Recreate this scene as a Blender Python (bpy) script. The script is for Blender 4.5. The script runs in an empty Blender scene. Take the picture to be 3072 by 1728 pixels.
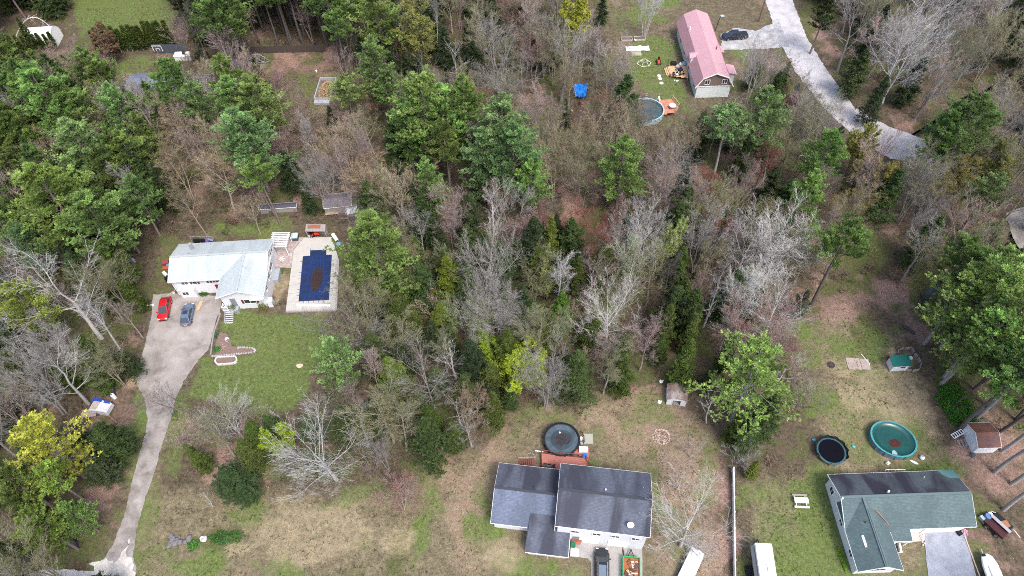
import bpy, math, random
import numpy as np
from mathutils import Vector, Matrix

# ------------------------------------------------------------------ camera, sky, sun, exposure
scene = bpy.context.scene
COL = scene.collection
CAM_H, FPX, PITCH, ROLL = 96.0, 2100.0, math.radians(90 - 53), math.radians(-2)
camd = bpy.data.cameras.new('camera'); cam = bpy.data.objects.new('camera', camd); COL.objects.link(cam)
camd.sensor_width = 36; camd.lens = 36 * FPX / 3072; camd.clip_start = 1; camd.clip_end = 3000
CR = Matrix.Rotation(PITCH, 4, 'X') @ Matrix.Rotation(ROLL, 4, 'Z')
cam.matrix_world = Matrix.Translation((0, 0, CAM_H)) @ CR
scene.camera = cam
world = bpy.data.worlds.new('World'); scene.world = world; world.use_nodes = True
wn = world.node_tree; bg = wn.nodes['Background']
SUN_EL, SUN_AZ = math.radians(58), math.radians(150)
sky = wn.nodes.new('ShaderNodeTexSky'); sky.sky_type = 'NISHITA'; sky.sun_disc = False
sky.sun_elevation = SUN_EL; sky.sun_rotation = SUN_AZ; sky.air_density = 1.0; sky.dust_density = 4.0; sky.ozone_density = 1.0
wn.links.new(sky.outputs[0], bg.inputs[0]); bg.inputs[1].default_value = 0.15
sl = bpy.data.lights.new('sun', 'SUN'); sl.energy = 1.15; sl.angle = math.radians(14); sl.color = (1, 0.97, 0.93)
so = bpy.data.objects.new('sun', sl); COL.objects.link(so)
sd = Vector((math.sin(SUN_AZ) * math.cos(SUN_EL), math.cos(SUN_AZ) * math.cos(SUN_EL), math.sin(SUN_EL)))
so.rotation_euler = sd.to_track_quat('Z', 'Y').to_euler(); so.location = (0, 60, 150)
vs = scene.view_settings; vs.view_transform = 'Standard'; vs.look = 'None'; vs.exposure = 1.25; vs.gamma = 1; vs.use_curve_mapping = False

scene.cycles.use_denoising = False; scene.cycles.filter_width = 1.0; scene.cycles.max_bounces = 6; scene.cycles.diffuse_bounces = 3
rnd = random.Random(7)
NR = np.random.default_rng(11)
CRn = np.array(CR.to_3x3())

def P(px, py, z=0.0):                       # photo position (3072 wide) -> the point of the place at height z
    d = CRn @ np.array([(px - 1536) / FPX, (864 - py) / FPX, -1.0]); t = (z - CAM_H) / d[2]
    return Vector((t * d[0], t * d[1], z))
def Q(x, y, z=0.0):
    c = CRn.T @ (np.array([x, y, z - CAM_H])); return 1536 - FPX * c[0] / c[2], 864 + FPX * c[1] / c[2]
def D(x, y, z=0.0): return P(x * 1.1925, y * 1.1925, z)
CROP = {'A1': (0, 0, 2.415), 'A2': (760, 0, 2.415), 'A3': (1520, 0, 2.415), 'A4': (2272, 0, 2.415), 'A5': (0, 570, 2.415), 'A6': (760, 570, 2.415),
        'A7': (1520, 570, 2.415), 'A8': (2272, 570, 2.415), 'B1': (0, 1128, 2.415), 'B2': (760, 1128, 2.415), 'B3': (1440, 1228, 2.898),
        'B4': (1900, 1128, 2.415), 'B5': (2420, 1178, 2.635), 'B6': (460, 680, 3.45), 'B7': (1840, 0, 3.622), 'B8': (2440, 1000, 3.293),
        'C1': (0, 0, 3.45), 'C2': (440, 100, 3.903), 'C3': (780, 560, 6.038), 'C4': (2740, 560, 3.45), 'C5': (2780, 1420, 4.705), 'C6': (180, 1120, 7.247)}
def K(c, x, y, z=0.0):
    ox, oy, s = CROP[c]; return P(ox + x / s, oy + y / s, z)

# ------------------------------------------------------------------ materials
MATS = {}
def newmat(name):
    m = bpy.data.materials.new(name); m.use_nodes = True; nt = m.node_tree
    return m, nt, nt.nodes['Principled BSDF']
def mat(name, col, rough=0.8, var=0.12, scale=3.0, metal=0.0, spec=0.3, bump=0.0, emis=None, streak=None, alpha=None):
    if name in MATS: return MATS[name]
    m, nt, b = newmat(name); N, L = nt.nodes.new, nt.links.new
    b.inputs['Roughness'].default_value = rough; b.inputs['Metallic'].default_value = metal
    b.inputs['Specular IOR Level'].default_value = spec
    tc = N('ShaderNodeTexCoord'); n = N('ShaderNodeTexNoise'); n.inputs['Scale'].default_value = scale; n.inputs['Detail'].default_value = 6
    n.inputs['Roughness'].default_value = 0.7
    L(tc.outputs['Object'], n.inputs['Vector'])
    r = N('ShaderNodeMapRange'); r.inputs[1].default_value = 0.25; r.inputs[2].default_value = 0.75
    r.inputs[3].default_value = 1 - var; r.inputs[4].default_value = 1 + var
    L(n.outputs['Fac'], r.inputs[0])
    mx = N('ShaderNodeMix'); mx.data_type = 'RGBA'; mx.blend_type = 'MULTIPLY'; mx.inputs[0].default_value = 1
    mx.inputs[6].default_value = (*col, 1); L(r.outputs[0], mx.inputs[7])
    L(mx.outputs[2], b.inputs['Base Color'])
    if bump:
        bp = N('ShaderNodeBump'); bp.inputs['Strength'].default_value = bump; bp.inputs['Distance'].default_value = 0.03
        L(n.outputs['Fac'], bp.inputs['Height']); L(bp.outputs[0], b.inputs['Normal'])
    MATS[name] = m; return m
def roofmat(name, c0, c1, stain, amount, rows=7.0, sx=0.5, sy=0.1):
    # shingles: fine speckle and faint courses; dark algae stains running down the slope
    m, nt, b = newmat(name); N, L = nt.nodes.new, nt.links.new
    b.inputs['Roughness'].default_value = 0.85; b.inputs['Specular IOR Level'].default_value = 0.25
    tc = N('ShaderNodeTexCoord')
    n1 = N('ShaderNodeTexNoise'); n1.inputs['Scale'].default_value = 5; n1.inputs['Detail'].default_value = 8; n1.inputs['Roughness'].default_value = .9
    L(tc.outputs['Object'], n1.inputs[0])
    br = N('ShaderNodeTexBrick'); br.inputs['Scale'].default_value = 1; br.inputs['Brick Width'].default_value = .3; br.inputs['Row Height'].default_value = .16
    br.inputs['Mortar Size'].default_value = .008; br.inputs['Color1'].default_value = (*c0, 1); br.inputs['Color2'].default_value = (*c1, 1)
    br.inputs['Mortar'].default_value = (c0[0] * .6, c0[1] * .6, c0[2] * .6, 1)
    L(tc.outputs['Object'], br.inputs['Vector'])
    mp = N('ShaderNodeMapping'); mp.inputs['Scale'].default_value = (sx, sy, .2)
    L(tc.outputs['Object'], mp.inputs[0])
    n2 = N('ShaderNodeTexNoise'); n2.inputs['Scale'].default_value = 1; n2.inputs['Detail'].default_value = 5; n2.inputs['Distortion'].default_value = .6
    L(mp.outputs[0], n2.inputs[0])
    r = N('ShaderNodeMapRange'); r.inputs[1].default_value = .42; r.inputs[2].default_value = .62; r.inputs[4].default_value = amount
    L(n2.outputs[0], r.inputs[0])
    mx = N('ShaderNodeMix'); mx.data_type = 'RGBA'; L(r.outputs[0], mx.inputs[0]); L(br.outputs[0], mx.inputs[6]); mx.inputs[7].default_value = (*stain, 1)
    r2 = N('ShaderNodeMapRange'); r2.inputs[1].default_value = .3; r2.inputs[2].default_value = .7; r2.inputs[3].default_value = .72; r2.inputs[4].default_value = 1.25
    L(n1.outputs[0], r2.inputs[0])
    m2 = N('ShaderNodeMix'); m2.data_type = 'RGBA'; m2.blend_type = 'MULTIPLY'; m2.inputs[0].default_value = 1
    L(mx.outputs[2], m2.inputs[6]); L(r2.outputs[0], m2.inputs[7]); L(m2.outputs[2], b.inputs[0])
    MATS[name] = m; return m
def objcolmat(name, rough, trans, sc=1.5, lo=.7, hi=1.3, attr=True):
    # colour of the individual tree times clump-to-clump variation
    m, nt, b = newmat(name); N, L = nt.nodes.new, nt.links.new
    oi = N('ShaderNodeObjectInfo'); tc = N('ShaderNodeTexCoord')
    n = N('ShaderNodeTexNoise'); n.inputs['Scale'].default_value = sc; n.inputs['Detail'].default_value = 3; L(tc.outputs['Object'], n.inputs[0])
    r = N('ShaderNodeMapRange'); r.inputs[1].default_value = .3; r.inputs[2].default_value = .7; r.inputs[3].default_value = lo; r.inputs[4].default_value = hi
    L(n.outputs[0], r.inputs[0])
    mx = N('ShaderNodeMix'); mx.data_type = 'RGBA'; mx.blend_type = 'MULTIPLY'; mx.inputs[0].default_value = 1
    L(oi.outputs['Color'], mx.inputs[6]); L(r.outputs[0], mx.inputs[7])
    last = mx.outputs[2]
    if attr:
        a = N('ShaderNodeAttribute'); a.attribute_name = 'tone'
        m2 = N('ShaderNodeMix'); m2.data_type = 'RGBA'; m2.blend_type = 'MULTIPLY'; m2.inputs[0].default_value = 1
        L(last, m2.inputs[6]); L(a.outputs['Color'], m2.inputs[7]); last = m2.outputs[2]
    b.inputs['Roughness'].default_value = rough; b.inputs['Specular IOR Level'].default_value = .15
    L(last, b.inputs[0])
    if trans:
        out = nt.nodes['Material Output']; t = N('ShaderNodeBsdfTranslucent'); ms = N('ShaderNodeMixShader'); ms.inputs[0].default_value = trans
        L(last, t.inputs[0]); L(b.outputs[0], ms.inputs[1]); L(t.outputs[0], ms.inputs[2]); L(ms.outputs[0], out.inputs[0])
    MATS[name] = m; return m
M_NEEDLE = objcolmat('needles', .6, .35, .45, .72, 1.3)
M_BARK = objcolmat('bark', .9, 0, 4, .75, 1.25, False)
M_BUD = objcolmat('buds', .7, .35, .7, .75, 1.25)
M_LEAF = objcolmat('leaves', .6, .3, 2, .7, 1.3)
WHITE = mat('white_siding', (.62, .64, .67), .6, .05, 2); TRIM = mat('white_trim', (.8, .8, .8), .5, .04)
DARKGLASS = mat('window_glass', (.03, .035, .045), .08, .1, 2, spec=.8)
BLACK = mat('black_plastic', (.012, .012, .014), .4, .2); RUBBER = mat('rubber', (.02, .02, .02), .85, .1)
METAL = mat('galvanised', (.45, .46, .48), .4, .1, 3, metal=.6); WOODP = mat('pine_board', (.5, .36, .21), .8, .18, 6)
WOODG = mat('weathered_wood', (.26, .24, .23), .9, .2, 5); STONE = mat('stone', (.33, .31, .3), .9, .25, 3)
RED = mat('red_plastic', (.5, .04, .03), .5, .15); MAROON = mat('maroon_paint', (.16, .02, .03), .6, .1)
CONC = mat('concrete', (.4, .385, .35), .9, .12, .8, bump=.2); SOIL = mat('soil', (.12, .085, .065), .95, .3, 4, bump=.4)
BLUE = mat('blue_tarp', (.02, .17, .55), .45, .3, 2); CHROME = mat('chrome', (.6, .6, .62), .2, .05, metal=1)
WHITEP = mat('white_plastic', (.78, .78, .77), .4, .06)

# ------------------------------------------------------------------ mesh helpers
class MB:
    def __init__(s): s.v = []; s.f = []
    def add(s, vs_, fs):
        o = len(s.v); s.v += [tuple(v) for v in vs_]; s.f += [tuple(i + o for i in f) for f in fs]; return s
    def box(s, x0, x1, y0, y1, z0, z1):
        return s.add([(x0, y0, z0), (x1, y0, z0), (x1, y1, z0), (x0, y1, z0), (x0, y0, z1), (x1, y0, z1), (x1, y1, z1), (x0, y1, z1)],
                     [(0, 3, 2, 1), (4, 5, 6, 7), (0, 1, 5, 4), (1, 2, 6, 5), (2, 3, 7, 6), (3, 0, 4, 7)])
    def obox(s, c, size, rz=0, rx=0, ry=0):
        m = Matrix.Translation(c) @ Matrix.Rotation(rz, 4, 'Z') @ Matrix.Rotation(ry, 4, 'Y') @ Matrix.Rotation(rx, 4, 'X')
        t = MB(); a, b, d = [q / 2 for q in size]; t.box(-a, a, -b, b, -d, d)
        return s.add([m @ Vector(v) for v in t.v], t.f)
    def beam(s, p, q, w, h=None):
        p, q = Vector(p), Vector(q); h = h or w; d = (q - p); ln = d.length
        if ln < 1e-6: return s
        m = Matrix.Translation((p + q) / 2) @ d.to_track_quat('X', 'Z').to_matrix().to_4x4()
        t = MB(); t.box(-ln / 2, ln / 2, -w / 2, w / 2, -h / 2, h / 2)
        return s.add([m @ Vector(v) for v in t.v], t.f)
    def tube(s, p, q, r, r2=None, n=8, caps=True):
        p, q = Vector(p), Vector(q); r2 = r if r2 is None else r2; d = (q - p).normalized()
        a = d.orthogonal().normalized(); b = d.cross(a); vv = []
        for pp, rr in ((p, r), (q, r2)):
            for i in range(n):
                t = 2 * math.pi * i / n; vv.append(pp + (a * math.cos(t) + b * math.sin(t)) * rr)
        fs = [(i, (i + 1) % n, n + (i + 1) % n, n + i) for i in range(n)]
        if caps: fs += [tuple(range(n - 1, -1, -1)), tuple(range(n, 2 * n))]
        return s.add(vv, fs)
    def cyl(s, c, r, z0, z1, n=16, r2=None): return s.tube((c[0], c[1], z0), (c[0], c[1], z1), r, r2, n)
    def path(s, pts, r, n=6, closed=False):
        pts = [Vector(p) for p in pts]
        for a, b in zip(pts, pts[1:] + ([pts[0]] if closed else [])): s.tube(a, b, r, r, n)
        return s
    def poly(s, pts): return s.add(pts, [tuple(range(len(pts)))])
    def prism(s, pts, z0, z1):
        n = len(pts); a = [(p[0], p[1], z0) for p in pts] + [(p[0], p[1], z1) for p in pts]
        return s.add(a, [tuple(range(n - 1, -1, -1)), tuple(range(n, 2 * n))] + [(i, (i + 1) % n, n + (i + 1) % n, n + i) for i in range(n)])
    def slab(s, q, th):                      # a flat polygon in space given thickness downwards
        n = len(q); a = [tuple(p) for p in q] + [(p[0], p[1], p[2] - th) for p in q]
        return s.add(a, [tuple(range(n)), tuple(range(2 * n - 1, n - 1, -1))] + [(i, n + i, n + (i + 1) % n, (i + 1) % n) for i in range(n)])
    def lathe(s, prof, c=(0, 0, 0), n=24, sx=1, sy=1, rz=0):
        vv = []; k = len(prof); cr, sr = math.cos(rz), math.sin(rz)
        for i in range(n):
            t = 2 * math.pi * i / n
            for r, z in prof:
                x, y = r * math.cos(t) * sx, r * math.sin(t) * sy
                vv.append((c[0] + x * cr - y * sr, c[1] + x * sr + y * cr, c[2] + z))
        fs = [(i * k + j, ((i + 1) % n) * k + j, ((i + 1) % n) * k + j + 1, i * k + j + 1) for i in range(n) for j in range(k - 1)]
        return s.add(vv, fs)
    def loft(s, rings, cap=True):
        n = len(rings[0]); vv = [p for r in rings for p in r]
        fs = [(i * n + j, i * n + (j + 1) % n, (i + 1) * n + (j + 1) % n, (i + 1) * n + j) for i in range(len(rings) - 1) for j in range(n)]
        if cap: fs += [tuple(range(n - 1, -1, -1)), tuple((len(rings) - 1) * n + j for j in range(n))]
        return s.add(vv, fs)
    def lump(s, c, r, rng=rnd, squash=.7, n=7):  # irregular stone or heap
        rings = []
        for i in range(1, 5):
            ph = math.pi * i / 5; row = []
            for j in range(n):
                t = 2 * math.pi * j / n; q = r * rng.uniform(.8, 1.2)
                row.append((c[0] + q * math.sin(ph) * math.cos(t), c[1] + q * math.sin(ph) * math.sin(t), c[2] + q * squash * (math.cos(ph) + .6)))
            rings.append(row)
        return s.loft(rings)
    def build(s, name, m, parent=None, smooth=False, bevel=0):
        me = bpy.data.meshes.new(name); me.from_pydata(s.v, [], s.f); me.materials.append(m)
        if smooth: me.shade_smooth()
        o = bpy.data.objects.new(name, me); COL.objects.link(o)
        if parent: o.parent = parent
        if bevel:
            b = o.modifiers.new('bevel', 'BEVEL'); b.width = bevel; b.segments = 2
        return o
def tag(o, label=None, cat=None, group=None, kind=None):
    if label: o['label'] = label
    if cat: o['category'] = cat
    if group: o['group'] = group
    if kind: o['kind'] = kind
    return o
def thing(name, label, cat, loc=(0, 0, 0), rz=0.0, group=None):
    o = bpy.data.objects.new(name, None); COL.objects.link(o); o.location = loc; o.rotation_euler = (0, 0, rz); o.empty_display_size = .3
    return tag(o, label, cat, group)
def copy_tree(o, parent=None):
    c = o.copy(); COL.objects.link(c)
    if parent: c.parent = parent
    for ch in o.children: copy_tree(ch, c)
    return c
def heading(a, b): return math.atan2(b.y - a.y, b.x - a.x)
def resolve(pts): return [(p.x, p.y) for p in pts]

# numpy value noise on the plane
def vnoise(x, y, seed):
    r = np.random.default_rng(seed).random((256, 256)); xi = np.floor(x).astype(int); yi = np.floor(y).astype(int)
    fx, fy = x - xi, y - yi; fx = fx * fx * (3 - 2 * fx); fy = fy * fy * (3 - 2 * fy)
    g = lambda a, b: r[a & 255, b & 255]
    return (g(xi, yi) * (1 - fx) + g(xi + 1, yi) * fx) * (1 - fy) + (g(xi, yi + 1) * (1 - fx) + g(xi + 1, yi + 1) * fx) * fy
def fbm(x, y, seed, o=4):
    s, a, t = 0, .5, 0
    for i in range(o): s = s + a * vnoise(x * 2 ** i + 17 * i, y * 2 ** i + 9 * i, seed + i); t += a; a *= .55
    return s / t
def sdist(px, py, poly):                     # signed distance to a polygon, positive inside
    d = np.full(px.shape, 1e9); ins = np.zeros(px.shape, bool); n = len(poly)
    for i in range(n):
        x0, y0 = poly[i]; x1, y1 = poly[(i + 1) % n]; ex, ey = x1 - x0, y1 - y0; L2 = ex * ex + ey * ey + 1e-9
        t = np.clip(((px - x0) * ex + (py - y0) * ey) / L2, 0, 1); d = np.minimum(d, np.hypot(px - x0 - t * ex, py - y0 - t * ey))
        c = ((y0 > py) != (y1 > py)) & (px < ex * (py - y0) / (y1 - y0 + 1e-12) + x0); ins ^= c
    return np.where(ins, d, -d)
def inpoly(x, y, poly):
    ins = False; n = len(poly)
    for i in range(n):
        x0, y0 = poly[i]; x1, y1 = poly[(i + 1) % n]
        if (y0 > y) != (y1 > y) and x < (x1 - x0) * (y - y0) / (y1 - y0 + 1e-12) + x0: ins = not ins
    return ins

# ------------------------------------------------------------------ ground
GX0, GX1, GY0, GY1, GS = -150, 150, 8, 186, .5
gx = np.arange(GX0, GX1 + .01, GS); gy = np.arange(GY0, GY1 + .01, GS); nx, ny = len(gx), len(gy)
X, Y = np.meshgrid(gx, gy)
LAY = {k: np.zeros(X.shape) for k in ('green', 'dry', 'leaf', 'dirt', 'moss', 'gravel')}
def dpoly(pts): return [tuple(D(x, y)[:2]) for x, y in pts]
WX = X + (fbm(X / 3, Y / 3, 5) - .5) * 3.5; WY = Y + (fbm(X / 3, Y / 3, 25) - .5) * 3.5   # ragged edges
def patch(layer, wt, feather, pts, clear=()):
    d = sdist(WX, WY, dpoly(pts)); m = np.clip(d / feather + .5, 0, 1) * wt
    LAY[layer] = np.maximum(LAY[layer], m)
    for c in clear: LAY[c] *= 1 - np.clip(d / feather + .5, 0, 1)
def blob(layer, wt, x, y, rx, ry=None, feather=None):
    c = D(x, y); ry = ry or rx; d = np.hypot((WX - c.x) / rx, (WY - c.y) / ry); m = np.clip((1.25 - d) * 1.6, 0, 1) * wt
    LAY[layer] = np.maximum(LAY[layer], m)
# open land
patch('dry', .75, 5, [(330, 1240), (480, 1200), (620, 1230), (900, 1215), (1000, 1180), (1180, 1130), (1240, 1070), (1360, 1020), (1480, 980), (1660, 985), (1790, 1050), (1800, 1200), (1830, 1449), (1800, 1600), (340, 1600), (310, 1449)])
patch('dry', .8, 5, [(1980, 820), (2170, 770), (2330, 880), (2390, 1170), (2400, 1449), (2400, 1600), (1840, 1600), (1860, 1200), (2040, 1160), (2040, 960)])
patch('dry', .6, 4, [(1510, -40), (1900, -40), (1960, 40), (1900, 130), (1880, 260), (1720, 330), (1570, 280), (1560, 180), (1500, 70)])
patch('dry', .6, 4, [(170, -40), (440, -40), (450, 90), (240, 85), (180, 80)])
patch('dry', .55, 4, [(240, 130), (400, 130), (390, 215), (270, 210)])
patch('dry', .5, 4, [(400, 560), (860, 540), (880, 800), (800, 900), (480, 1000), (420, 1180), (300, 1449), (240, 1449), (330, 1100)])
patch('dry', .5, 6, [(690, 180), (860, 170), (850, 330), (690, 330)])
patch('dry', .8, 4, [(340, 960), (470, 960), (470, 1040), (430, 1140), (400, 1260), (370, 1449), (215, 1449), (290, 1300), (330, 1130), (345, 1040)])
# leaf litter drifts
patch('leaf', .75, 5, [(620, 120), (850, 120), (840, 190), (640, 190)])
patch('leaf', .7, 4, [(430, -60), (640, -60), (720, 110), (470, 110)])
patch('leaf', .85, 3, [(620, 1060), (740, 1040), (760, 1080), (640, 1140), (600, 1120)])
patch('leaf', .8, 5, [(2100, 700), (2290, 690), (2330, 880), (2210, 770), (2120, 830), (1970, 810)])
patch('leaf', .7, 5, [(1480, 990), (1720, 980), (1800, 1080), (1780, 1200), (1640, 1090), (1500, 1050)])
patch('leaf', .9, 3, [(2190, 350), (2350, 290), (2390, 370), (2290, 360)])
patch('leaf', .7, 4, [(2010, 30), (2080, 60), (2150, 210), (2070, 130)])
patch('leaf', .75, 5, [(2370, 960), (2640, 1100), (2640, 1300), (2480, 1280), (2410, 1180)])
patch('leaf', .75, 4, [(1640, 1060), (1840, 1060), (1840, 1500), (1640, 1500)])
patch('leaf', .7, 4, [(1480, 1040), (1660, 1040), (1660, 1170), (1480, 1150)])
patch('leaf', .6, 4, [(1000, 1180), (1240, 1150), (1230, 1449), (1150, 1449), (1120, 1330)])
patch('leaf', .55, 4, [(2080, 960), (2350, 1000), (2380, 1170), (2280, 1080), (2150, 1060)])
patch('leaf', .75, 3, [(1240, 1080), (1290, 1050), (1290, 1150), (1190, 1190)])
patch('leaf', .8, 5, [(1600, 410), (1900, 400), (1880, 480), (1640, 470)])
patch('leaf', .6, 6, [(1380, 380), (1500, 380), (1520, 640), (1400, 620)])
patch('leaf', .55, 5, [(640, 480), (760, 470), (790, 560), (650, 560)])
patch('leaf', .65, 3, [(230, 980), (340, 920), (350, 1050), (300, 1260), (180, 1400), (150, 1330), (250, 1160)])
patch('dry', .6, 5, [(1230, 1000), (1480, 980), (1480, 1100), (1230, 1090)])
patch('leaf', .6, 4, [(440, 1070), (640, 1090), (900, 1200), (640, 1230), (480, 1200)])
patch('leaf', .6, 3, [(1000, 1200), (1150, 1170), (1190, 1330), (1130, 1320)])
# lawns
patch('green', 1.7, 2.5, [(190, -40), (420, -40), (425, 90), (300, 85), (200, 85)])
patch('green', .8, 2.5, [(270, 145), (395, 138), (380, 180), (300, 185)])
patch('green', 1.35, 1.6, [(560, 775), (720, 785), (800, 800), (840, 860), (790, 940), (740, 1035), (660, 1045), (590, 1030), (490, 985), (505, 905), (535, 895), (545, 920), (650, 905), (645, 880), (570, 860), (585, 830), (560, 800)])
patch('green', .7, 3, [(420, 1000), (490, 960), (520, 1040), (440, 1130), (410, 1120)])
patch('green', .75, 2, [(560, 560), (680, 570), (700, 600), (560, 600)])
patch('green', .95, 2, [(1590, 90), (1690, 95), (1725, 210), (1745, 290), (1650, 260), (1620, 220), (1570, 180)])
patch('green', .5, 4, [(1520, -40), (1740, -40), (1700, 40), (1600, 80), (1530, 60)])
patch('green', .6, 2, [(1850, 130), (1900, 130), (1885, 180), (1855, 180)])
for a in [(2020, 1250, 9, 4), (1990, 1350, 6, 7), (2080, 1330, 4, 8), (1900, 1250, 2, 2), (2130, 900, 3, 4), (2190, 850, 2.5, 3.5), (2030, 880, 4, 5), (2250, 930, 3, 2), (2010, 1000, 5, 4),
          (2060, 1190, 3, 3), (2330, 1180, 5, 1.5), (2040, 1440, 5, 4), (1880, 1440, 1.5, 4), (1350, 1040, 4, 2), (1420, 1050, 3, 1.5), (1220, 1260, 1.5, 5), (1200, 1340, 3, 4),
          (1060, 1310, 1.5, 6), (1090, 1260, 2, 3), (480, 1430, 6, 2), (380, 1420, 5, 4), (700, 1430, 5, 2), (620, 1300, 4, 2.5), (860, 1270, 4, 1.5), (940, 1240, 5, 2), (1420, 1440, 3, 2), (1300, 1440, 4, 2),
          (330, 1080, 1.5, 5), (440, 1160, 2, 4), (360, 1300, 2, 5), (1640, 1190, 1.5, 6), (2470, 1270, 2, 2), (2460, 1400, 2, 3), (2410, 1180, 2.5, 2), (2300, 1060, 2, 2), (1480, 1160, 2, 1), (1980, 870, 2, 4)]:
    blob('green', .75, *a)
for a in [(2400, 1010, 3, 5.5), (2190, 820, 1.8, 4), (560, 1370, 3.5, 2.2), (1010, 1400, 1.6, 5), (2170, 860, 2, 4), (690, 1150, 2, 3)]: blob('moss', .9, *a)
for a in [(800, 1340, 11, 5), (1000, 1360, 3, 3), (2230, 990, 5, 7), (2290, 1000, 3, 6), (2150, 1000, 3, 3), (2250, 920, 3.5, 2.5), (1280, 1400, 4, 3), (2120, 930, 3, 2), (2330, 1060, 2, 3), (1420, 1130, 3, 3), (600, 1380, 2, 1.5), (2150, 1180, 3, 1.5),
          (350, 940, 3, 3), (340, 220, 4, 3), (700, 720, 1.8, 5)]: blob('dirt', .75, *a)
for a in [(2245, 905, 1.5, 2.8), (2250, 930, 2, 2.2)]: blob('dirt', 1, *a)
LAY['green'] *= np.clip(.45 + 1.3 * fbm(X / 3.5, Y / 3.5, 33), .5, 1)
# mottling of the open land
n1, n2, n3 = fbm(X / 7, Y / 7, 40), fbm(X / 4, Y / 4, 50), fbm(X / 5, Y / 5, 60)
open_ = LAY['dry'] > .3
LAY['green'] = np.clip(LAY['green'] + np.where(open_, np.clip((n1 - .43) * 3.2, 0, .75), 0), 0, 1)
LAY['leaf'] = np.clip(LAY['leaf'] + np.clip((n2 - .46) * 3.0, 0, .7), 0, 1)
LAY['moss'] = np.clip(LAY['moss'] + np.where(open_, np.clip((n3 - .62) * 3, 0, .5), np.clip((n3 - .42) * 4, 0, .95)), 0, 1)
zz = (fbm(X / 6, Y / 6, 71) - .5) * .12 - .03
# the brook bed is sunk into the wood floor
BROOK = [D(x, y) for x, y in [(2540, 190), (2430, 262), (2395, 290), (2340, 318), (2300, 338), (2260, 352), (2235, 372)]]
BROOK2 = [D(x, y) for x, y in [(2640, 560), (2480, 640), (2400, 690), (2340, 720), (2345, 770), (2380, 830), (2450, 900), (2600, 960)]]
def dline(px, py, pts):
    d = np.full(px.shape, 1e9)
    for a, b in zip(pts, pts[1:]):
        ex, ey = b.x - a.x, b.y - a.y; t = np.clip(((px - a.x) * ex + (py - a.y) * ey) / (ex * ex + ey * ey), 0, 1)
        d = np.minimum(d, np.hypot(px - a.x - t * ex, py - a.y - t * ey))
    return d
for BR, w in ((BROOK, 1.1), (BROOK2, 1.5)):
    d = dline(WX * .4 + X * .6, WY * .4 + Y * .6, BR); zz -= np.clip((w + .9 - d) / .9, 0, 1) * .7
# flat under everything built
zz *= 1 - .85 * np.clip(sum(np.clip(sdist(X, Y, dpoly(p)) / 3 + 1, 0, 1) for p in (
    [(400, 570), (880, 570), (880, 800), (560, 1050), (350, 1449), (200, 1449), (330, 900)], [(1180, 1040), (1660, 1040), (1660, 1500), (1180, 1500)],
    [(2050, 1040), (2576, 1040), (2576, 1500), (2050, 1500)], [(1550, 20), (2000, 20), (2000, 300), (1550, 330)])), 0, 1)
me = bpy.data.meshes.new('ground')
vv = np.stack([X, Y, zz], -1).reshape(-1, 3); ii = np.arange(nx * ny).reshape(ny, nx)
ff = np.stack([ii[:-1, :-1], ii[:-1, 1:], ii[1:, 1:], ii[1:, :-1]], -1).reshape(-1, 4)
def npmesh(name, v, f, k):
    me = bpy.data.meshes.new(name); me.vertices.add(len(v)); me.vertices.foreach_set('co', np.ascontiguousarray(v, dtype=np.float32).ravel())
    me.loops.add(len(f) * k); me.loops.foreach_set('vertex_index', np.ascontiguousarray(f, dtype=np.int32).ravel())
    me.polygons.add(len(f)); me.polygons.foreach_set('loop_start', np.arange(0, len(f) * k, k, dtype=np.int32))
    me.update(calc_edges=True); return me
me = npmesh('ground', vv, ff, 4)
for nm, ks in (('cover_a', ('green', 'dry', 'leaf')), ('cover_b', ('dirt', 'moss', 'gravel'))):
    at = me.color_attributes.new(nm, 'FLOAT_COLOR', 'POINT')
    c = np.ones((nx * ny, 4), np.float32)
    for j, k in enumerate(ks): c[:, j] = LAY[k].ravel()
    at.data.foreach_set('color', c.ravel())
m, nt, b = newmat('ground_cover'); N, L = nt.nodes.new, nt.links.new
b.inputs['Roughness'].default_value = .95; b.inputs['Specular IOR Level'].default_value = .1
tc = N('ShaderNodeTexCoord')
def noise(sc, det=6, rough=.7, seed=0, stretch=None):
    n = N('ShaderNodeTexNoise'); n.inputs['Scale'].default_value = sc; n.inputs['Detail'].default_value = det; n.inputs['Roughness'].default_value = rough
    mp = N('ShaderNodeMapping'); mp.inputs['Location'].default_value = (seed * 13.7, seed * 5.1, 0)
    if stretch: mp.inputs['Scale'].default_value = stretch
    L(tc.outputs['Object'], mp.inputs[0]); L(mp.outputs[0], n.inputs[0]); return n.outputs[0]
def layercol(c0, c1, sc, seed, lo=.35, hi=.65):
    r = N('ShaderNodeValToRGB'); r.color_ramp.elements[0].position = lo; r.color_ramp.elements[0].color = (*c0, 1)
    r.color_ramp.elements[1].position = hi; r.color_ramp.elements[1].color = (*c1, 1); L(noise(sc, 8, .8, seed), r.inputs[0]); return r.outputs[0]
sa = N('ShaderNodeAttribute'); sa.attribute_name = 'cover_a'; sb = N('ShaderNodeAttribute'); sb.attribute_name = 'cover_b'
pa = N('ShaderNodeSeparateColor'); pb = N('ShaderNodeSeparateColor'); L(sa.outputs['Color'], pa.inputs[0]); L(sb.outputs['Color'], pb.inputs[0])
cur = layercol((.032, .03, .019), (.14, .108, .076), 1.6, 1)
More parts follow.
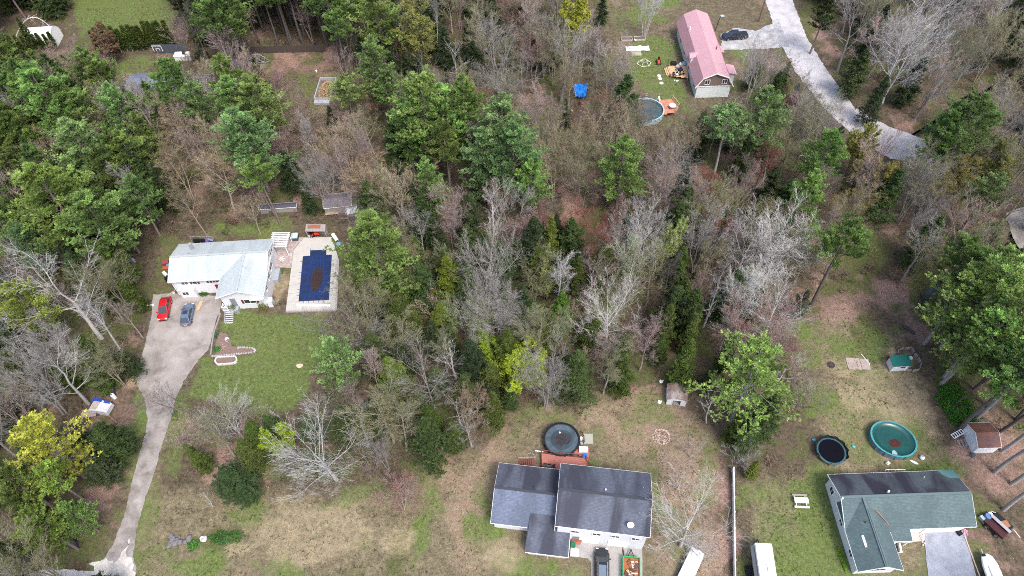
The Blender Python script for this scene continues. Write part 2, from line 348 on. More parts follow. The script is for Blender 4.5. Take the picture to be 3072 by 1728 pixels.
def over(cur, w, colr, sc, seed, k=.8):
    ad = N('ShaderNodeMath'); ad.operation = 'MULTIPLY_ADD'; L(noise(sc, 7, .75, seed), ad.inputs[0]); ad.inputs[1].default_value = k * 1.6; L(w, ad.inputs[2])
    r = N('ShaderNodeMapRange'); r.interpolation_type = 'SMOOTHSTEP'; r.inputs[1].default_value = .72 + k * .35; r.inputs[2].default_value = 1.5 + k * .35
    L(ad.outputs[0], r.inputs[0])
    g = N('ShaderNodeMath'); g.operation = 'MULTIPLY'; L(r.outputs[0], g.inputs[0])       # no layer where its weight is nil
    s = N('ShaderNodeMath'); s.operation = 'MULTIPLY'; s.use_clamp = True; s.inputs[1].default_value = 5; L(w, s.inputs[0]); L(s.outputs[0], g.inputs[1])
    mx = N('ShaderNodeMix'); mx.data_type = 'RGBA'; L(g.outputs[0], mx.inputs[0]); L(cur, mx.inputs[6]); L(colr, mx.inputs[7]); return mx.outputs[2]
cur = over(cur, pa.outputs[2], layercol((.14, .085, .068), (.34, .23, .19), 3.0, 2), .9, 3)
cur = over(cur, pa.outputs[1], layercol((.11, .1, .05), (.3, .255, .165), 1.8, 4), .7, 5)
cur = over(cur, pb.outputs[1], layercol((.04, .052, .02), (.115, .125, .045), 2.0, 6), .8, 7)
cur = over(cur, pa.outputs[0], layercol((.05, .078, .02), (.15, .19, .06), 1.8, 8), .5, 9)
cur = over(cur, pb.outputs[0], layercol((.22, .18, .11), (.37, .305, .2), 1.6, 10), .6, 11)
sp = N('ShaderNodeMapRange'); sp.inputs[1].default_value = .34; sp.inputs[2].default_value = .66; sp.inputs[3].default_value = .5; sp.inputs[4].default_value = 1.5
L(noise(9, 4, .9, 12), sp.inputs[0])
mx = N('ShaderNodeMix'); mx.data_type = 'RGBA'; mx.blend_type = 'MULTIPLY'; mx.inputs[0].default_value = 1; L(cur, mx.inputs[6]); L(sp.outputs[0], mx.inputs[7])
L(mx.outputs[2], b.inputs[0])
bp = N('ShaderNodeBump'); bp.inputs['Distance'].default_value = .15; bp.inputs['Strength'].default_value = .5; L(noise(4, 8, .8, 13), bp.inputs['Height']); L(bp.outputs[0], b.inputs['Normal'])
me.materials.append(m); me.shade_smooth()
g = bpy.data.objects.new('ground', me); COL.objects.link(g); tag(g, kind='structure')
# the land goes on beyond the built part
MB().poly([(-900, -500, -.9), (900, -500, -.9), (900, 1400, -.9), (-900, 1400, -.9)]).build('distant_ground', mat('wood_floor', (.09, .075, .055), .95, .4, .1))
bpy.data.objects['distant_ground']['kind'] = 'structure'

def sheet(name, pts, z, m, jag=.25, step=.6, kind='structure', parent=None, seed=1):   # flat sheet with a ragged outline
    r = random.Random(seed); out = []
    for a, b_ in zip(pts, pts[1:] + pts[:1]):
        a, b_ = Vector(a[:2]), Vector(b_[:2]); n = max(1, int((b_ - a).length / step)); nrm = Vector((-(b_ - a).y, (b_ - a).x)).normalized()
        for i in range(n):
            p = a.lerp(b_, i / n) + nrm * r.uniform(-jag, jag); out.append((p.x, p.y, z))
    o = MB().poly(out).build(name, m, parent)
    import bmesh
    bm = bmesh.new(); bm.from_mesh(o.data); bmesh.ops.triangulate(bm, faces=bm.faces); bm.to_mesh(o.data); bm.free()
    if kind: o['kind'] = kind
    return o
def gravelmat(name, c0, c1, c2, sc=.5):
    m, nt, b = newmat(name); N, L = nt.nodes.new, nt.links.new; b.inputs['Roughness'].default_value = .9; b.inputs['Specular IOR Level'].default_value = .2
    tc = N('ShaderNodeTexCoord'); n = N('ShaderNodeTexNoise'); n.inputs['Scale'].default_value = sc; n.inputs['Detail'].default_value = 8; n.inputs['Roughness'].default_value = .65
    n.inputs['Distortion'].default_value = .4; L(tc.outputs['Object'], n.inputs[0])
    r = N('ShaderNodeValToRGB'); e = r.color_ramp.elements; e[0].position = .3; e[0].color = (*c0, 1); e[1].position = .72; e[1].color = (*c2, 1)
    x = e.new(.5); x.color = (*c1, 1); L(n.outputs[0], r.inputs[0])
    n2 = N('ShaderNodeTexNoise'); n2.inputs['Scale'].default_value = 8; n2.inputs['Detail'].default_value = 4; n2.inputs['Roughness'].default_value = .9; L(tc.outputs['Object'], n2.inputs[0])
    q = N('ShaderNodeMapRange'); q.inputs[1].default_value = .3; q.inputs[2].default_value = .7; q.inputs[3].default_value = .8; q.inputs[4].default_value = 1.2; L(n2.outputs[0], q.inputs[0])
    mx = N('ShaderNodeMix'); mx.data_type = 'RGBA'; mx.blend_type = 'MULTIPLY'; mx.inputs[0].default_value = 1; L(r.outputs[0], mx.inputs[6]); L(q.outputs[0], mx.inputs[7]); L(mx.outputs[2], b.inputs[0])
    bp = N('ShaderNodeBump'); bp.inputs['Strength'].default_value = .4; bp.inputs['Distance'].default_value = .03; L(n2.outputs[0], bp.inputs['Height']); L(bp.outputs[0], b.inputs['Normal'])
    return m
GRAV = gravelmat('old_asphalt', (.16, .14, .125), (.265, .24, .222), (.35, .32, .3), .3)
ROADM = gravelmat('pale_road', (.3, .285, .29), (.41, .4, .41), (.5, .49, .5), .4)
SANDM = gravelmat('pale_gravel', (.33, .31, .28), (.45, .43, .4), (.58, .56, .52), 1)
TRACK = gravelmat('gravel_track', (.13, .12, .1), (.23, .21, .2), (.34, .32, .3), .5)
TAR = gravelmat('new_gravel', (.2, .215, .25), (.27, .29, .335), (.33, .35, .4), .8)
sheet('driveway_apron', [D(*p) for p in [(385, 742), (430, 738), (560, 745), (552, 790), (545, 800), (525, 880), (500, 905), (462, 960), (440, 1010), (365, 1005), (340, 960), (362, 880), (380, 800)]], .05, GRAV, .08, .35, seed=2)
sheet('driveway', [D(*p) for p in [(364, 1004), (441, 1009), (432, 1050), (410, 1110), (392, 1180), (366, 1250), (345, 1330), (335, 1400), (345, 1440), (260, 1440), (250, 1425), (285, 1370), (315, 1290), (335, 1200), (355, 1130), (372, 1060)]], .054, TRACK, .1, .35, seed=3)
sheet('gravel_spill', [D(*p) for p in [(330, 1352), (322, 1400), (345, 1449), (360, 1480), (280, 1480), (225, 1425), (255, 1408), (290, 1420)]], .062, SANDM, .45, .5, seed=4)
sheet('road', [D(*p) for p in [(60, 1449), (120, 1432), (220, 1436), (300, 1440), (330, 1455), (320, 1560), (40, 1560)]], .058, ROADM, .12, seed=5)
sheet('road', [D(*p) for p in [(1905, -60), (1975, -60), (2000, 20), (2030, 95), (2085, 185), (2150, 270), (2235, 318), (2350, 360), (2470, 372), (2470, 430), (2330, 412), (2240, 400), (2150, 345), (2070, 270), (2000, 180), (1955, 90), (1925, 0)]], .05, ROADM, .15, seed=6)
sheet('road', [D(*p) for p in [(2530, 535), (2620, 505), (2700, 640), (2640, 690), (2570, 640), (2545, 590)]], .05, GRAV, .12, seed=7)
sheet('driveway', [D(*p) for p in [(1812, 88), (1830, 80), (1850, 70), (1900, 78), (1935, 62), (1960, 55), (1985, 118), (1940, 122), (1818, 127)]], .06, gravelmat('wet_gravel', (.2, .2, .2), (.32, .32, .33), (.48, .48, .48), .7), .2, seed=8)
sheet('driveway', [K('B3', *p) for p in [(800, 1105), (880, 1105), (1412, 1165), (1410, 1600), (960, 1600), (965, 1330), (940, 1300), (800, 1275)]], .05, gravelmat('driveway_concrete', (.24, .23, .22), (.3, .29, .28), (.35, .34, .33), .5), .03, seed=9)
sheet('driveway', [K('B5', *p) for p in [(838, 1075), (1250, 1085), (1260, 1140), (1365, 1560), (970, 1560), (930, 1170)]], .05, TAR, .04, seed=10)
sheet('path', [K('B5', *p) for p in [(838, 1075), (935, 1090), (930, 1170), (800, 1190), (700, 1180)]], .055, CONC, .04, seed=11)
sheet('gravel_terrace', [K('B6', *p) for p in [(1225, 130), (1560, 110), (1455, 235), (1425, 430), (1245, 425)]], .05, gravelmat('terrace_gravel', (.2, .16, .15), (.33, .27, .25), (.46, .4, .38), 2), .08, seed=12)
sheet('stream_water', [(p.x + (1.5 if i < 7 else -1.5), p.y + (1.2 if i < 7 else -1.2)) for i, p in enumerate(BROOK + BROOK[::-1])], -.38, mat('dark_water', (.01, .01, .008), .06, .3, spec=.6), .1, seed=13)
sheet('stream_water', [(p.x + (1.7 if i < 8 else -1.7), p.y + (1.0 if i < 8 else -1.0)) for i, p in enumerate(BROOK2 + BROOK2[::-1])], -.38, MATS['dark_water'], .1, seed=14)

# ------------------------------------------------------------------ buildings
def gbody(mb, x0, x1, y0, y1, zw, zr, axis='x', z0=0.0):      # walls with gable ends
    if axis == 'x':
        ym = (y0 + y1) / 2; prof = [(y0, z0), (y1, z0), (y1, zw), (ym, zr), (y0, zw)]; r = [[(x, p[0], p[1]) for p in prof] for x in (x0, x1)]
    else:
        xm = (x0 + x1) / 2; prof = [(x0, z0), (x1, z0), (x1, zw), (xm, zr), (x0, zw)]; r = [[(p[0], y, p[1]) for p in prof] for y in (y1, y0)]
    return mb.loft(r)
def groof(parent, x0, x1, y0, y1, ze, zr, m, axis='x', th=.16, ridge=None, fascia=True, names=('roof_slope', 'roof_slope')):
    out = []
    if axis == 'x':
        ym = (y0 + y1) / 2; qs = [[(x0, y0, ze), (x1, y0, ze), (x1, ym, zr), (x0, ym, zr)], [(x1, y1, ze), (x0, y1, ze), (x0, ym, zr), (x1, ym, zr)]]
        rg = ((x0, ym, zr), (x1, ym, zr)); ev = [((x0, y0, ze), (x1, y0, ze)), ((x0, y1, ze), (x1, y1, ze))]
        rk = [((x, y, ze), (x, ym, zr)) for x in (x0, x1) for y in (y0, y1)]
    else:
        xm = (x0 + x1) / 2; qs = [[(x1, y0, ze), (x1, y1, ze), (xm, y1, zr), (xm, y0, zr)], [(x0, y1, ze), (x0, y0, ze), (xm, y0, zr), (xm, y1, zr)]]
        rg = ((xm, y0, zr), (xm, y1, zr)); ev = [((x0, y0, ze), (x0, y1, ze)), ((x1, y0, ze), (x1, y1, ze))]
        rk = [((x, y, ze), (xm, y, zr)) for y in (y0, y1) for x in (x0, x1)]
    for q, n in zip(qs, names): out.append(MB().slab(q, th).build(n, m[0] if isinstance(m, tuple) and q is qs[0] else (m[1] if isinstance(m, tuple) else m), parent))
    if ridge:
        a, b = Vector(rg[0]), Vector(rg[1]); MB().beam(a + Vector((0, 0, .03)), b + Vector((0, 0, .03)), .34, .07).build('ridge_cap', ridge, parent)
    if fascia:
        f = MB()
        for a, b in ev + rk:
            a, b = Vector(a) - Vector((0, 0, th * .75)), Vector(b) - Vector((0, 0, th * .75)); f.beam(a, b, .08, th * 1.1)
        f.build('fascia', TRIM, parent)
    return out
def window(parent, c, face, w, h, sh=None, panes=2, m=None):   # face: 0 south, 1 east, 2 north, 3 west
    rz = [0, math.pi / 2, math.pi, -math.pi / 2][face]; M = Matrix.Translation(c) @ Matrix.Rotation(rz, 4, 'Z')
    def put(mb): mb.v = [tuple(M @ Vector(v)) for v in mb.v]; return mb
    f = MB(); t = .07
    f.box(-w / 2 - t, w / 2 + t, -.06, .02, h / 2, h / 2 + t).box(-w / 2 - t, w / 2 + t, -.08, .02, -h / 2 - t, -h / 2)
    f.box(-w / 2 - t, -w / 2, -.06, .02, -h / 2, h / 2).box(w / 2, w / 2 + t, -.06, .02, -h / 2, h / 2)
    for i in range(1, panes): x = -w / 2 + w * i / panes; f.box(x - .03, x + .03, -.055, .02, -h / 2, h / 2)
    fo = put(f).build('window', m or TRIM, parent)
    for i in range(panes):
        x0 = -w / 2 + w * i / panes + .03; x1 = -w / 2 + w * (i + 1) / panes - .03
        put(MB().box(x0, x1, -.03, .015, -h / 2, h / 2)).build('pane', DARKGLASS, fo)
    if sh:
        for s in (-1, 1): put(MB().box(*sorted((s * (w / 2 + .1), s * (w / 2 + .45))), -.05, .01, -h / 2, h / 2)).build('shutter', sh, parent)
def pipe(parent, p, r=.06, h=.4, m=None, name='vent_pipe'): return MB().cyl(p[:2], r, p[2] - .1, p[2] + h, 8).build(name, m or METAL, parent)
def railing(parent, a, b, z, h=.95, m=None, post=.09, gap=.35, name='railing'):
    mb = MB(); a, b = Vector((*a[:2], z)), Vector((*b[:2], z)); n = max(1, int((b - a).length / gap)); u = Vector((0, 0, h))
    mb.beam(a + u, b + u, .09, .07); mb.beam(a + u * .15, b + u * .15, .06, .06)
    for i in range(n + 1): p = a.lerp(b, i / n); mb.beam(p, p + u, post if i in (0, n) else .04)
    return mb.build(name, m or TRIM, parent)
def steps(parent, x0, x1, y0, n, rise, run, m, dirn=-1, name='step'):
    for i in range(n): MB().box(x0, x1, *sorted((y0 + dirn * run * i, y0 + dirn * run * (i + 1))), 0 if n < 4 else max(0, rise * (n - i) - .12), rise * (n - i)).build(name, m, parent)

# --- white split-level house, left
PALE = roofmat('pale_shingles', (.37, .415, .42), (.44, .485, .49), (.28, .32, .32), .5)
o = thing('house', 'white L-shaped house with pale grey roof and maroon shutters beside the blue-covered pool', 'house', (-57.6, 72.9, 0), math.radians(1.8))
b = MB(); gbody(b, .35, 16.0, .5, 8.0, 4.2, 5.5, 'x'); b.build('wall', WHITE, o)
w = MB(); gbody(w, 9.1, 16.35, -3.3, 4.2, 4.2, 5.55, 'y'); w.build('wing_wall', WHITE, o)
groof(o, 0, 16.5, 0, 8.4, 4.2, 5.75, PALE, 'x', ridge=mat('grey_ridge', (.33, .36, .37)))
groof(o, 8.75, 16.55, -4.0, 4.2, 4.23, 5.78, PALE, 'y', ridge=MATS['grey_ridge'])
MB().beam((0, -.06, 4.1), (8.7, -.06, 4.1), .12, .12).build('gutter', mat('gutter_grey', (.4, .41, .43), .5), o); MB().beam((16.6, -3.9, 4.12), (16.6, 8.3, 4.12), .12, .12).build('gutter', MATS['gutter_grey'], o)
for x in (.3, 8.5): MB().beam((x, .4, 4.1), (x, .4, .1), .09).build('downpipe', TRIM, o)
pipe(o, (3.1, 6.4, 4.9), .28, 1.5, mat('chimney_flue', (.25, .26, .28), .6), 'chimney'); pipe(o, (3.0, 4.9, 5.4), .12, .5); pipe(o, (5.8, 7.7, 4.4)); pipe(o, (12.6, 7.9, 4.4)); pipe(o, (13.3, .9, 5.6), .05, .3)
MB().box(1.0, 3.6, -.25, .5, 0, 2.1).slab([(.9, -.35, 2.1), (3.7, -.35, 2.1), (3.7, .5, 2.3), (.9, .5, 2.3)], .1).build('bay', WHITE, o)
window(o, (2.3, .48, 3.2), 0, 1.1, .9); window(o, (4.0, .48, 3.2), 0, .7, .9, MAROON, 1); window(o, (7.5, .48, 3.2), 0, 1.0, .8, MAROON, 2); window(o, (6.2, .48, 3.2), 0, .5, .8, None, 1)
window(o, (1.9, -.26, 1.2), 0, 1.0, .8)
dd = MB().box(7.0, 8.0, .4, .52, .1, 2.2).build('door', MAROON, o); MB().box(8.0, 8.6, .42, .53, .1, 2.2).box(6.9, 7.0, .38, .53, .0, 2.3).box(8.6, 8.7, .38, .53, 0, 2.3).build('door_frame', TRIM, o)
window(o, (13.6, -3.32, 1.95), 0, 1.9, 1.0, MAROON, 2)
for y, ww in ((6.3, 1.4), (3.2, 1.6), (1.0, 1.1), (-1.5, .8)): window(o, (16.36 if y < 4.2 else 16.0, y, 3.0), 1, ww, 1.0)
MB().box(16.36, 17.3, 1.6, 4.2, 0, 1.1).build('side_deck', mat('grey_deck', (.3, .32, .35), .8), o)
MB().box(9.0, 11.4, -4.3, -3.3, 0, .95).build('porch_floor', mat('grey_deck', (.3, .32, .35)), o); MB().box(10.4, 11.3, -3.36, -3.3, .95, 2.95).build('screen_door', mat('grey_door', (.2, .22, .25), .5), o)
railing(o, (9.0, -4.3), (9.0, -3.4), .95); railing(o, (9.0, -4.3), (9.9, -4.3), .95)
for i in range(6): MB().box(9.3, 10.6, -4.3 - .33 * (i + 1) + .06, -4.3 - .33 * i - .04, .9 - .15 * (i + 1), .94 - .15 * (i + 1)).build('step', mat('pale_grey_wood', (.42, .42, .42), .8), o)
for x in (9.25, 10.65): MB().beam((x, -6.2, .1), (x, -4.3, .95), .06, .2).build('stringer', mat('grey_deck', (.3, .32, .35)), o)
MB().box(13.9, 16.2, -4.0, -3.3, 2.9, 3.1).build('entry_canopy', TRIM, o)
MB().box(16.2, 17.0, -3.4, -2.4, 0, 1.5).build('bulkhead', WHITE, o)

# --- grey-blue roofed house, bottom centre
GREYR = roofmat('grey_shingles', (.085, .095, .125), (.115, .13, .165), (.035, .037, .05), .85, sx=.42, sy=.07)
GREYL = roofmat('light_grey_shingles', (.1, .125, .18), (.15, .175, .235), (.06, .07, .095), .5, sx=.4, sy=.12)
o = thing('house', 'white house with dark blue-grey shingle roofs on two levels, black car parked in front', 'house', (-3.94, 31.17, 0), math.radians(-8.9))
b = MB(); gbody(b, .35, 8.7, .45, 8.1, 2.85, 4.45, 'x'); b.build('wall', WHITE, o)
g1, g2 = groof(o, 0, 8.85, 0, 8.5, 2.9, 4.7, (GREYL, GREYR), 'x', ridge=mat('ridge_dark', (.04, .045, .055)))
b = MB(); gbody(b, 8.9, 20.3, -.1, 8.1, 4.9, 6.45, 'x'); b.build('garage_wall', WHITE, o)
groof(o, 8.55, 20.72, -.05, 8.55, 5.0, 6.8, (GREYR, GREYR), 'x', ridge=MATS['ridge_dark'])
b = MB().box(5.25, 10.3, -2.55, .4, 0, 2.45); b.build('wing_wall', mat('cream_siding', (.5, .48, .46), .7, .05), o)
MB().slab([(4.95, -3.1, 2.62), (10.6, -3.1, 2.62), (10.6, -.1, 3.05), (8.5, -.1, 3.05), (8.5, 1.6, 3.72), (5.2, 1.6, 3.74), (4.95, 0, 2.98)], .16).build('wing_roof', GREYR, o)
MB().beam((4.95, -3.1, 2.5), (10.6, -3.1, 2.5), .08, .2).beam((10.62, -3.1, 2.5), (10.62, -.1, 2.93), .07, .18).build('fascia', TRIM, o)
window(o, (7.6, -2.57, 1.4), 0, 1.6, 1.0)
fl = MB().tube((7.9, -2.6, 1.6), (7.9, -3.5, 2.2), .03).build('flag_pole', TRIM, o)
FM, nt, bb = newmat('striped_flag'); t = nt.nodes.new('ShaderNodeTexWave'); t.inputs['Scale'].default_value = 1.8; t.bands_direction = 'X'; rr = nt.nodes.new('ShaderNodeValToRGB'); rr.color_ramp.interpolation = 'CONSTANT'
rr.color_ramp.elements[0].color = (.5, .03, .05, 1); rr.color_ramp.elements[1].position = .5; rr.color_ramp.elements[1].color = (.75, .75, .75, 1)
tcc = nt.nodes.new('ShaderNodeTexCoord'); nt.links.new(tcc.outputs['Object'], t.inputs[0]); nt.links.new(t.outputs[0], rr.inputs[0]); nt.links.new(rr.outputs[0], bb.inputs[0])
fg = MB().slab([(7.65, -3.5, 2.1), (8.2, -3.35, 2.15), (8.25, -3.0, 1.3), (7.6, -3.2, 1.2)], .02).build('flag', FM, o)
for x in (13.2, 17.0):
    dmb = MB(); dmb.box(x - 1.35, x + 1.35, -.16, -.1, 0, 2.2)
    d_ = dmb.build('garage_door', mat('garage_door_white', (.66, .67, .68), .5), o)
    for k in range(4): MB().box(x - 1.3, x + 1.3, -.18, -.16, .08 + k * .54, .54 + k * .54).build('door_panel', TRIM, d_)
for x in (11.2, 14.0, 16.4, 19.0): window(o, (x, -.12, 3.9), 0, 1.0, .8)
MB().box(11.0, 11.9, -.17, -.1, 0, 2.0).build('door', mat('grey_door', (.2, .22, .25)), o)
pipe(o, (14.7, 4.9, 6.5), .1, .35, TRIM); pipe(o, (19.6, 5.9, 6.0), .05); pipe(o, (8.0, 3.9, 4.6), .08, .3); pipe(o, (5.2, 5.0, 4.3), .06, .3, BLACK)
MB().box(8.5, 8.56, -.1, 8.5, 2.9, 4.0).build('flashing', TRIM, o)
dish = MB().lathe([(0, 0), (.25, .04), (.45, .14)], (0, 0, 0), 16); dish.v = [tuple(Matrix.Translation((18.1, .9, 6.2)) @ Matrix.Rotation(math.radians(50), 4, 'X') @ Vector(v)) for v in dish.v]
dish.build('satellite_dish', WHITEP, o); MB().tube((18.1, .9, 6.2), (18.1, 1.0, 5.3), .03).tube((18.1, .9, 6.2), (18.1, .35, 6.35), .02).build('dish_arm', METAL, o)

# --- green roofed L-shaped house, bottom right
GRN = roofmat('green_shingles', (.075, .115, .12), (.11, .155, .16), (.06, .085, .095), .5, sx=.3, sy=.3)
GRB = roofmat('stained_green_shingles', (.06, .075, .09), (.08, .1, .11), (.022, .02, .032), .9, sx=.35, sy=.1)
o = thing('house', 'white L-shaped ranch house with green shingle roof at the lower right corner', 'house', (42.5, 28.5, 0), 0)
b = MB(); gbody(b, .45, 16.6, .4, 7.4, 2.75, 4.35, 'x'); b.build('wall', WHITE, o)
w = MB(); gbody(w, .42, 5.35, -4.6, 3.9, 2.75, 4.35, 'y'); w.build('wing_wall', WHITE, o)
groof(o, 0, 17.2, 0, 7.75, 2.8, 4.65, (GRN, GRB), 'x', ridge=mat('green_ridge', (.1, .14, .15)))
groof(o, -.02, 5.75, -5.1, 3.87, 2.83, 4.66, (GRN, GRN), 'y', ridge=mat('green_ridge', (.1, .14, .15)))
MB().slab([(5.6, -1.45, 2.5), (8.4, -1.45, 2.5), (8.4, .3, 2.96), (5.6, .3, 2.96)], .14).build('porch_roof', GRN, o)
MB().beam((5.7, -1.47, 2.38), (8.4, -1.47, 2.38), .08, .16).beam((8.42, -1.45, 2.38), (8.42, 0, 2.75), .07, .16).build('porch_fascia', TRIM, o)
for x in (6.6, 8.2): MB().beam((x, -1.3, 0), (x, -1.3, 2.4), .12).build('porch_post', TRIM, o)
for x in (3.2,): MB().box(x + 8, x + 13, .3, .42, 0, 2.3).build('garage_door', TRIM, o)
for x0, x1, z in ((15.0, 17.25, 0),):       # bright new patch of shingles at the back corner
    zf = lambda y: 4.65 - (y - 3.875) * (1.85 / 3.875)
    MB().slab([(x0, 7.78, zf(7.78) + .03), (x0 + .3, 7.0, zf(7.0) + .03), (x0 + .9, 6.4, zf(6.4) + .03), (x1, 6.3, zf(6.3) + .03), (x1, 7.78, zf(7.78) + .03)][::-1], .02).build('roof_patch', mat('new_green_shingles', (.09, .2, .2), .9, .2, 6), o)
for y in (5.9, 1.6, -2.4): window(o, (.43, y, 1.6), 3, .9, 1.1, None, 2)
window(o, (2.9, -4.62, 1.7), 0, 2.2, .9, None, 3)
sk = MB().box(1.5, 2.3, -2.3, -1.0, 3.65, 3.9).build('skylight', mat('skylight_glass', (.5, .55, .62), .1, spec=.8), o)
MB().box(1.4, 2.4, -2.4, -2.3, 3.55, 3.88).box(1.4, 2.4, -1.0, -.9, 3.55, 3.88).box(1.4, 1.5, -2.3, -1.0, 3.45, 3.8).box(2.3, 2.4, -2.3, -1.0, 3.7, 4.0).build('skylight_frame', TRIM, sk)
pipe(o, (6.4, 4.4, 4.45), .14, .4, WHITEP); pipe(o, (2.2, .6, 4.2), .08, .3, BLACK); pipe(o, (12.5, 6.6, 3.4), .05, .3, WHITEP); pipe(o, (.1, 3.7, 4.5), .1, .3, WHITEP)
MB().beam((5.75, .55, 3.1), (4.2, 2.1, 4.25), .1, .03).build('valley_flashing', mat('rust', (.3, .14, .08), .8), o)
MB().beam((2.87, -5.0, 4.70), (2.87, 2.2, 4.70), .12, .06).build('ridge_vent', mat('dark_vent', (.04, .06, .065)), o)

# --- house with the red metal gambrel roof, top right
REDR = mat('red_metal_roof', (.45, .26, .285), .42, .06, .5, spec=.5)
o = thing('house', 'white house with faded red metal gambrel roof beside the pickup truck', 'house', (40.0, 121.1, 0), 0)
m0 = MB(); prof = [(.5, 0), (7.6, 0), (7.6, 2.95), (6.5, 5.0), (4.0, 6.1), (1.6, 5.0), (.5, 2.95)]
gb = MB().loft([[(x, y, z) for x, z in [(.5, 0), (7.6, 0), (7.6, 2.9), (.5, 2.9)]] for y in (.45, 23.3)]); gb.build('wall', mat('pale_green_siding', (.6, .66, .66), .6, .06), o)
MB().loft([[(x, y, z) for x, z in [(.5, 2.9), (7.6, 2.9), (6.6, 4.95), (3.95, 6.1), (1.55, 4.95)]] for y in (.4, 23.3)]).build('gable_wall', mat('brown_shingle_siding', (.16, .125, .105), .9, .25, 4), o)
pr = [(-.02, 2.95), (1.3, 5.2), (3.9, 6.35), (6.75, 5.2), (8.05, 2.95)]
for (xa, za), (xb, zb), n in zip(pr, pr[1:], ('lower_roof', 'upper_roof', 'upper_roof', 'lower_roof')):
    r_ = MB().slab([(xa, 0, za), (xb, 0, zb), (xb, 23.7, zb), (xa, 23.7, za)][::-1], .1).build(n, REDR, o)
    ribs = MB()
    for i in range(0, 40): y = .3 + i * .6; ribs.beam((xa, y, za + .015), (xb, y, zb + .015), .05, .03)
    rb = ribs.build('rib', REDR, r_)
tr = MB()
for (xa, za), (xb, zb) in zip(pr, pr[1:]): tr.beam((xa, -.02, za - .1), (xb, -.02, zb - .1), .06, .2)
tr.beam((.5, .38, 2.9), (7.6, .38, 2.9), .08, .15); tr.build('gable_trim', TRIM, o)
window(o, (2.4, .38, 4.0), 0, .9, 1.0); window(o, (6.0, .38, 4.0), 0, .9, 1.0)
for y in (2.5, 9.0, 14.5, 19): window(o, (.48, y, 1.7), 3, 1.2, 1.1)
# dormer on the left slope, side porches, chimneys
dm = MB(); dm.slab([(-.1, 8.3, 3.9), (1.6, 8.3, 5.5), (1.6, 9.2, 5.5), (.3, 9.2, 4.6)], .05); dm = MB()
dm.loft([[(.25, y, 3.4), (1.5, y, 3.6), (1.5, y, 5.0), (.25, y, 4.7)] for y in (8.0, 9.6)]); d1 = dm.build('dormer', WHITE, o)
MB().slab([(-.05, 7.8, 4.65), (-.05, 8.8, 5.15), (1.9, 8.8, 5.5), (1.9, 7.8, 5.2)][::-1], .07).slab([(-.05, 9.8, 4.65), (-.05, 8.8, 5.15), (1.9, 8.8, 5.5), (1.9, 9.8, 5.2)], .07).build('dormer_roof', REDR, d1)
for xa, xb, ya, yb, n in ((7.5, 9.9, 4.7, 8.0, 'side_porch'), (7.5, 8.8, 12.6, 15.0, 'side_porch')):
    s_ = MB().box(7.6, xb - .3, ya + .3, yb - .3, 0, 2.4).build(n, WHITE, o)
    MB().slab([(xa, ya, 3.0), (xb, ya, 2.5), (xb, yb, 2.5), (xa, yb, 3.0)], .1).build('porch_roof', REDR, s_)
    MB().box(xb - .32, xb - .26, ya + .8, yb - .8, .8, 2.1).build('pane', DARKGLASS, s_)
MB().cyl((1.55, 17.5), .15, 5.0, 6.1, 8).build('chimney', TRIM, o); MB().cyl((5.8, 9.5), .1, 5.5, 6.4, 8).build('vent_pipe', BLACK, o); MB().cyl((4.4, 9.3), .06, 6, 6.5, 8).build('vent_pipe', WHITEP, o)

# --- house hidden behind the pines, top left
a = D(335, 195, 3); HB = roofmat('slate_blue_shingles', (.13, .16, .22), (.17, .2, .27), (.1, .12, .17), .4)
o = thing('house', 'slate-blue roofed house half hidden by the pines at the upper left', 'house', (a.x, a.y - 7, 0), math.radians(-4))
b = MB(); gbody(b, .4, 17.0, .4, 8.6, 2.75, 4.6, 'x'); b.build('wall', WHITE, o); groof(o, 0, 17.4, 0, 9, 2.8, 4.9, (HB, HB), 'x', ridge=HB)
b = MB(); gbody(b, 15.4, 22.3, 1.0, 11.9, 2.75, 4.7, 'y'); b.build('garage_wall', WHITE, o); groof(o, 15, 22.7, .6, 12.4, 2.85, 5.0, (roofmat('slate_light', (.24, .28, .33), (.3, .34, .38), (.2, .23, .27), .4),) * 2, 'y', ridge=HB)
window(o, (4, .38, 1.5), 0, 1.2, 1.1); window(o, (10, .38, 1.5), 0, 1.2, 1.1); MB().cyl((9, 4.5), .3, 4, 5.8, 10).build('chimney', METAL, o)
# --- white fabric garage
a, c = K('C1', 255, 435, 2.2), K('C1', 540, 415, 2.2)
o = thing('fabric_garage', 'white fabric tent garage behind the small cedar hedge, top left', 'tent', (a.x, a.y, 0), heading(a, c))
FAB = mat('white_fabric', (.8, .8, .78), .6, .03, 1); ln = (c - a).length
pr = [(0, 0), (0, 2.2), (1.0, 3.3), (2.6, 3.9), (4.2, 3.3), (5.2, 2.2), (5.2, 0)]
MB().loft([[(x, y, z) for y, z in pr] for x in (0, ln)]).build('cover', FAB, o)
for x in (0, ln / 2, ln): MB().path([(x, y, z + .02) for y, z in pr], .04).build('frame_rib', METAL, o)

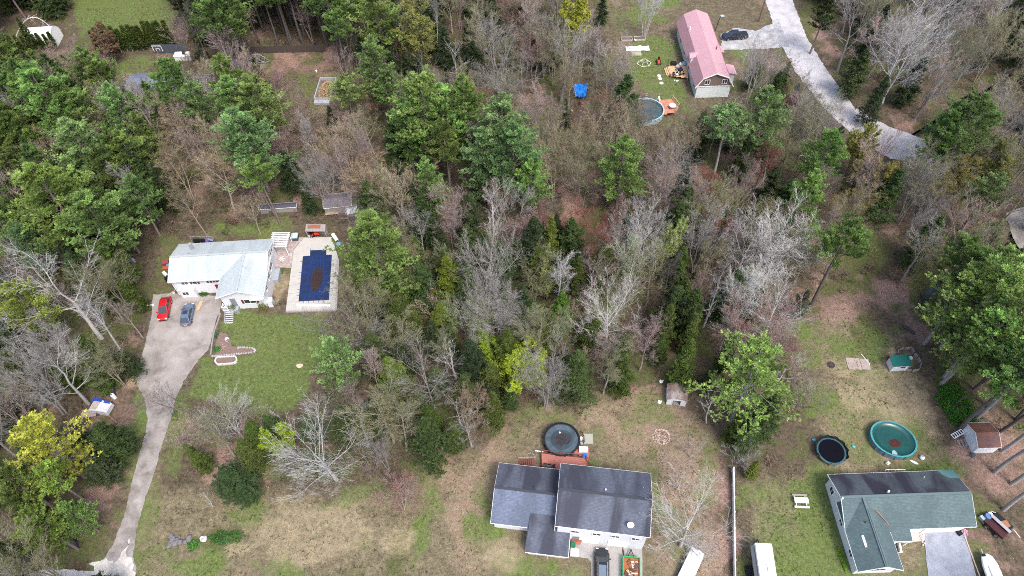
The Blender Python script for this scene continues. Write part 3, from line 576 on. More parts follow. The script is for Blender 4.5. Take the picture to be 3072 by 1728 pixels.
# --- sheds
def shed(name, label, loc, rz, w, d, hw, hr, wm, rm, axis='y', door=True, cat='shed'):
    o = thing(name, label, cat, loc, rz); b = MB()
    gbody(b, .12, w - .12, .12, d - .12, hw, hr - .08, axis); b.build('wall', wm, o); groof(o, 0, w, 0, d, hw, hr, rm, axis, th=.07, fascia=True)
    return o
a, c, dd2 = K('B8', 1515, 980, 2.0), K('B8', 1645, 1135, 2.0), K('B8', 1850, 1140, 2.0)
RUSTM = roofmat('rusty_brown_shingles', (.13, .075, .075), (.17, .095, .095), (.24, .11, .045), .5, sx=.35, sy=.35)
o = shed('shed', 'white shed with rusty brown roof at the edge of the pine wood, right', (c.x - .2, c.y, 0), math.radians(0), 3.3, 3.9, 2.0, 2.9, WHITE, RUSTM, 'x')
for i in range(4): MB().box(.08, .12, .5 + i * .85, 1.1 + i * .85, .6, 1.7).build('wall_panel', WHITEP, o)
MB().box(.06, .11, 1.3, 2.5, 0, 1.9).build('door', mat('pale_door', (.6, .64, .68), .5), o)
a, c, e = K('B4', 235, 205, 0), K('B4', 375, 222, 0), K('B4', 270, 90, 2)
o = thing('metal_shed', 'small white metal garden shed with rusted gambrel roof and open doorway', 'shed', (a.x, a.y, 0), heading(a, c)); w_ = (c - a).length
STE = mat('old_white_steel', (.58, .6, .62), .5, .1, 2); RU = roofmat('rusted_steel', (.36, .32, .31), (.44, .39, .37), (.22, .13, .1), .8, sx=.7, sy=.5)
MB().box(0, .8, 0, .05, 0, 1.6).box(w_ - .8, w_, 0, .05, 0, 1.6).box(0, .05, 0, 2.6, 0, 1.6).box(w_ - .05, w_, 0, 2.6, 0, 1.6).box(0, w_, 2.55, 2.6, 0, 1.6).build('wall', STE, o)
MB().box(.05, w_ - .05, .05, 2.5, .0, .1).build('floor', WOODG, o)
MB().loft([[(0.02, y, 1.6), (w_ - .02, y, 1.6), (w_ - .5, y, 2.0), (w_ / 2, y, 2.15), (.5, y, 2.0)] for y in (.0, .06)]).build('gable', STE, o)
pr = [(-.1, 1.55), (.5, 2.05), (w_ / 2, 2.22), (w_ - .5, 2.05), (w_ + .1, 1.55)]
for (xa, za), (xb, zb) in zip(pr, pr[1:]): MB().slab([(xa, -.1, za), (xb, -.1, zb), (xb, 2.7, zb), (xa, 2.7, za)], .04).build('roof_panel', RU, o)
for i in range(5): MB().beam((-.1, -.1 + i * .7, 1.57), (-.1, -.1 + i * .7, 1.58), .04)
MB().box(.75, .85, -.02, .08, 0, 1.6).box(w_ - .85, w_ - .75, -.02, .08, 0, 1.6).box(.75, w_ - .75, -.02, .08, 1.5, 1.65).build('door_frame', STE, o)
# chicken coop and its run
a, c = K('B8', 750, 385, 0), K('B8', 905, 375, 0)
o = thing('chicken_coop', 'white chicken coop with bright green roof and window beside the log-fenced run', 'chicken coop', (a.x, a.y, .25), heading(a, c)); w_ = (c - a).length
MB().box(0, w_, 0, 1.6, 0, 1.6).build('wall', WHITE, o)
MB().slab([(-.2, -.12, 1.68), (w_ + .3, -.12, 1.62), (w_ + .3, 1.8, 1.85), (-.2, 1.8, 1.9)], .07).build('roof', mat('green_metal_roof', (.012, .11, .095), .4, .08), o)
for x in (.1, w_ - .1):
    for y in (.1, 1.5): MB().box(x - .06, x + .06, y - .06, y + .06, -.25, 0).build('leg', WOODP, o)
MB().box(-.03, 0, .5, 1.6, .15, 1.4).build('door', mat('pale_door', (.6, .64, .68)), o); MB().box(w_ * .5, w_ * .8, -.03, 0, .9, 1.25).build('vent', DARKGLASS, o)
for i in range(3): MB().box(w_ + .02, w_ + .5, .1, .9, .15 + i * .45, .2 + i * .45).build('nest_shelf', WOODG, o)
pen = thing('log_fence', 'low grey slab fence curving around the chicken run', 'fence', (a.x, a.y, 0), 0)
pts = [K('B8', x, y, .5) - Vector((a.x, a.y, 0)) for x, y in [(830, 215), (840, 160), (900, 145), (975, 140), (1000, 195), (1035, 235), (1065, 290), (1050, 355), (975, 365), (920, 350)]]
for i, (p, q) in enumerate(zip(pts, pts[1:])):
    MB().beam((p.x, p.y, .35), (q.x, q.y, .35), .1, .65).build('fence_panel', WOODG, pen); MB().beam((p.x, p.y, 0), (p.x, p.y, .9), .14).build('post', mat('dark_wood', (.07, .055, .05), .9), pen)
# lean-to with tools by the pool
a, c, e = K('C3', 820, 800, 2.1), K('C3', 1180, 800, 2.1), K('C3', 880, 680, 2.6)
o = thing('lean_to', 'grey open-fronted lean-to with rusty leaf-strewn roof behind the blue-covered pool', 'shed', (a.x, a.y, 0), heading(a, c)); w_ = (c - a).length; dp = (e - a).length * .85
zt = lambda y: 2.1 + .5 * y / dp
for i in range(14):
    x0 = w_ * i / 14; MB().slab([(x0 + .01, -.1, zt(-.1)), (x0 + w_ / 14 - .01, -.1, zt(-.1)), (x0 + w_ / 14 - .01, dp, zt(dp)), (x0 + .01, dp, zt(dp))], .04).build('roof_board', WOODG, o)
MB().slab([(w_ * .1, dp * .35, zt(dp * .35) + .03), (w_ * .75, dp * .35, zt(dp * .35) + .03), (w_ * .75, dp * .9, zt(dp * .9) + .03), (w_ * .1, dp * .9, zt(dp * .9) + .03)], .02).build('leaf_cover', mat('rust_leaves', (.24, .09, .045), .9, .6, 6), o)
for x in (.1, w_ - .1):
    for y in (0, dp - .15): MB().beam((x, y, 0), (x, y, zt(y) - .04), .12).build('post', WOODG, o)
MB().box(.1, w_ - .1, dp - .1, dp - .05, 0, 2.4).box(.08, .13, 0, dp, 0, 2).build('wall', WOODG, o)
# two low roofs in the wood behind the pool
p = K('C3', 1420, 240, 2); o = shed('shed', 'grey tin-roofed shed seen through bare branches behind the lean-to', (p.x - 2.6, p.y - 2, 0), .1, 5.2, 3.6, 1.9, 2.5, WOODG, mat('dull_tin', (.13, .12, .135), .8, .25, 1, spec=.15), 'x')
p = K('C3', 1660, 410, 1.3); o = shed('shed', 'small white-topped coop at the tip of the big pine behind the pool', (p.x - 1, p.y - 1, 0), .25, 2.2, 2.0, 1.0, 1.4, WOODG, mat('pale_tin', (.5, .56, .58), .4, .1, 2), 'x')
p = K('C3', 300, 370, 1.2); o = shed('shed', 'long low grey roof under the trees behind the white house', (p.x - 3.2, p.y - .6, 0), .05, 7.0, 1.3, 1.3, 1.5, WOODG, mat('dark_slate_tin', (.07, .07, .09), .8, spec=.15), 'x')
p = D(5, 850, 3); o = shed('house', 'pale blue-grey roof at the left edge of the photo under the trees', (p.x - 10, p.y - 4, 0), .2, 10.2, 7, 2.6, 3.6, WHITE, mat('pale_blue_tin', (.2, .24, .28), .6, .15, 1), 'y', cat='house')

# ------------------------------------------------------------------ pools, decks and yards
def wheel(mb_t, mb_r, c, r, w, ax='y'):
    d = Vector((0, w / 2, 0)) if ax == 'y' else Vector((w / 2, 0, 0)); c = Vector(c)
    mb_t.tube(c - d, c + d, r, r, 14); mb_r.tube(c - d * 1.05, c + d * 1.05, r * .6, r * .6, 8)
PAINT = {}
def paint(name, col): return mat(name, col, .22, .03, 1, spec=.7)
def car(loc, rz, L, W, Hh, kind, pm, label, sunroof=False, name='parked_car', cat='car'):
    # x forward; body lofted along x from rounded sections, glasshouse above, four wheels, lights, mirrors, trims
    o = thing(name, label, cat, loc, rz, None)
    B = Hh * (.6 if kind != 'suv' else .58); h = L / 2
    if kind == 'pickup': st = [(-h, .93, .45, .95 * B), (-h + .1, .98, .35, B), (-.05 * L, 1, .32, B), (.15 * L, 1, .32, B), (.33 * L, .98, .35, .96 * B), (.46 * L, .93, .38, .9 * B), (h, .82, .42, .78 * B)]
    else: st = [(-h, .78, .42, .8 * B), (-h + .12, .9, .32, .95 * B), (-.33 * L, .98, .26, B), (-.1 * L, 1, .24, .98 * B), (.15 * L, 1, .24, .95 * B), (.3 * L, .97, .26, .88 * B), (.43 * L, .88, .3, .76 * B), (h, .68, .38, .6 * B)]
    rings = []
    for x, k, z0, z1 in st:
        w = W / 2 * k; zm = z0 + (z1 - z0) * .6
        rings.append([(x, -w * .9, z0), (x, -w, z0 + .12), (x, -w, zm), (x, -w * .9, z1 - .03), (x, -w * .5, z1), (x, w * .5, z1), (x, w * .9, z1 - .03), (x, w, zm), (x, w, z0 + .12), (x, w * .9, z0)])
    MB().loft(rings).build('body', pm, o, smooth=False, bevel=.03)
    xs = {'sedan': (-.42, -.27, .02, .24), 'suv': (-.48, -.42, .06, .24), 'hatch': (-.46, -.3, .04, .25), 'pickup': (-.14, -.11, .1, .24)}[kind]
    a, b_, c_, d_ = [q * L for q in xs]; wb, wt = W / 2 * .86, W / 2 * .68; zt = Hh
    gl = MB().loft([[(a, -wb, B - .03), (a, wb, B - .03), (a + .02, wb, B - .02), (a + .02, -wb, B - .02)], [(b_, -wt, zt - .06), (b_, wt, zt - .06), (d_, wb * .97, B - .06), (d_, -wb * .97, B - .06)]], cap=False)
    gl = MB().add([(a, -wb, B - .02), (a, wb, B - .02), (d_, wb, B - .06), (d_, -wb, B - .06), (b_, -wt, zt - .05), (b_, wt, zt - .05), (c_, wt, zt - .05), (c_, -wt, zt - .05)], [(0, 1, 5, 4), (1, 2, 6, 5), (2, 3, 7, 6), (3, 0, 4, 7)])
    gl.build('window', DARKGLASS, o)
    rf = MB().loft([[(b_ - .05, -wt, zt - .07), (b_ - .05, wt, zt - .07), (b_ - .02, wt * .8, zt - .02), (b_ - .02, -wt * .8, zt - .02)], [((b_ + c_) / 2, -wt - .02, zt - .05), ((b_ + c_) / 2, wt + .02, zt - .05), ((b_ + c_) / 2, wt * .8, zt + .01), ((b_ + c_) / 2, -wt * .8, zt + .01)], [(c_ + .05, -wt, zt - .08), (c_ + .05, wt, zt - .08), (c_, wt * .8, zt - .03), (c_, -wt * .8, zt - .03)]])
    rf = rf.build('roof', pm, o)
    pl = MB()
    for s in (-1, 1):
        for (p, q) in (((b_, s * wt, zt - .05), (a, s * wb, B)), ((c_, s * wt, zt - .05), (d_, s * wb, B - .05)), (((b_ + c_) / 2, s * wt, zt - .05), ((b_ + c_) / 2, s * wb, B))): pl.beam(p, q, .08, .05)
    pl.build('pillar', pm, o)
    if sunroof: MB().box((b_ + c_) / 2 - .1, c_ - .1, -wt * .65, wt * .65, zt, zt + .02).build('sunroof', DARKGLASS, rf)
    if kind == 'suv':
        MB().beam((b_, -wt * .9, zt + .04), (c_, -wt * .9, zt + .04), .05).beam((b_, wt * .9, zt + .04), (c_, wt * .9, zt + .04), .05).build('roof_rail', METAL, rf)
        MB().box(b_ + .25, c_ - .35, -wt * .72, wt * .72, zt + .012, zt + .022).build('glass_roof', mat('roof_glass', (.12, .15, .19), .1, spec=.8), rf)
    if kind == 'pickup':
        MB().box(-h + .12, -.15 * L, -W / 2 * .86, W / 2 * .86, B - .02, B + .05).build('bed_cover', mat('bed_cover_black', (.02, .02, .022), .6), o)
        MB().box(-.46 * L, -.2 * L, -W / 2 * 1.01, -W / 2 * .99, .5, .6).build('trim_strip', BLACK, o)
    for s in (-1, 1):
        MB().obox((h - .14, s * W * .32, .5 * B + .1), (.12, .34, .14), 0).build('headlight', mat('lamp_glass', (.7, .72, .75), .1, spec=.9), o)
        MB().obox((-h + .03, s * W * .36, .75 * B), (.08, .3, .16)).build('tail_light', mat('red_lamp', (.35, .01, .01), .2), o)
        MB().obox((d_ - .25, s * (W / 2 + .06), B + .02), (.16, .2, .14)).build('mirror', pm, o)
        for x in (-.3 * L, .31 * L):
            t, r = MB(), MB(); wheel(t, r, (x, s * (W / 2 - .09), .33), .33, .2); tt = t.build('wheel', RUBBER, o); r.build('rim', METAL, tt)
    MB().box(h - .06, h + .03, -W * .33, W * .33, .28, .42).build('front_bumper', CHROME if kind == 'pickup' else BLACK, o)
    MB().box(-h - .03, -h + .05, -W * .36, W * .36, .3, .44).build('rear_bumper', CHROME if kind == 'pickup' else pm, o)
    MB().box(-h - .05, -h - .03, -.26, .26, .5, .62).build('number_plate', WHITEP, o)
    return o
a, c = K('B6', 135, 730, .6), K('B6', 92, 968, .6); m_ = (a + c) / 2
car((m_.x, m_.y, .06), heading(a, c), 4.7, 1.85, 1.45, 'sedan', paint('red_paint', (.42, .012, .015)), 'red sedan parked nose-down at the left edge of the driveway')
a, c = K('B6', 332, 1010, .6), K('B6', 372, 800, .6); m_ = (a + c) / 2
car((m_.x, m_.y, .06), heading(a, c), 4.5, 1.82, 1.45, 'hatch', paint('blue_grey_paint', (.09, .14, .22)), 'slate-blue sedan with sunroof parked on the driveway before the white house', True)
a, c = K('B7', 1455, 375, .8), K('B7', 1188, 395, .8); m_ = (a + c) / 2
car((m_.x, m_.y, .06), heading(a, c), 5.8, 2.0, 1.9, 'pickup', paint('black_blue_paint', (.012, .016, .03)), 'black pickup truck with covered bed beside the red-roofed house', name='pickup_truck', cat='pickup truck')
a, c = K('B3', 1060, 1500, .8), K('B3', 1060, 1222, .8); m_ = (a + c) / 2
car((m_.x, m_.y - .1, .06), heading(a, c), 4.9, 1.95, 1.7, 'suv', paint('black_paint', (.008, .012, .013)), 'black SUV with glass roof parked before the dark-roofed house', name='parked_car')

# in-ground pool with blue safety cover
o = thing('swimming_pool', 'rectangular pool under a dark blue safety cover in a concrete terrace', 'swimming pool', (-34.2, 76, 0), math.radians(-93.5) + math.pi / 2)
Rz_ = Matrix.Rotation(-o.rotation_euler.z, 3, 'Z')
def loc(p): v = Rz_ @ (Vector(p) - Vector((-34.2, 76, 0))); return v
dk = [loc(K('B6', x, y, .3)) for x, y in [(1560, 112), (1850, 105), (1915, 330), (1890, 858), (1370, 872), (1425, 440), (1455, 235)]]
MB().prism([(p.x, p.y) for p in dk], -.2, .3).build('terrace', CONC, o)
jn = MB()
for t in (.2, .4, .6, .8):
    p, q = dk[4].lerp(dk[5], t), dk[3].lerp(dk[2], t); jn.beam((p.x, p.y, .301), (q.x, q.y, .301), .04, .008)
jn.build('joint', mat('joint_dark', (.2, .19, .17)), o)
cv = [loc(K('B6', x, y, .34)) for x, y in [(1625, 245), (1790, 238), (1790, 291), (1848, 291), (1817, 758), (1503, 772), (1548, 305), (1622, 300)]]
CVM = mat('blue_mesh_cover', (.01, .023, .075), .6, .3, .8, bump=.1)
cvo = MB().prism([(p.x, p.y) for p in cv], .31, .34).build('safety_cover', CVM, o)
sm = MB(); an = MB()
for i in range(1, 8):
    t = i / 8; p, q = cv[6].lerp(cv[5], t), cv[3].lerp(cv[4], t); sm.beam((p.x, p.y, .345), (q.x, q.y, .345), .05, .008)
    for e, s in ((p, -1), (q, 1)): an.beam((e.x, e.y, .35), (e.x + s * .45, e.y, .33), .05, .02)
for i in range(1, 6):
    t = i / 6; p, q = cv[7].lerp(cv[2], t), cv[5].lerp(cv[4], t); sm.beam((p.x, p.y, .345), (q.x, q.y, .345), .05, .008)
    an.beam((q.x, q.y, .35), (q.x, q.y - .45, .33), .05, .02)
for p in cv[:2]: an.beam((p.x, p.y, .35), (p.x, p.y + .45, .33), .05, .02)
sm.build('webbing', mat('navy_web', (.012, .04, .2), .6), cvo); an.build('strap', mat('navy_web', (.012, .04, .2)), o)
p, q = loc(K('B6', 1480, 815, .3)), loc(K('B6', 1830, 815, .3)); MB().box(p.x, q.x, p.y - .1, p.y + .25, .3, .42).build('coping_step', TRIM, o)
bl = [loc(K('B6', x, y, .3)) for x, y in [(1370, 872), (1890, 858), (1915, 330)]]
for i, (p, q) in enumerate(zip(bl, bl[1:])):
    n = int((q - p).length / .5)
    for k in range(n):
        s, e = p.lerp(q, (k + .03) / n), p.lerp(q, (k + .97) / n); MB().beam((s.x, s.y, .12), (e.x, e.y, .12), .32, .42).build('edge_block', STONE, o)
def scatter(name, center, rx, ry, z0, n, size, m, rng, label=None, cat=None, parent=None, heap=.15, kind='stuff', flat=False):
    vv, ff = [], []
    for i in range(n):
        t = rng.uniform(0, 2 * math.pi); r = math.sqrt(rng.random()); x, y = center[0] + rx * r * math.cos(t), center[1] + ry * r * math.sin(t)
        z = z0 + heap * (1 - r * r) * rng.random() + .01; a = rng.uniform(0, math.pi); s = size * rng.uniform(.5, 1.4); d = (math.cos(a) * s, math.sin(a) * s)
        k = len(vv); h = rng.uniform(.0, .5) * s
        vv += [(x - d[0], y - d[1], z), (x + d[1] * .3, y - d[0] * .3, z + h * .5), (x + d[0], y + d[1], z + h), (x - d[1] * .3, y + d[0] * .3, z + h * .4)]; ff.append((k, k + 1, k + 2, k + 3))
    mb = MB(); mb.v = vv; mb.f = ff; o_ = mb.build(name, m, parent); o_['kind'] = kind
    if label: tag(o_, label, cat)
    return o_
r9 = random.Random(5)
p = K('B6', 1690, 545, .35); scatter('leaf_pile', (p.x, p.y), .95, 2.6, .36, 1500, .16, mat('wet_leaves', (.035, .02, .018), .8, .5, 3), r9, 'long heap of wet brown leaves lying on the blue pool cover', 'leaf pile', heap=.15)
def abovepool(loc, R, h, label, liner, rimm, wallm, level, cover=False, sx=1, sy=1, rz=0, n=28, ribs=True, surf=.06):
    o = thing('round_pool', label, 'pool', loc, rz)
    MB().lathe([(R, 0), (R + .03, 0), (R + .03, h), (R - .02, h), (R - .02, 0)], n=n, sx=sx, sy=sy).build('pool_wall', wallm, o)
    MB().lathe([(R - .1, h - .01), (R + .12, h - .01), (R + .13, h + .04), (R - .09, h + .05), (R - .1, h - .01)], n=n, sx=sx, sy=sy).build('rim', rimm, o)
    w = MB(); rg = [(0, level), (R * .35, level), (R * .7, level + (.02 if cover else 0)), (R - .25, level + (.05 if cover else 0))]
    if cover: rg += [(R - .12, level + .25), (R - .04, h + .03)]
    else: rg += [(R - .03, level)]
    w.lathe(rg, n=n, sx=sx, sy=sy).build('cover' if cover else 'water', liner, o, smooth=True)
    if ribs:
        for i in range(n // 2):
            t = 4 * math.pi * i / n; c, s = math.cos(t) * sx, math.sin(t) * sy; MB().beam(((R + .07) * c, (R + .07) * s, 0), ((R + .07) * c, (R + .07) * s, h + .05), .1, .12).build('upright', rimm, o)
    return o
p = D(1413, 1105, 1.15)
o = abovepool((p.x, p.y, 0), 2.55, 1.2, 'round black pool holding dark cloudy water behind the dark-roofed house', mat('dark_pool_water', (.035, .05, .06), .1, .5, .7, spec=.6), BLACK, mat('black_pool_wall', (.02, .025, .03), .5), 1.0, n=26)
MB().tube((-.2, 1.1, 1.0), (-.2, 1.1, 1.12), .12).build('floating_dispenser', WHITEP, o)
p0 = p; scatter('leaf_debris', (p.x + .2, p.y + .1), 1.1, 1.0, 1.0, 130, .18, mat('wet_leaves', (.035, .02, .018)), r9, 'brown leaves and twigs floating in the black pool', 'leaves', heap=.02)
MB().lathe([(1.6, 1.003), (2.4, 1.003)], n=26).build('pool_liner_shelf', mat('liner_blue_grey', (.06, .085, .105), .3, .6, .8), o)
# pale sky-side liner above water
p = D(2248, 1104, 1.1)
o = abovepool((p.x, p.y, 0), 2.75, 1.15, 'large oval pool with sagging dark green winter cover', mat('green_cover', (.008, .06, .055), .3, .3, .6, spec=.5), mat('teal_rim', (.06, .25, .26), .4, .2, 2), mat('slate_blue_wall', (.13, .17, .23), .6, .25, 2), .85, cover=True, sx=1.12, sy=.97, rz=math.radians(-25))
scatter('leaf_debris', (p.x + .1, p.y - .6), .8, .6, .86, 420, .13, mat('red_leaves', (.06, .016, .013), .8, .4), r9, 'dark red leaves gathered in the sag of the green pool cover', 'leaves', heap=.03)
q = K('B8', 805, 1190, .88); MB().lathe([(0, .0), (.5, 0)], n=14, sx=.7, sy=1.1).build('puddle', mat('puddle', (.25, .36, .38), .08, .3, 1, spec=.8), None).location = (q.x, q.y, .895)
tag(bpy.data.objects['puddle'], 'pale puddle of meltwater on the green pool cover', 'puddle')
p = D(1625, 277, 1.1)
o = abovepool((p.x, p.y, 0), 3.65, 1.3, 'round pool with pale blue steel wall and dark green water behind branches', mat('pool_green_water', (.035, .07, .075), .08, .3, .7, spec=.6), mat('pale_blue_rim', (.3, .55, .62), .4), mat('pale_blue_wall', (.4, .5, .58), .4, .08, 2), .95, n=36, ribs=False)
# decks
def deck(name, label, pts, z, m, board_dir=0, step=.6, drop=.1, cat='deck'):
    c = sum(pts, Vector()) / len(pts); o = thing(name, label, cat, (c.x, c.y, 0), board_dir); Rm = Matrix.Rotation(-board_dir, 3, 'Z')
    pl = [(Rm @ (p - c)) for p in pts]; poly = [(p.x, p.y) for p in pl]; ys = [p[1] for p in poly]; y = min(ys)
    while y < max(ys) - .02:                 # boards clipped to the outline
        ym = min(y + step / 2, max(ys) - .01); xs = []
        for (x0, y0), (x1, y1) in zip(poly, poly[1:] + poly[:1]):
            if (y0 > ym) != (y1 > ym): xs.append(x0 + (ym - y0) * (x1 - x0) / (y1 - y0))
        if len(xs) >= 2: MB().box(min(xs), max(xs), y + .01, min(y + step, max(ys)) - .012, z - .05, z).build('board', m, o)
        y += step
    for x, yy in poly: MB().box(x * .96 - .06, x * .96 + .06, yy * .96 - .06, yy * .96 + .06, 0, z - .06).build('post', m, o)
    return o
REDD = mat('red_stained_deck', (.36, .14, .11), .75, .12, 2); TAN = mat('new_pine_deck', (.5, .33, .2), .75, .14, 3)
pts = [K('B3', x, y, .9) for x, y in [(535, 385), (560, 372), (800, 395), (945, 425), (925, 500), (920, 560), (540, 545)]]
deck('deck', 'red stained deck between the dark-roofed house and the black pool', [pts[0], pts[3], pts[5], pts[6]], .9, REDD, math.radians(-8.9), .28)
pts = [K('B3', x, y, .95) for x, y in [(800, 385), (860, 325), (945, 335), (945, 415)]]
deck('deck', 'small red pool-side platform carrying the white box', pts, .95, REDD, math.radians(-8.9), .28)
o = thing('deck_railing', 'dark red railing along the pool edge of the deck', 'railing', K('B3', 535, 378, .95)); o.location.z = .95
q = K('B3', 920, 425, .95) - K('B3', 535, 378, .95); railing(o, (0, 0), (q.x, q.y), 0, .95, mat('dark_red_wood', (.16, .06, .05)), gap=.4); railing(o, (-.9, .3), (.2, .1), 0, .2, TRIM, gap=1); railing(o, (q.x, q.y), (q.x + .5, q.y - 1.4), 0, .95, mat('dark_red_wood', (.16, .06, .05)))
o = thing('deck_stairs', 'flight of railed steps lying left of the red deck behind the roof', 'stairs', K('B3', 330, 480, 0), math.radians(-8.9))
for i in range(9): MB().box(i * .28, i * .28 + .2, -.3, .75, .1 * i, .1 * i + .06).build('step', mat('dark_red_wood', (.16, .06, .05)), o)
MB().beam((0, .78, .7), (2.5, .78, 1.5), .08).beam((0, .78, 0), (0, .78, .8), .08).beam((2.5, .78, 0), (2.5, .78, 1.6), .08).build('handrail', mat('faded_pink_rail', (.45, .3, .28)), o)
pts = [K('B7', x, y, .7) for x, y in [(600, 692), (700, 690), (800, 700), (815, 848), (625, 825), (570, 752)]]
dko = deck('deck', 'new pine deck crowded with furniture against the red-roofed house', [pts[0], pts[2], pts[3], pts[4]], .7, TAN, math.radians(2), .3)
o = thing('deck_steps', 'three wide pine steps down from the crowded deck', 'stairs', K('B7', 625, 825, 0), math.radians(92))
for i in range(3): MB().box(0, 2.6, .05 + i * .33, .35 + i * .33, .0, .6 - i * .18).build('step', TAN, o)
pts = [K('B7', x, y, 1.1) for x, y in [(490, 1090), (640, 1075), (710, 1165), (680, 1215), (545, 1245), (535, 1170)]]
deck('deck', 'red wooden pool deck with pale rail beside the blue-walled pool', pts, 1.1, mat('orange_stained_deck', (.45, .2, .13), .7, .15, 2), math.radians(5), .3)
o = thing('deck_railing', 'pale angled railing round the far side of the red pool deck', 'railing', pts[1]); o.location.z = 1.1
for p, q in zip([pts[1], pts[2]], [pts[2], pts[3]]): railing(o, (p.x - pts[1].x, p.y - pts[1].y), (q.x - pts[1].x, q.y - pts[1].y), 0, .9, WOODP)
def ladder(label, loc, rz, h=1.4, m=WHITEP, lean=.5, rungs=4, w=.5, cat='ladder'):
    o = thing('ladder', label, cat, loc, rz); mb = MB()
    for s in (0, w): mb.tube((s, 0, 0), (s, lean, h), .035, n=6); mb.tube((s, 2 * lean, 0), (s, lean, h), .035, n=6)
    mb.build('rail', m, o)
    for i in range(rungs): t = (i + .6) / rungs; MB().box(0, w, lean * t - .1, lean * t + .1, h * t - .03, h * t).build('rung', m, o)
    return o
q = K('B7', 345, 1075, 0); ladder('grey folding ladder hooked over the blue-walled pool', (q.x, q.y - .6, 0), .2, 1.5, METAL, .6)
q = K('B7', 500, 1105, 1.1); ladder('white ladder standing on the left corner of the red pool deck', (q.x, q.y, 1.1), 1.0, 1.1, WHITEP, .4)
q = K('B7', 640, 1175, 1.1); o = thing('patio_table', 'round glass table on the red pool deck', 'table', (q.x, q.y, 1.1))
MB().cyl((0, 0), .75, .7, .74, 20).build('table_top', mat('pale_table_glass', (.5, .54, .55), .15, .2, 3, spec=.7), o)
for s in range(4): MB().tube((.5 * math.cos(s * 1.57), .5 * math.sin(s * 1.57), 0), (.4 * math.cos(s * 1.57), .4 * math.sin(s * 1.57), .7), .03).build('leg', WHITEP, o)
# trampoline
p = D(2092, 1134, .9); o = thing('trampoline', 'round black trampoline with collapsed net on the right-hand lawn', 'trampoline', (p.x, p.y, 0))
MB().lathe([(0, .80), (.9, .81), (1.84, .84)], n=28).build('mat', mat('tramp_mat', (.005, .005, .009), .95, .3, 2, spec=.05), o, True)
MB().lathe([(1.82, .86), (2.02, .84), (2.08, .78), (1.82, .8)], n=28).build('edge_pad', mat('teal_pad', (.03, .09, .11), .5, .3, 2), o)
for i in range(6):
    t = i * math.pi / 3 + .2; c, s = math.cos(t), math.sin(t); MB().tube((1.95 * c, 1.95 * s, 0), (1.95 * c, 1.95 * s, .8), .035).build('leg', METAL, o); MB().tube((2.05 * c, 2.05 * s, .8), (2.1 * c, 2.1 * s, 1.5 + .5 * (s > 0)), .03).build('net_pole', BLACK, o)
nt_ = MB(); NN = 26
for i in range(NN):
    t0, t1 = [-.7 + (math.pi + 1.1) * (k / NN) for k in (i, i + 1)]; w0, w1 = [.12 + .12 * math.sin(k * 1.9) for k in (i, i + 1)]
    nt_.poly([(2.05 * math.cos(t0), 2.05 * math.sin(t0), .85), (2.05 * math.cos(t1), 2.05 * math.sin(t1), .85), ((2.12 + w1) * math.cos(t1), (2.12 + w1) * math.sin(t1), 1.25), ((2.12 + w0) * math.cos(t0), (2.12 + w0) * math.sin(t0), 1.25)])
nt_.build('net', BLACK, o)
# white fence
f0, f1 = K('B4', 715, 688, 0), K('B4', 727, 1600, 0); o = thing('vinyl_fence', 'long straight white panel fence between the two lower right lawns', 'fence', f0, heading(f0, f1)); ln = (f1 - f0).length; n = int(ln / 2.0)
for i in range(n + 1):
    x = ln * i / n; MB().box(x - .09, x + .09, -.09, .09, 0, 1.3).build('post', WHITEP, o)
    if i < n: MB().box(x + .09, x + ln / n - .09, -.03, .03, .08, 1.1).box(x + .09, x + ln / n - .09, -.07, .07, 1.1, 1.18).build('fence_panel', WHITEP, o); 
# RV
a, c, e = K('B4', 880, 1205, 3.0), K('B4', 1005, 1212, 3.0), K('B4', 890, 1449, 3.0); rz = heading(a, c)
o = thing('camper_trailer', 'long white camper trailer parked at the bottom edge beside the fence', 'camper', (a.x, a.y, 0), rz); w_ = (c - a).length
MB().box(0, w_, -8.5, 0, .6, 2.95).build('body', WHITEP, o, bevel=.12); MB().box(.05, w_ - .05, -8.45, -.05, 2.95, 3.02).build('roof', mat('white_membrane', (.78, .78, .77), .5, .04), o, bevel=.03)
MB().box(w_ * .5, w_ * .68, -3.6, -2.7, 3.02, 3.2).build('roof_vent', mat('beige_plastic', (.5, .5, .48)), o)
for y in (-1.0, -2.8, -4.6): MB().box(-.03, 0, y - .9, y, 1.6, 2.3).build('window', DARKGLASS, o)
MB().box(-.5, 0, -8.3, -.3, 2.5, 2.6).build('awning', mat('awning_dark', (.07, .08, .09)), o); MB().box(-.9, -.02, -3.4, -2.2, 0, .5).build('step', BLACK, o)
for s in (0, 1):
    for y in (-4.2, -5.2):
        t, r = MB(), MB(); wheel(t, r, (.18 + s * (w_ - .36), y, .36), .36, .24, 'x'); tt = t.build('wheel', RUBBER, o); r.build('rim', METAL, tt)
MB().beam((w_ / 2 - .4, 0, .6), (w_ / 2, 1.3, .55), .1).beam((w_ / 2 + .4, 0, .6), (w_ / 2, 1.3, .55), .1).build('hitch', BLACK, o)
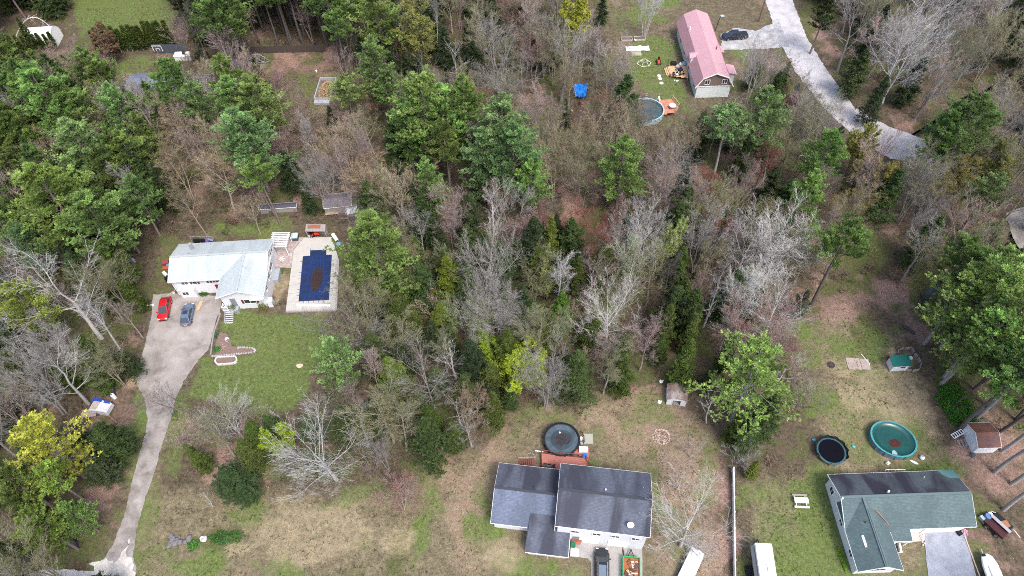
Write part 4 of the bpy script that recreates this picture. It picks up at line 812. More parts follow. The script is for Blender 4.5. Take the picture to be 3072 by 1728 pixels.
# covered vehicle under the bare tree
a, c, e = K('B4', 430, 1222, 1.6), K('B4', 530, 1268, 1.6), K('B4', 335, 1420, 1.2); rz = heading(e, a)
o = thing('covered_boat', 'boat or trailer under a white tarp behind the bare tree, bottom edge', 'covered boat', (a.x, a.y, 0), rz); w_ = (c - a).length
rg = []
for x, k, z in [(-6.5, .8, .9), (-5, 1, 1.3), (-2.5, 1, 1.5), (-.6, 1, 1.45), (0, .92, 1.1)]: rg.append([(x, -w_ * k, .3), (x, -w_ * k, z - .25), (x, -w_ * .5, z), (x, 0 + w_ * (k - 1) * -1 * 0, z - .25), (x, 0, .3)])
MB().loft(rg).build('tarp', FAB, o, bevel=.06)
for x in (-2.2, -3.4): t, r = MB(), MB(); wheel(t, r, (x, -w_ - .02, .3), .3, .2); wheel(t, r, (x, .02, .3), .3, .2); tt = t.build('wheel', RUBBER, o); r.build('rim', METAL, tt)
st = MB()
for x in (-5, -3.2, -1.4): st.beam((x, -w_, 1.08), (x, -w_ * .5, 1.45), .04).beam((x, -w_ * .5, 1.45), (x, 0, 1.08), .04)
st.build('strap', METAL, o)
# covered boat, lower right corner
a, c = K('C5', 880, 1225, 1.2), K('C5', 1010, 1560, 1.2); rz = heading(c, a)
o = thing('boat', 'white fibreglass boat on a trailer at the lower right corner', 'boat', ((a.x + c.x) / 2, (a.y + c.y) / 2 - .3, 0), rz)
rg = []
for x, k, z in [(2.6, .35, 1.15), (2.2, .72, 1.25), (1.2, .98, 1.3), (-.5, 1.05, 1.3), (-2.6, 1, 1.2)]: rg.append([(x, -k, .9), (x, -.5 * k, .45), (x, .5 * k, .45), (x, k, .9), (x, k * .96, z - .1), (x, k * .5, z), (x, -k * .5, z), (x, -k * .96, z - .1)])
hl = MB().loft(rg).build('hull', WHITEP, o, bevel=.05); MB().box(-1.6, 1.0, -.5, .5, 1.28, 1.5).build('cover', FAB, o, bevel=.1); MB().box(2.2, 2.5, .3, .6, 1.1, 1.4).build('motor', BLACK, o)
MB().beam((-2.4, 0, .4), (3.4, 0, .4), .12).build('trailer_frame', METAL, o)
for s in (-1, 1): t, r = MB(), MB(); wheel(t, r, (-.6, s * 1.0, .32), .32, .2); tt = t.build('wheel', RUBBER, o); r.build('rim', METAL, tt)
# small tractor / splitter heap at the wood edge
c = K('C5', 1010, 730, .5); rz = math.radians(-58)
o = thing('utility_trailer', 'dark utility trailer loaded with mower and rusty sheet by the pine trunks', 'trailer', (c.x, c.y, 0), rz)
MB().box(-1.4, 1.4, -1.3, .1, .5, .62).box(-1.4, 1.4, -1.35, -1.28, .62, .95).box(-1.4, 1.4, .1, .16, .62, .9).build('bed', mat('dark_maroon_metal', (.05, .015, .02), .5, .3), o)
MB().box(-1.35, 1.45, -.1, .35, .92, 1.0).build('plank', mat('grey_plank', (.3, .3, .32), .7, .08), o)
MB().box(-1.2, 1.3, .4, 1.5, .0, .5).build('box', BLACK, o); MB().slab([(-.2, .5, .56), (.9, .4, .6), (1.0, 1.2, .62), (.2, 1.5, .56)], .04).build('rusty_sheet', mat('rust', (.3, .14, .08), .8), o)
MB().beam((1.5, 1.2, .4), (2.6, .9, .5), .07).beam((-1.7, 1.0, .3), (-1.2, 1.2, .5), .07).build('handle', WHITEP, o)
for x in (-.7, .7): t, r = MB(), MB(); wheel(t, r, (x, -1.42, .32), .32, .2); tt = t.build('wheel', RUBBER, o); r.build('rim', METAL, tt)
c = K('C5', 860, 610, .5); o = thing('barrel_heap', 'blue drum and pale tubs heaped at the end of the dark trailer', 'drum', (c.x, c.y, 0), .4)
MB().lathe([(0, 0), (.4, 0), (.44, .3), (.4, .85), (0, .87)], n=16).build('drum', mat('blue_drum', (.1, .2, .35), .3, .2), o); MB().box(-.9, -.45, -.5, .5, 0, .5).build('tub', mat('pale_teal', (.3, .4, .42), .5, .3, 4), o); MB().lathe([(0, 0), (.25, 0), (.3, .5), (0, .52)], (.65, .1, 0), 12).build('bucket', WHITEP, o)
# table, propane tank and yard bits
c = K('B4', 1218, 900, .7); o = thing('picnic_table', 'white picnic table with benches on the lawn by the fence', 'picnic table', (c.x, c.y, 0), math.radians(-4))
for i in range(5): MB().box(-.95, .95, -.4 + i * .16, -.26 + i * .16, .7, .74).build('board', WHITEP, o)
for y in (-.85, .85):
    MB().box(-1.0, 1.0, y - .14, y + .14, .42, .46).build('bench', WHITEP if y < 0 else WOODG, o)
for x in (-.7, .7):
    for s in (-1, 1): MB().beam((x, .2 * s, .7), (x, .75 * s, 0), .08).build('leg', WHITEP, o)
    MB().beam((x, -.85, .4), (x, .85, .4), .06).build('brace', WHITEP, o)
c = K('B8', 1075, 1228, .3); o = thing('propane_tank', 'white round propane tank beside the green pool', 'propane tank', (c.x, c.y, 0)); MB().lathe([(0, 0), (.28, .05), (.34, .25), (.3, .55), (.1, .68), (0, .68)], n=16).build('tank', WHITEP, o, True); MB().cyl((0, 0), .12, .66, .78).build('valve_collar', METAL, o)
def simple(name, label, cat, mb, m, loc=(0, 0, 0), rz=0, group=None, smooth=False):
    o = mb.build(name, m, None, smooth); o.location = loc; o.rotation_euler = (0, 0, rz); return tag(o, label, cat, group)
c = K('B8', 735, 1285, .2); simple('pump_box', 'small beige pump box at the near side of the green pool', 'box', MB().box(-.3, .3, -.22, .22, 0, .35).box(-.2, .1, -.15, .15, .35, .5), mat('beige_plastic', (.5, .5, .48)), (c.x, c.y, 0), .5)
c = K('B8', 995, 1272, .1); simple('paddle_board', 'white bent board lying in the grass by the propane tank', 'board', MB().loft([[(x, -w, .05), (x, w, .05), (x, w, .1), (x, -w, .1)] for x, w in ((-.6, .03), (-.2, .16), (.3, .18), (.6, .05))]), WHITEP, (c.x, c.y, 0), -.6)
for nm, q, rz in (('left of the trampoline', (5, 1055), .3), ('right of the trampoline', (395, 1122), -.5)):
    c = K('B8', *q); simple('kick_board', 'small teal plastic piece in the grass ' + nm, 'toy', MB().box(-.25, .25, -.18, .18, .05, .14).box(-.18, .02, -.1, .1, .14, .22), mat('teal_plastic', (.08, .35, .4), .5, .1), (c.x, c.y, 0), rz)
c = K('B8', 1430, 990, .5); o = thing('ladder', 'white plastic ladder frame leaning beside the rusty-roofed shed', 'ladder', (c.x, c.y, 0), math.radians(20))
for s in (-.32, .32): MB().beam((-.8, s, .1), (.8, s, .7), .09).build('rail', WHITEP, o)
for i in range(6): x = -.75 + i * .3; MB().beam((x, -.32, .1 + (x + .8) * .375), (x, .32, .1 + (x + .8) * .375), .12, .05).build('rung', WHITEP, o)
def chair(label, loc, rz, m, group=None):
    o = thing('lawn_chair', label, 'chair', loc, rz, group); MB().box(-.25, .25, -.25, .25, .36, .41).build('seat', m, o); MB().slab([(-.25, .25, .4), (.25, .25, .4), (.25, .42, .9), (-.25, .42, .9)], .05).build('backrest', m, o)
    for x in (-.22, .22):
        MB().box(x - .03, x + .03, -.25, .3, .58, .62).build('armrest', m, o)
        for y in (-.22, .22): MB().beam((x, y, .38), (x * 1.15, y * 1.15, 0), .05).build('leg', m, o)
    return o
c = K('B8', 1485, 985, 0); chair('white plastic garden chair between the white ladder and the rusty-roofed shed', (c.x, c.y, 0), .8, WHITEP)
c = K('B8', 1480, 1085, 0); simple('pallet', 'grey wooden pallet lying before the door of the rusty-roofed shed', 'pallet', MB().box(-.8, .8, -.5, -.4, 0, .1).box(-.8, .8, .4, .5, 0, .1).box(-.8, -.6, -.5, .5, .1, .13).box(-.3, -.1, -.5, .5, .1, .13).box(.2, .4, -.5, .5, .1, .13).box(.65, .8, -.5, .5, .1, .13), WOODG, (c.x, c.y, 0), .1)
c = K('B8', 1570, 1205, 0); simple('wheelbarrow', 'small dark wheelbarrow upturned below the rusty-roofed shed', 'wheelbarrow', MB().loft([[(-.4, -.3, .1), (.4, -.3, .1), (.4, .3, .1), (-.4, .3, .1)], [(-.2, -.15, .4), (.25, -.15, .4), (.25, .15, .4), (-.2, .15, .4)]]).beam((-.4, -.25, .1), (-1, -.3, .2), .05).beam((-.4, .25, .1), (-1, .3, .2), .05), mat('dark_tub', (.07, .07, .09), .5), (c.x, c.y, 0), .5)
c = K('B8', 740, 250, 0); simple('bucket', 'red plastic bucket behind the green-roofed coop', 'bucket', MB().lathe([(0, 0), (.24, 0), (.3, .5), (.27, .5), (.22, .08)], n=14), RED, (c.x, c.y, 0))
c = K('B8', 960, 248, 0); simple('feed_pan', 'round pale blue pan in the chicken run', 'pan', MB().lathe([(0, .05), (.2, .05), (.27, .2), (.3, .2), (.3, .0)], n=14), mat('pale_blue_plastic', (.55, .65, .72), .5), (c.x, c.y, .0))
c = K('B8', 175, 312, 0); o = thing('fire_pit', 'small burnt fire pit ringed with dark stones on the right-hand lawn', 'fire pit', (c.x, c.y, 0))
for i in range(9): t = i * .7; MB().lump((.5 * math.cos(t), .45 * math.sin(t), .02), .16, rnd, .5).build('stone', mat('burnt_stone', (.05, .035, .035), .9, .4, 4), o)
MB().cyl((0, 0), .45, 0, .06).build('ash', mat('ash', (.06, .045, .045), 1, .5, 6), o)
c = K('B8', 440, 300, 0); simple('concrete_pad', 'bare grey concrete slab in the grass right of the fire pit', 'slab', MB().box(-1.7, .4, -1.1, 1.0, 0, .05).box(.45, 1.8, -1.0, .9, 0, .045), mat('pinkish_concrete', (.33, .27, .24), .9, .2, 1), (c.x, c.y, 0), -.1)
c = K('B8', 495, 270, 0); simple('pipe', 'thin white pipe lying across the concrete slab', 'pipe', MB().tube((0, 1.2, .08), (.7, -.7, .08), .05).tube((.7, -.7, .08), (.55, -.85, .08), .05), WHITEP, (c.x, c.y, 0))
c = K('C4', 0, 0, 0)
c = K('A8', 1095, 1018, 0); simple('culvert_pipe', 'short dark corrugated pipe lying at the edge of the leaf litter', 'pipe', MB().tube((-.7, .7, .25), (.7, -.7, .25), .24, n=12), mat('dark_pipe', (.04, .04, .05), .6), (c.x, c.y, 0))
q0, q1 = K('B5', 612, 622, .6), K('B5', 765, 622, .6); o = thing('swing_frame', 'white metal swing frame behind the green-roofed house', 'frame', (q0.x, q0.y, 0), heading(q0, q1)); w_ = (q1 - q0).length
MB().tube((0, 0, 1.2), (w_, 0, 1.2), .05).tube((0, 0, 1.2), (0, -.5, 0), .05).tube((w_, 0, 1.2), (w_, -.5, 0), .05).build('frame', WHITEP, o)
for i in range(5): MB().tube((w_ * (i + 1) / 6, 0, 1.2), (w_ * (i + 1) / 6, -.1, .9), .03).build('hook', WHITEP, o)
c = K('C5', 525, 820, .3); o = thing('flower_tub', 'pink blooming shrub in a tub at the corner of the grey driveway', 'plant', (c.x, c.y, 0)); MB().lathe([(0, 0), (.25, 0), (.32, .35), (0, .35)], n=12).build('tub', WHITEP, o)
f = MB(); rr9 = random.Random(3)
for i in range(60): f.obox((rr9.gauss(0, .22), rr9.gauss(0, .22), .5 + rr9.gauss(0, .12)), (.14, .1, .03), rr9.random() * 3, rr9.random())
f.build('blossom', mat('pink_blossom', (.6, .3, .42), .7, .2), o)
c = K('C5', 460, 845, .2); simple('tool_box', 'small black box beside the pink shrub on the driveway', 'box', MB().box(-.25, .25, -.3, .3, 0, .4), BLACK, (c.x, c.y, .06), .4)
q0, q1 = K('C5', 530, 880, .05), K('C5', 745, 1449, .05); simple('timber_edging', 'pale timber edging along the right side of the blue-grey driveway', 'edging', MB().beam((q0.x, q0.y, .08), (q1.x, q1.y, .08), .14, .12), mat('pale_timber', (.48, .38, .3), .8, .15))
c = K('B5', 735, 1230, .3); o = thing('garden_bench', 'white iron bench under the porch corner of the green-roofed house', 'bench', (c.x, c.y, 0), 1.4); MB().box(-.6, .6, -.2, .2, .4, .45).build('seat', WHITEP, o); MB().box(-.6, .6, .2, .25, .45, .9).build('backrest', WHITEP, o)
for x in (-.5, .5): MB().box(x - .03, x + .03, -.2, .2, 0, .4).build('leg', WHITEP, o)
o = thing('rock_border', 'line of pale stones beside the entrance path of the green-roofed house', 'stones', K('B5', 905, 1130, 0))
for i in range(9): MB().lump((rnd.uniform(-.3, .3), .5 - i * .22, .0), .15, rnd).build('stone', mat('pale_stone', (.45, .43, .4), .9, .2), o)
# centre yard
c = K('B3', 940, 258, 0); simple('concrete_pad', 'square greenish concrete pad right of the black pool', 'slab', MB().box(-.7, .7, -.8, .8, 0, .12).box(-.5, -.3, -.5, -.3, .12, .18).box(.3, .5, -.55, -.35, .12, .18), mat('mossy_concrete', (.3, .31, .26), .9, .15), (c.x, c.y, 0), -.05)
c = K('B3', 878, 258, .2); o = thing('pool_filter', 'white pool filter with black hoses beside the black pool', 'pool filter', (c.x, c.y, 0)); MB().lathe([(0, 0), (.2, 0), (.24, .3), (.18, .7), (0, .75)], n=12).build('tank', WHITEP, o); MB().box(-.15, .2, -.95, -.55, 0, .35).build('pump', METAL, o)
MB().path([(-.1, .9, 1.0), (.25, .7, .8), (.45, .2, .6), (.45, -.5, .3), (.1, -.8, .2)], .06).build('hose', BLACK, o)
c = K('B3', 900, 348, 1.4); simple('storage_box', 'white deck box on the small red platform by the black pool', 'box', MB().box(-.6, .6, -.38, .38, 0, .5).box(-.63, .63, -.41, .41, .5, .56), WHITEP, (c.x, c.y, .95), -.1)
c = K('B3', 912, 392, 1.2); simple('tarp', 'crumpled bright blue tarp beside the white deck box', 'tarp', MB().lump((0, 0, 0), .42, random.Random(2), .5, 9), BLUE, (c.x, c.y - .1, .95))
o = thing('lounge_chair', 'black folded lounge chairs on the red deck against the eave', 'chairs', K('B3', 600, 508, .95), math.radians(-8.9)); o.location.z = .9
for i in range(3): MB().obox((i * .6 - .6, .1, .3), (.55, .4, .08), .2 * i, .5).build('seat', BLACK, o); MB().obox((i * .6 - .55, .35, .5), (.5, .06, .45), .2 * i, .2).build('backrest', BLACK, o)
c = K('B3', 845, 1140, .5); o = thing('covered_woodpile', 'firewood stack under a rust-red tarp beside the garage wing', 'woodpile', (c.x, c.y, 0), -.15)
for i in range(4):
    for j in range(5): MB().tube((-.55 + i * .3, -.4, .12 + j * .0 + .2 * j), (-.55 + i * .3, .5, .12 + .2 * j), .1, n=7).build('log', WOODG, o)
MB().lump((-.1, .1, .75), .75, random.Random(4), .3, 9).build('tarp', mat('rust_red_tarp', (.25, .07, .035), .6, .3, 2), o)
c = K('B3', 808, 1185, .5); simple('wheeled_bin', 'dark green wheeled bin beside the wing of the dark-roofed house', 'bin', MB().loft([[(-.25, -.25, 0), (.25, -.25, 0), (.25, .25, 0), (-.25, .25, 0)], [(-.3, -.3, .95), (.3, -.3, .95), (.3, .3, .95), (-.3, .3, .95)]]).box(-.32, .32, -.32, .36, .95, 1.02), mat('green_plastic', (.01, .12, .06), .5), (c.x, c.y, .06), -.15)
c = K('B3', 808, 1240, .3); o = thing('doorstep', 'two grey timber steps at the side door of the wing', 'steps', (c.x, c.y, .05), -.15); MB().box(-.35, .5, -.6, .6, 0, .4).build('step', mat('pale_grey_wood', (.42, .42, .42), .8), o); MB().box(.5, .8, -.55, .55, 0, .2).build('step', mat('pale_grey_wood', (.42, .42, .42)), o)
c = K('B3', 1243, 1245, 0); simple('oil_stain', 'dark winding stain on the driveway beside the black SUV', 'stain', MB().prism([(-.1, 1.0), (.12, .9), (.1, .4), (.2, .1), (.12, -.3), (.2, -.7), (0, -1.1), (-.18, -.8), (-.05, -.3), (-.15, .2), (-.02, .6)], 0, .004), mat('oil', (.06, .045, .04), .7, .3), (c.x, c.y, .052))
a, c = K('B3', 1240, 1275, 1.0), K('B3', 1392, 1290, 1.0); o = thing('dump_trailer', 'bright green dump trailer filled with brown scrap wood on the driveway', 'trailer', (a.x, a.y, .05), heading(a, c)); w_ = (c - a).length
GP = mat('bright_green_paint', (.02, .33, .1), .4, .12); MB().box(0, w_, -4.2, 0, .55, .63).build('floor', GP, o)
for bx in ((0, .1, -4.2, 0), (w_ - .1, w_, -4.2, 0), (0.1, w_ - .1, -.1, 0), (.1, w_ - .1, -4.2, -4.1)): MB().box(*bx, .63, 1.15).build('side_panel', GP, o)
for s in (.1, w_ - .1):
    for y in (-1.9, -2.9): t, r = MB(), MB(); wheel(t, r, (s * 1.06 - .06, y, .33), .33, .2, 'x'); tt = t.build('wheel', RUBBER, o); r.build('rim', METAL, tt)
MB().beam((w_ * .3, 0, .5), (w_ / 2, 1.1, .5), .1).beam((w_ * .7, 0, .5), (w_ / 2, 1.1, .5), .1).build('hitch', BLACK, o)
o2 = thing('scrap_wood', 'brown and pale scrap boards heaped inside the green trailer', 'scrap wood', o.location, o.rotation_euler.z); r5 = random.Random(8)
CM = [mat('scrap_brown', (.3, .11, .045), .7, .3), WOODP, mat('scrap_pale', (.55, .5, .45)), mat('scrap_dark', (.08, .05, .05))]
o2.location.z = .05; MB().box(.12, w_ - .12, -4.05, -.12, .63, .8).build('board', CM[0], o2)
for i in range(34):
    MB().obox((r5.uniform(.5, w_ - .5), r5.uniform(-3.8, -.4), r5.uniform(.85, 1.15)), (r5.uniform(.25, .85), r5.uniform(.15, .5), .05), r5.uniform(0, 3), r5.uniform(-.3, .3), r5.uniform(-.2, .2)).build('board', CM[r5.choice([0, 0, 0, 1, 2, 3])], o2)
def stonering(label, c, R, n, s, m, ry=1, name='stone_ring', cat='stone ring', seed=3):
    o = thing(name, label, cat, (c.x, c.y, 0)); r = random.Random(seed)
    for i in range(n): t = 2 * math.pi * i / n; MB().lump((R * math.cos(t) * r.uniform(.92, 1.08), ry * R * math.sin(t) * r.uniform(.92, 1.08), -.02), s * r.uniform(.7, 1.3), r, .6, 6).build('stone', m, o)
    return o
PST = mat('pink_stone', (.42, .3, .28), .9, .25, 3)
stonering('ring of pinkish stones in the leaf-strewn yard of the metal shed', K('B4', 203, 440), 1.2, 22, .16, PST)
o = thing('rubble_heap', 'flat heap of pinkish rubble inside the stone ring', 'rubble', K('B4', 203, 440)); r = random.Random(6)
for i in range(60): t = r.uniform(0, 6.3); q = r.random() ** .5; MB().lump((q * math.cos(t), q * math.sin(t), 0), r.uniform(.06, .14), r, .5, 5).build('stone', PST, o)
for nm, x, y in (('just above', 200, 40), ('left of', 188, 190)):
    c = K('B4', x, y); simple('litter', f'crumpled white plastic {nm} the metal shed in the leaves', 'litter', MB().lump((0, 0, 0), .32, random.Random(int(x)), .4, 7).lump((.3, .1, 0), .15), WHITEP, (c.x, c.y, 0))
c = K('B3', 440, 410, 0); stonering('small round stone-edged bed left of the red deck', c, .55, 12, .1, WOODG)
c = K('B3', 320, 175, 0)
# ---- white house yard
c = K('B6', 480, 820, .15); o = thing('timber_bundle', 'long pale plank pallet on the driveway before the white house', 'planks', (c.x, c.y, .06), math.radians(84))
for i in range(4): MB().box(-1.0, 1.0, -.24 + i * .12, -.14 + i * .12, .1, .16).build('plank', WOODP, o)
MB().box(-.9, -.8, -.25, .25, 0, .1).box(.8, .9, -.25, .25, 0, .1).build('bearer', WOODP, o)
def hedge_blob(name, label, c, r, h, col, cat='shrub', n=900, seed=1, leaf=.09, m=None, sy=1.0):
    rr_ = np.random.default_rng(seed); u = rr_.normal(size=(n, 3)); u /= np.linalg.norm(u, axis=1)[:, None]; u[:, 2] = np.abs(u[:, 2]) * 1.0
    p = u * np.array([r, r * sy, h]) * rr_.uniform(.55, 1.05, (n, 1)) * (1 + .18 * np.sin(u[:, :1] * 7 + u[:, 1:2] * 5)); p[:, 2] += .05
    v, f = leafquads(p, rr_, leaf, leaf * .8); me_ = npmesh(name, v, f, 4); tone(me_, rr_, n, 4); me_.materials.append(M_LEAF)
    o = thing(name, label, cat, (c[0], c[1], 0)); q = bpy.data.objects.new('foliage', me_); COL.objects.link(q); q.parent = o; q.color = (*col, 1)
    s = MB()
    for i in range(5): t = i * 1.26; s.tube((0, 0, 0), (r * .5 * math.cos(t), r * .5 * math.sin(t), h * .6), .04, .015, 5)
    s.build('stem', WOODG, o); return o
def leafquads(p, rr_, a, b):
    n = len(p); d1 = rr_.normal(size=(n, 3)); d1 /= np.linalg.norm(d1, axis=1)[:, None]; d2 = np.cross(d1, rr_.normal(size=(n, 3))); d2 /= np.linalg.norm(d2, axis=1)[:, None] + 1e-9
    s = rr_.uniform(.6, 1.4, (n, 1)); v = np.stack([p - d1 * a * s, p - d2 * b * s * .6, p + d1 * a * s, p + d2 * b * s * .6], 1).reshape(-1, 3)
    return v, np.arange(4 * n).reshape(n, 4)
def tone(me_, rr_, n, k, lo=.7, hi=1.35, vals=None):
    at = me_.color_attributes.new('tone', 'FLOAT_COLOR', 'POINT'); t = rr_.uniform(lo, hi, n) if vals is None else vals
    c = np.ones((n * k, 4), np.float32); c[:, :3] = np.repeat(t, k)[:, None]; at.data.foreach_set('color', c.ravel())
c = K('B6', 838, 870); hedge_blob('rounded_shrub', 'round dark green shrub left of the shuttered front window', c, 1.0, 1.5, (.08, .12, .03), seed=1)
c = K('B6', 1143, 835); hedge_blob('rounded_shrub', 'round yellow-green shrub at the right corner of the white house', c, .95, 1.5, (.15, .17, .03), seed=2)
c = K('B6', 520, 706); hedge_blob('rounded_shrub', 'low green shrub against the front wall beside the driveway', c, .8, .5, (.07, .15, .03), seed=3, sy=.6, n=600)
c = K('B6', 660, 1275); hedge_blob('rounded_shrub', 'bright green plant at the corner of the stone planting bed', c, .6, .5, (.07, .22, .05), seed=4, n=500)
c = K('B6', 655, 1120); hedge_blob('rounded_shrub', 'narrow green plant along the timber edge of the driveway', c, .35, .4, (.09, .16, .07), seed=5, n=400, sy=2.2)
c = K('B6', 1320, 470); hedge_blob('rounded_shrub', 'bright green patch of perennials beside the gravel terrace', c, .55, .25, (.08, .26, .03), seed=6, n=500)
c = K('B1', 1405, 1225); hedge_blob('rounded_shrub', 'bright green iris clump on the lower lawn beside a grey rock', c, 1.0, .45, (.08, .24, .04), seed=7, n=700, sy=.8)
c = K('B1', 1640, 1175); hedge_blob('rounded_shrub', 'curved band of green perennials on the lower lawn', c, 2.6, .4, (.05, .16, .03), seed=8, n=1600, sy=.4)
c = K('B8', 1420, 740); hedge_blob('rounded_shrub', 'bright green ground-hugging shrub at the edge of the pine wood', c, 2.7, .7, (.06, .19, .025), seed=9, n=5000, sy=1.7, leaf=.12)
c = K('B5', 280, 1330); hedge_blob('rounded_shrub', 'lime green strip of plants along the wall of the green-roofed house', c, .25, .25, (.18, .36, .03), seed=10, n=500, sy=7)
c = K('C2', 600, 245, 1.5); hedge_blob('rounded_shrub', 'dark round evergreen shrub in front of the dark fence', (c.x, c.y), 1.9, 3.0, (.03, .06, .025), seed=11, n=2600, leaf=.14)
pts = [K('B6', x, y) for x, y in [(700, 905), (672, 990), (640, 1080), (615, 1200), (600, 1335)]]
o = thing('timber_edging', 'dark timber edging between the driveway and the lawn bed', 'edging', pts[0])
for p, q in zip(pts, pts[1:]):
    p, q = p - pts[0], q - pts[0]; n = max(1, int((q - p).length / 1.2))
    for i in range(n): MB().beam(Vector((*p.lerp(q, i / n)[:2], .15)), Vector((*p.lerp(q, (i + .96) / n)[:2], .15)), .2, .34).build('timber', WOODG, o)
o = thing('planting_bed', 'brown soil bed with a stone edge at the corner of the lawn', 'garden bed', K('B6', 730, 1230)); cc = K('B6', 730, 1230)
bp_ = [(p.x - cc.x, p.y - cc.y) for p in [K('B6', x, y) for x, y in [(690, 1090), (760, 1110), (800, 1170), (810, 1240), (960, 1255), (1050, 1280), (1065, 1300), (900, 1320), (640, 1335), (650, 1200)]]]
MB().prism(bp_, -.1, .07).build('soil', mat('bed_soil', (.17, .12, .1), .95, .3, 3, bump=.4), o)
wl = [K('B6', x, y) - cc for x, y in [(605, 1345), (700, 1338), (800, 1325), (900, 1318), (1000, 1310), (1062, 1290), (1040, 1262), (960, 1252), (870, 1255)]]
for p, q in zip(wl, wl[1:]):
    n = max(2, int((q - p).length / .35))
    for i in range(n): s = p.lerp(q, (i + .5) / n); MB().lump((s.x, s.y, .0), .21, rnd, .75, 6).build('stone', STONE, o)
for i in range(14): MB().lump((.25 + rnd.gauss(0, .35), 1.2 + rnd.gauss(0, .3), .05), .09, rnd, .5, 5).build('pebble', mat('pale_pebble', (.6, .62, .68), .7, .3, 9), o)
for i in range(10): MB().lump((-.2 + rnd.gauss(0, .25), .1 + rnd.gauss(0, .5), .05), .09, rnd, .5, 5).build('pebble', PST, o)
cc = K('B6', 748, 1385); o = thing('raised_planter', 'long octagonal planter of white blocks below the stone bed', 'planter', (cc.x, cc.y, 0))
pl = [K('B6', x, y, .3) - Vector((cc.x, cc.y, .3)) for x, y in [(655, 1352), (750, 1345), (845, 1340), (862, 1362), (858, 1395), (825, 1412), (740, 1420), (665, 1425), (640, 1400), (642, 1372)]]
MB().prism([(p.x * .93, p.y * .9) for p in pl], 0, .22).build('soil', mat('bed_soil', (.17, .12, .1)), o)
for p, q in zip(pl, pl[1:] + pl[:1]):
    n = max(1, int((q - p).length / .33))
    for i in range(n): MB().beam(Vector((*p.lerp(q, i / n)[:2], .18)), Vector((*p.lerp(q, (i + .9) / n)[:2], .18)), .2, .4).build('block', mat('pale_block', (.56, .55, .53), .9, .12), o)
# pergola
a, c, e = K('B6', 1240, 65, 2.5), K('B6', 1410, 62, 2.5), K('B6', 1228, 215, 2.3); o = thing('pergola', 'white slatted pergola between the white house and the pool terrace', 'pergola', (a.x, a.y, 0), heading(a, c)); w_ = (c - a).length; dpt = (a - e).length
for i in range(9): y = -dpt * i / 8; MB().box(-.2, w_ + .1, y - .07, y + .07, 2.42, 2.54).build('slat', WHITEP, o)
for x in (.1, w_ - .2):
    MB().box(x - .05, x + .05, -dpt, .1, 2.28, 2.41).build('beam', WHITEP, o)
    for y in (-.05, -dpt + .1): MB().box(x - .06, x + .06, y - .06, y + .06, 0, 2.28).build('post', WHITEP, o)
c = K('B6', 1465, 105, .6); o = thing('hot_tub', 'small tub with pale turquoise lid beside the pergola', 'hot tub', (c.x, c.y, 0), .03); MB().box(-.55, .55, -.6, .6, 0, .85).build('cabinet', mat('dark_tub', (.07, .07, .09)), o, bevel=.05); MB().box(-.6, .6, -.65, .65, .86, .98).build('lid', mat('turquoise_lid', (.3, .46, .47), .4, .15, 2), o, bevel=.04)
MB().box(-.1, .4, -.6, .6, 1.0, 1.02).build('strap', WHITEP, o)
c = K('B6', 1420, 120, .5); simple('leaning_post', 'brown leaning board left of the turquoise tub', 'board', MB().beam((0, 0, 0), (-.2, .6, 1.6), .12), mat('brown_board', (.2, .11, .07)), (c.x, c.y, 0))
def mower(label, loc, rz, col, k=1):
    o = thing('ride_on_mower', label, 'mower', loc, rz); MB().loft([[(.1, -.3, .35), (.1, .3, .35), (.1, .26, .85), (.1, -.26, .85)], [(.95, -.24, .35), (.95, .24, .35), (.95, .2, .7), (.95, -.2, .7)]]).build('hood', col, o, bevel=.04)
    MB().box(-.75, .2, -.48, .48, .28, .36).build('deck', BLACK, o); MB().box(-.8, -.1, -.35, .35, .36, .55).build('fender', col, o, bevel=.05); MB().box(-.65, -.2, -.24, .24, .55, .68).build('seat', BLACK, o); MB().slab([(-.6, -.24, .7), (-.6, .24, .7), (-.75, .24, 1.1), (-.75, -.24, 1.1)], .05).build('backrest', BLACK, o)
    MB().tube((.15, 0, .8), (.0, 0, 1.0), .03).lathe([(.15, 1.0), (.19, 1.02), (.15, 1.04)], n=10).build('steering_wheel', BLACK, o)
    for x, r in ((-.5, .28), (.7, .2)):
        for s in (-1, 1): t, rm = MB(), MB(); wheel(t, rm, (x, s * .45, r), r, .2); tt = t.build('wheel', RUBBER, o); rm.build('rim', METAL, tt)
    return o
c = K('C3', 985, 880, .4); mower('red mower parked under the lean-to by the pool', (c.x, c.y, .3), 0.1, RED)
c = K('B7', 492, 668, .4); mower('orange-red ride-on mower standing on the lawn left of the pine deck', (c.x, c.y, 0), math.radians(-100), mat('orange_red_paint', (.6, .06, .03), .35, .1))
c = K('C3', 902, 915, .2); simple('bucket', 'small white bucket at the left post of the lean-to', 'bucket', MB().lathe([(0, 0), (.14, 0), (.18, .35), (.15, .35)], n=10), WHITEP, (c.x, c.y, .3))
c = K('C3', 1365, 940, .3); o = thing('sun_lounger', 'white folded sun lounger at the top right corner of the pool terrace', 'lounger', (c.x, c.y, .3), math.radians(125)); MB().box(-.8, .3, -.3, .3, .28, .34).build('seat', WHITEP, o); MB().slab([(.3, -.3, .34), (.3, .3, .34), (.8, .3, .7), (.8, -.3, .7)], .05).build('backrest', WHITEP, o)
for x in (-.7, .2):
    for y in (-.25, .25): MB().box(x - .03, x + .03, y - .03, y + .03, 0, .28).build('leg', WHITEP, o)
c = K('C3', 1425, 1040, .3); simple('tarp', 'crumpled light blue tarp beside the folded sun lounger', 'tarp', MB().lump((0, 0, 0), .45, random.Random(3), .6, 9), mat('light_blue_tarp', (.12, .33, .5), .4, .3, 3), (c.x, c.y, .2))
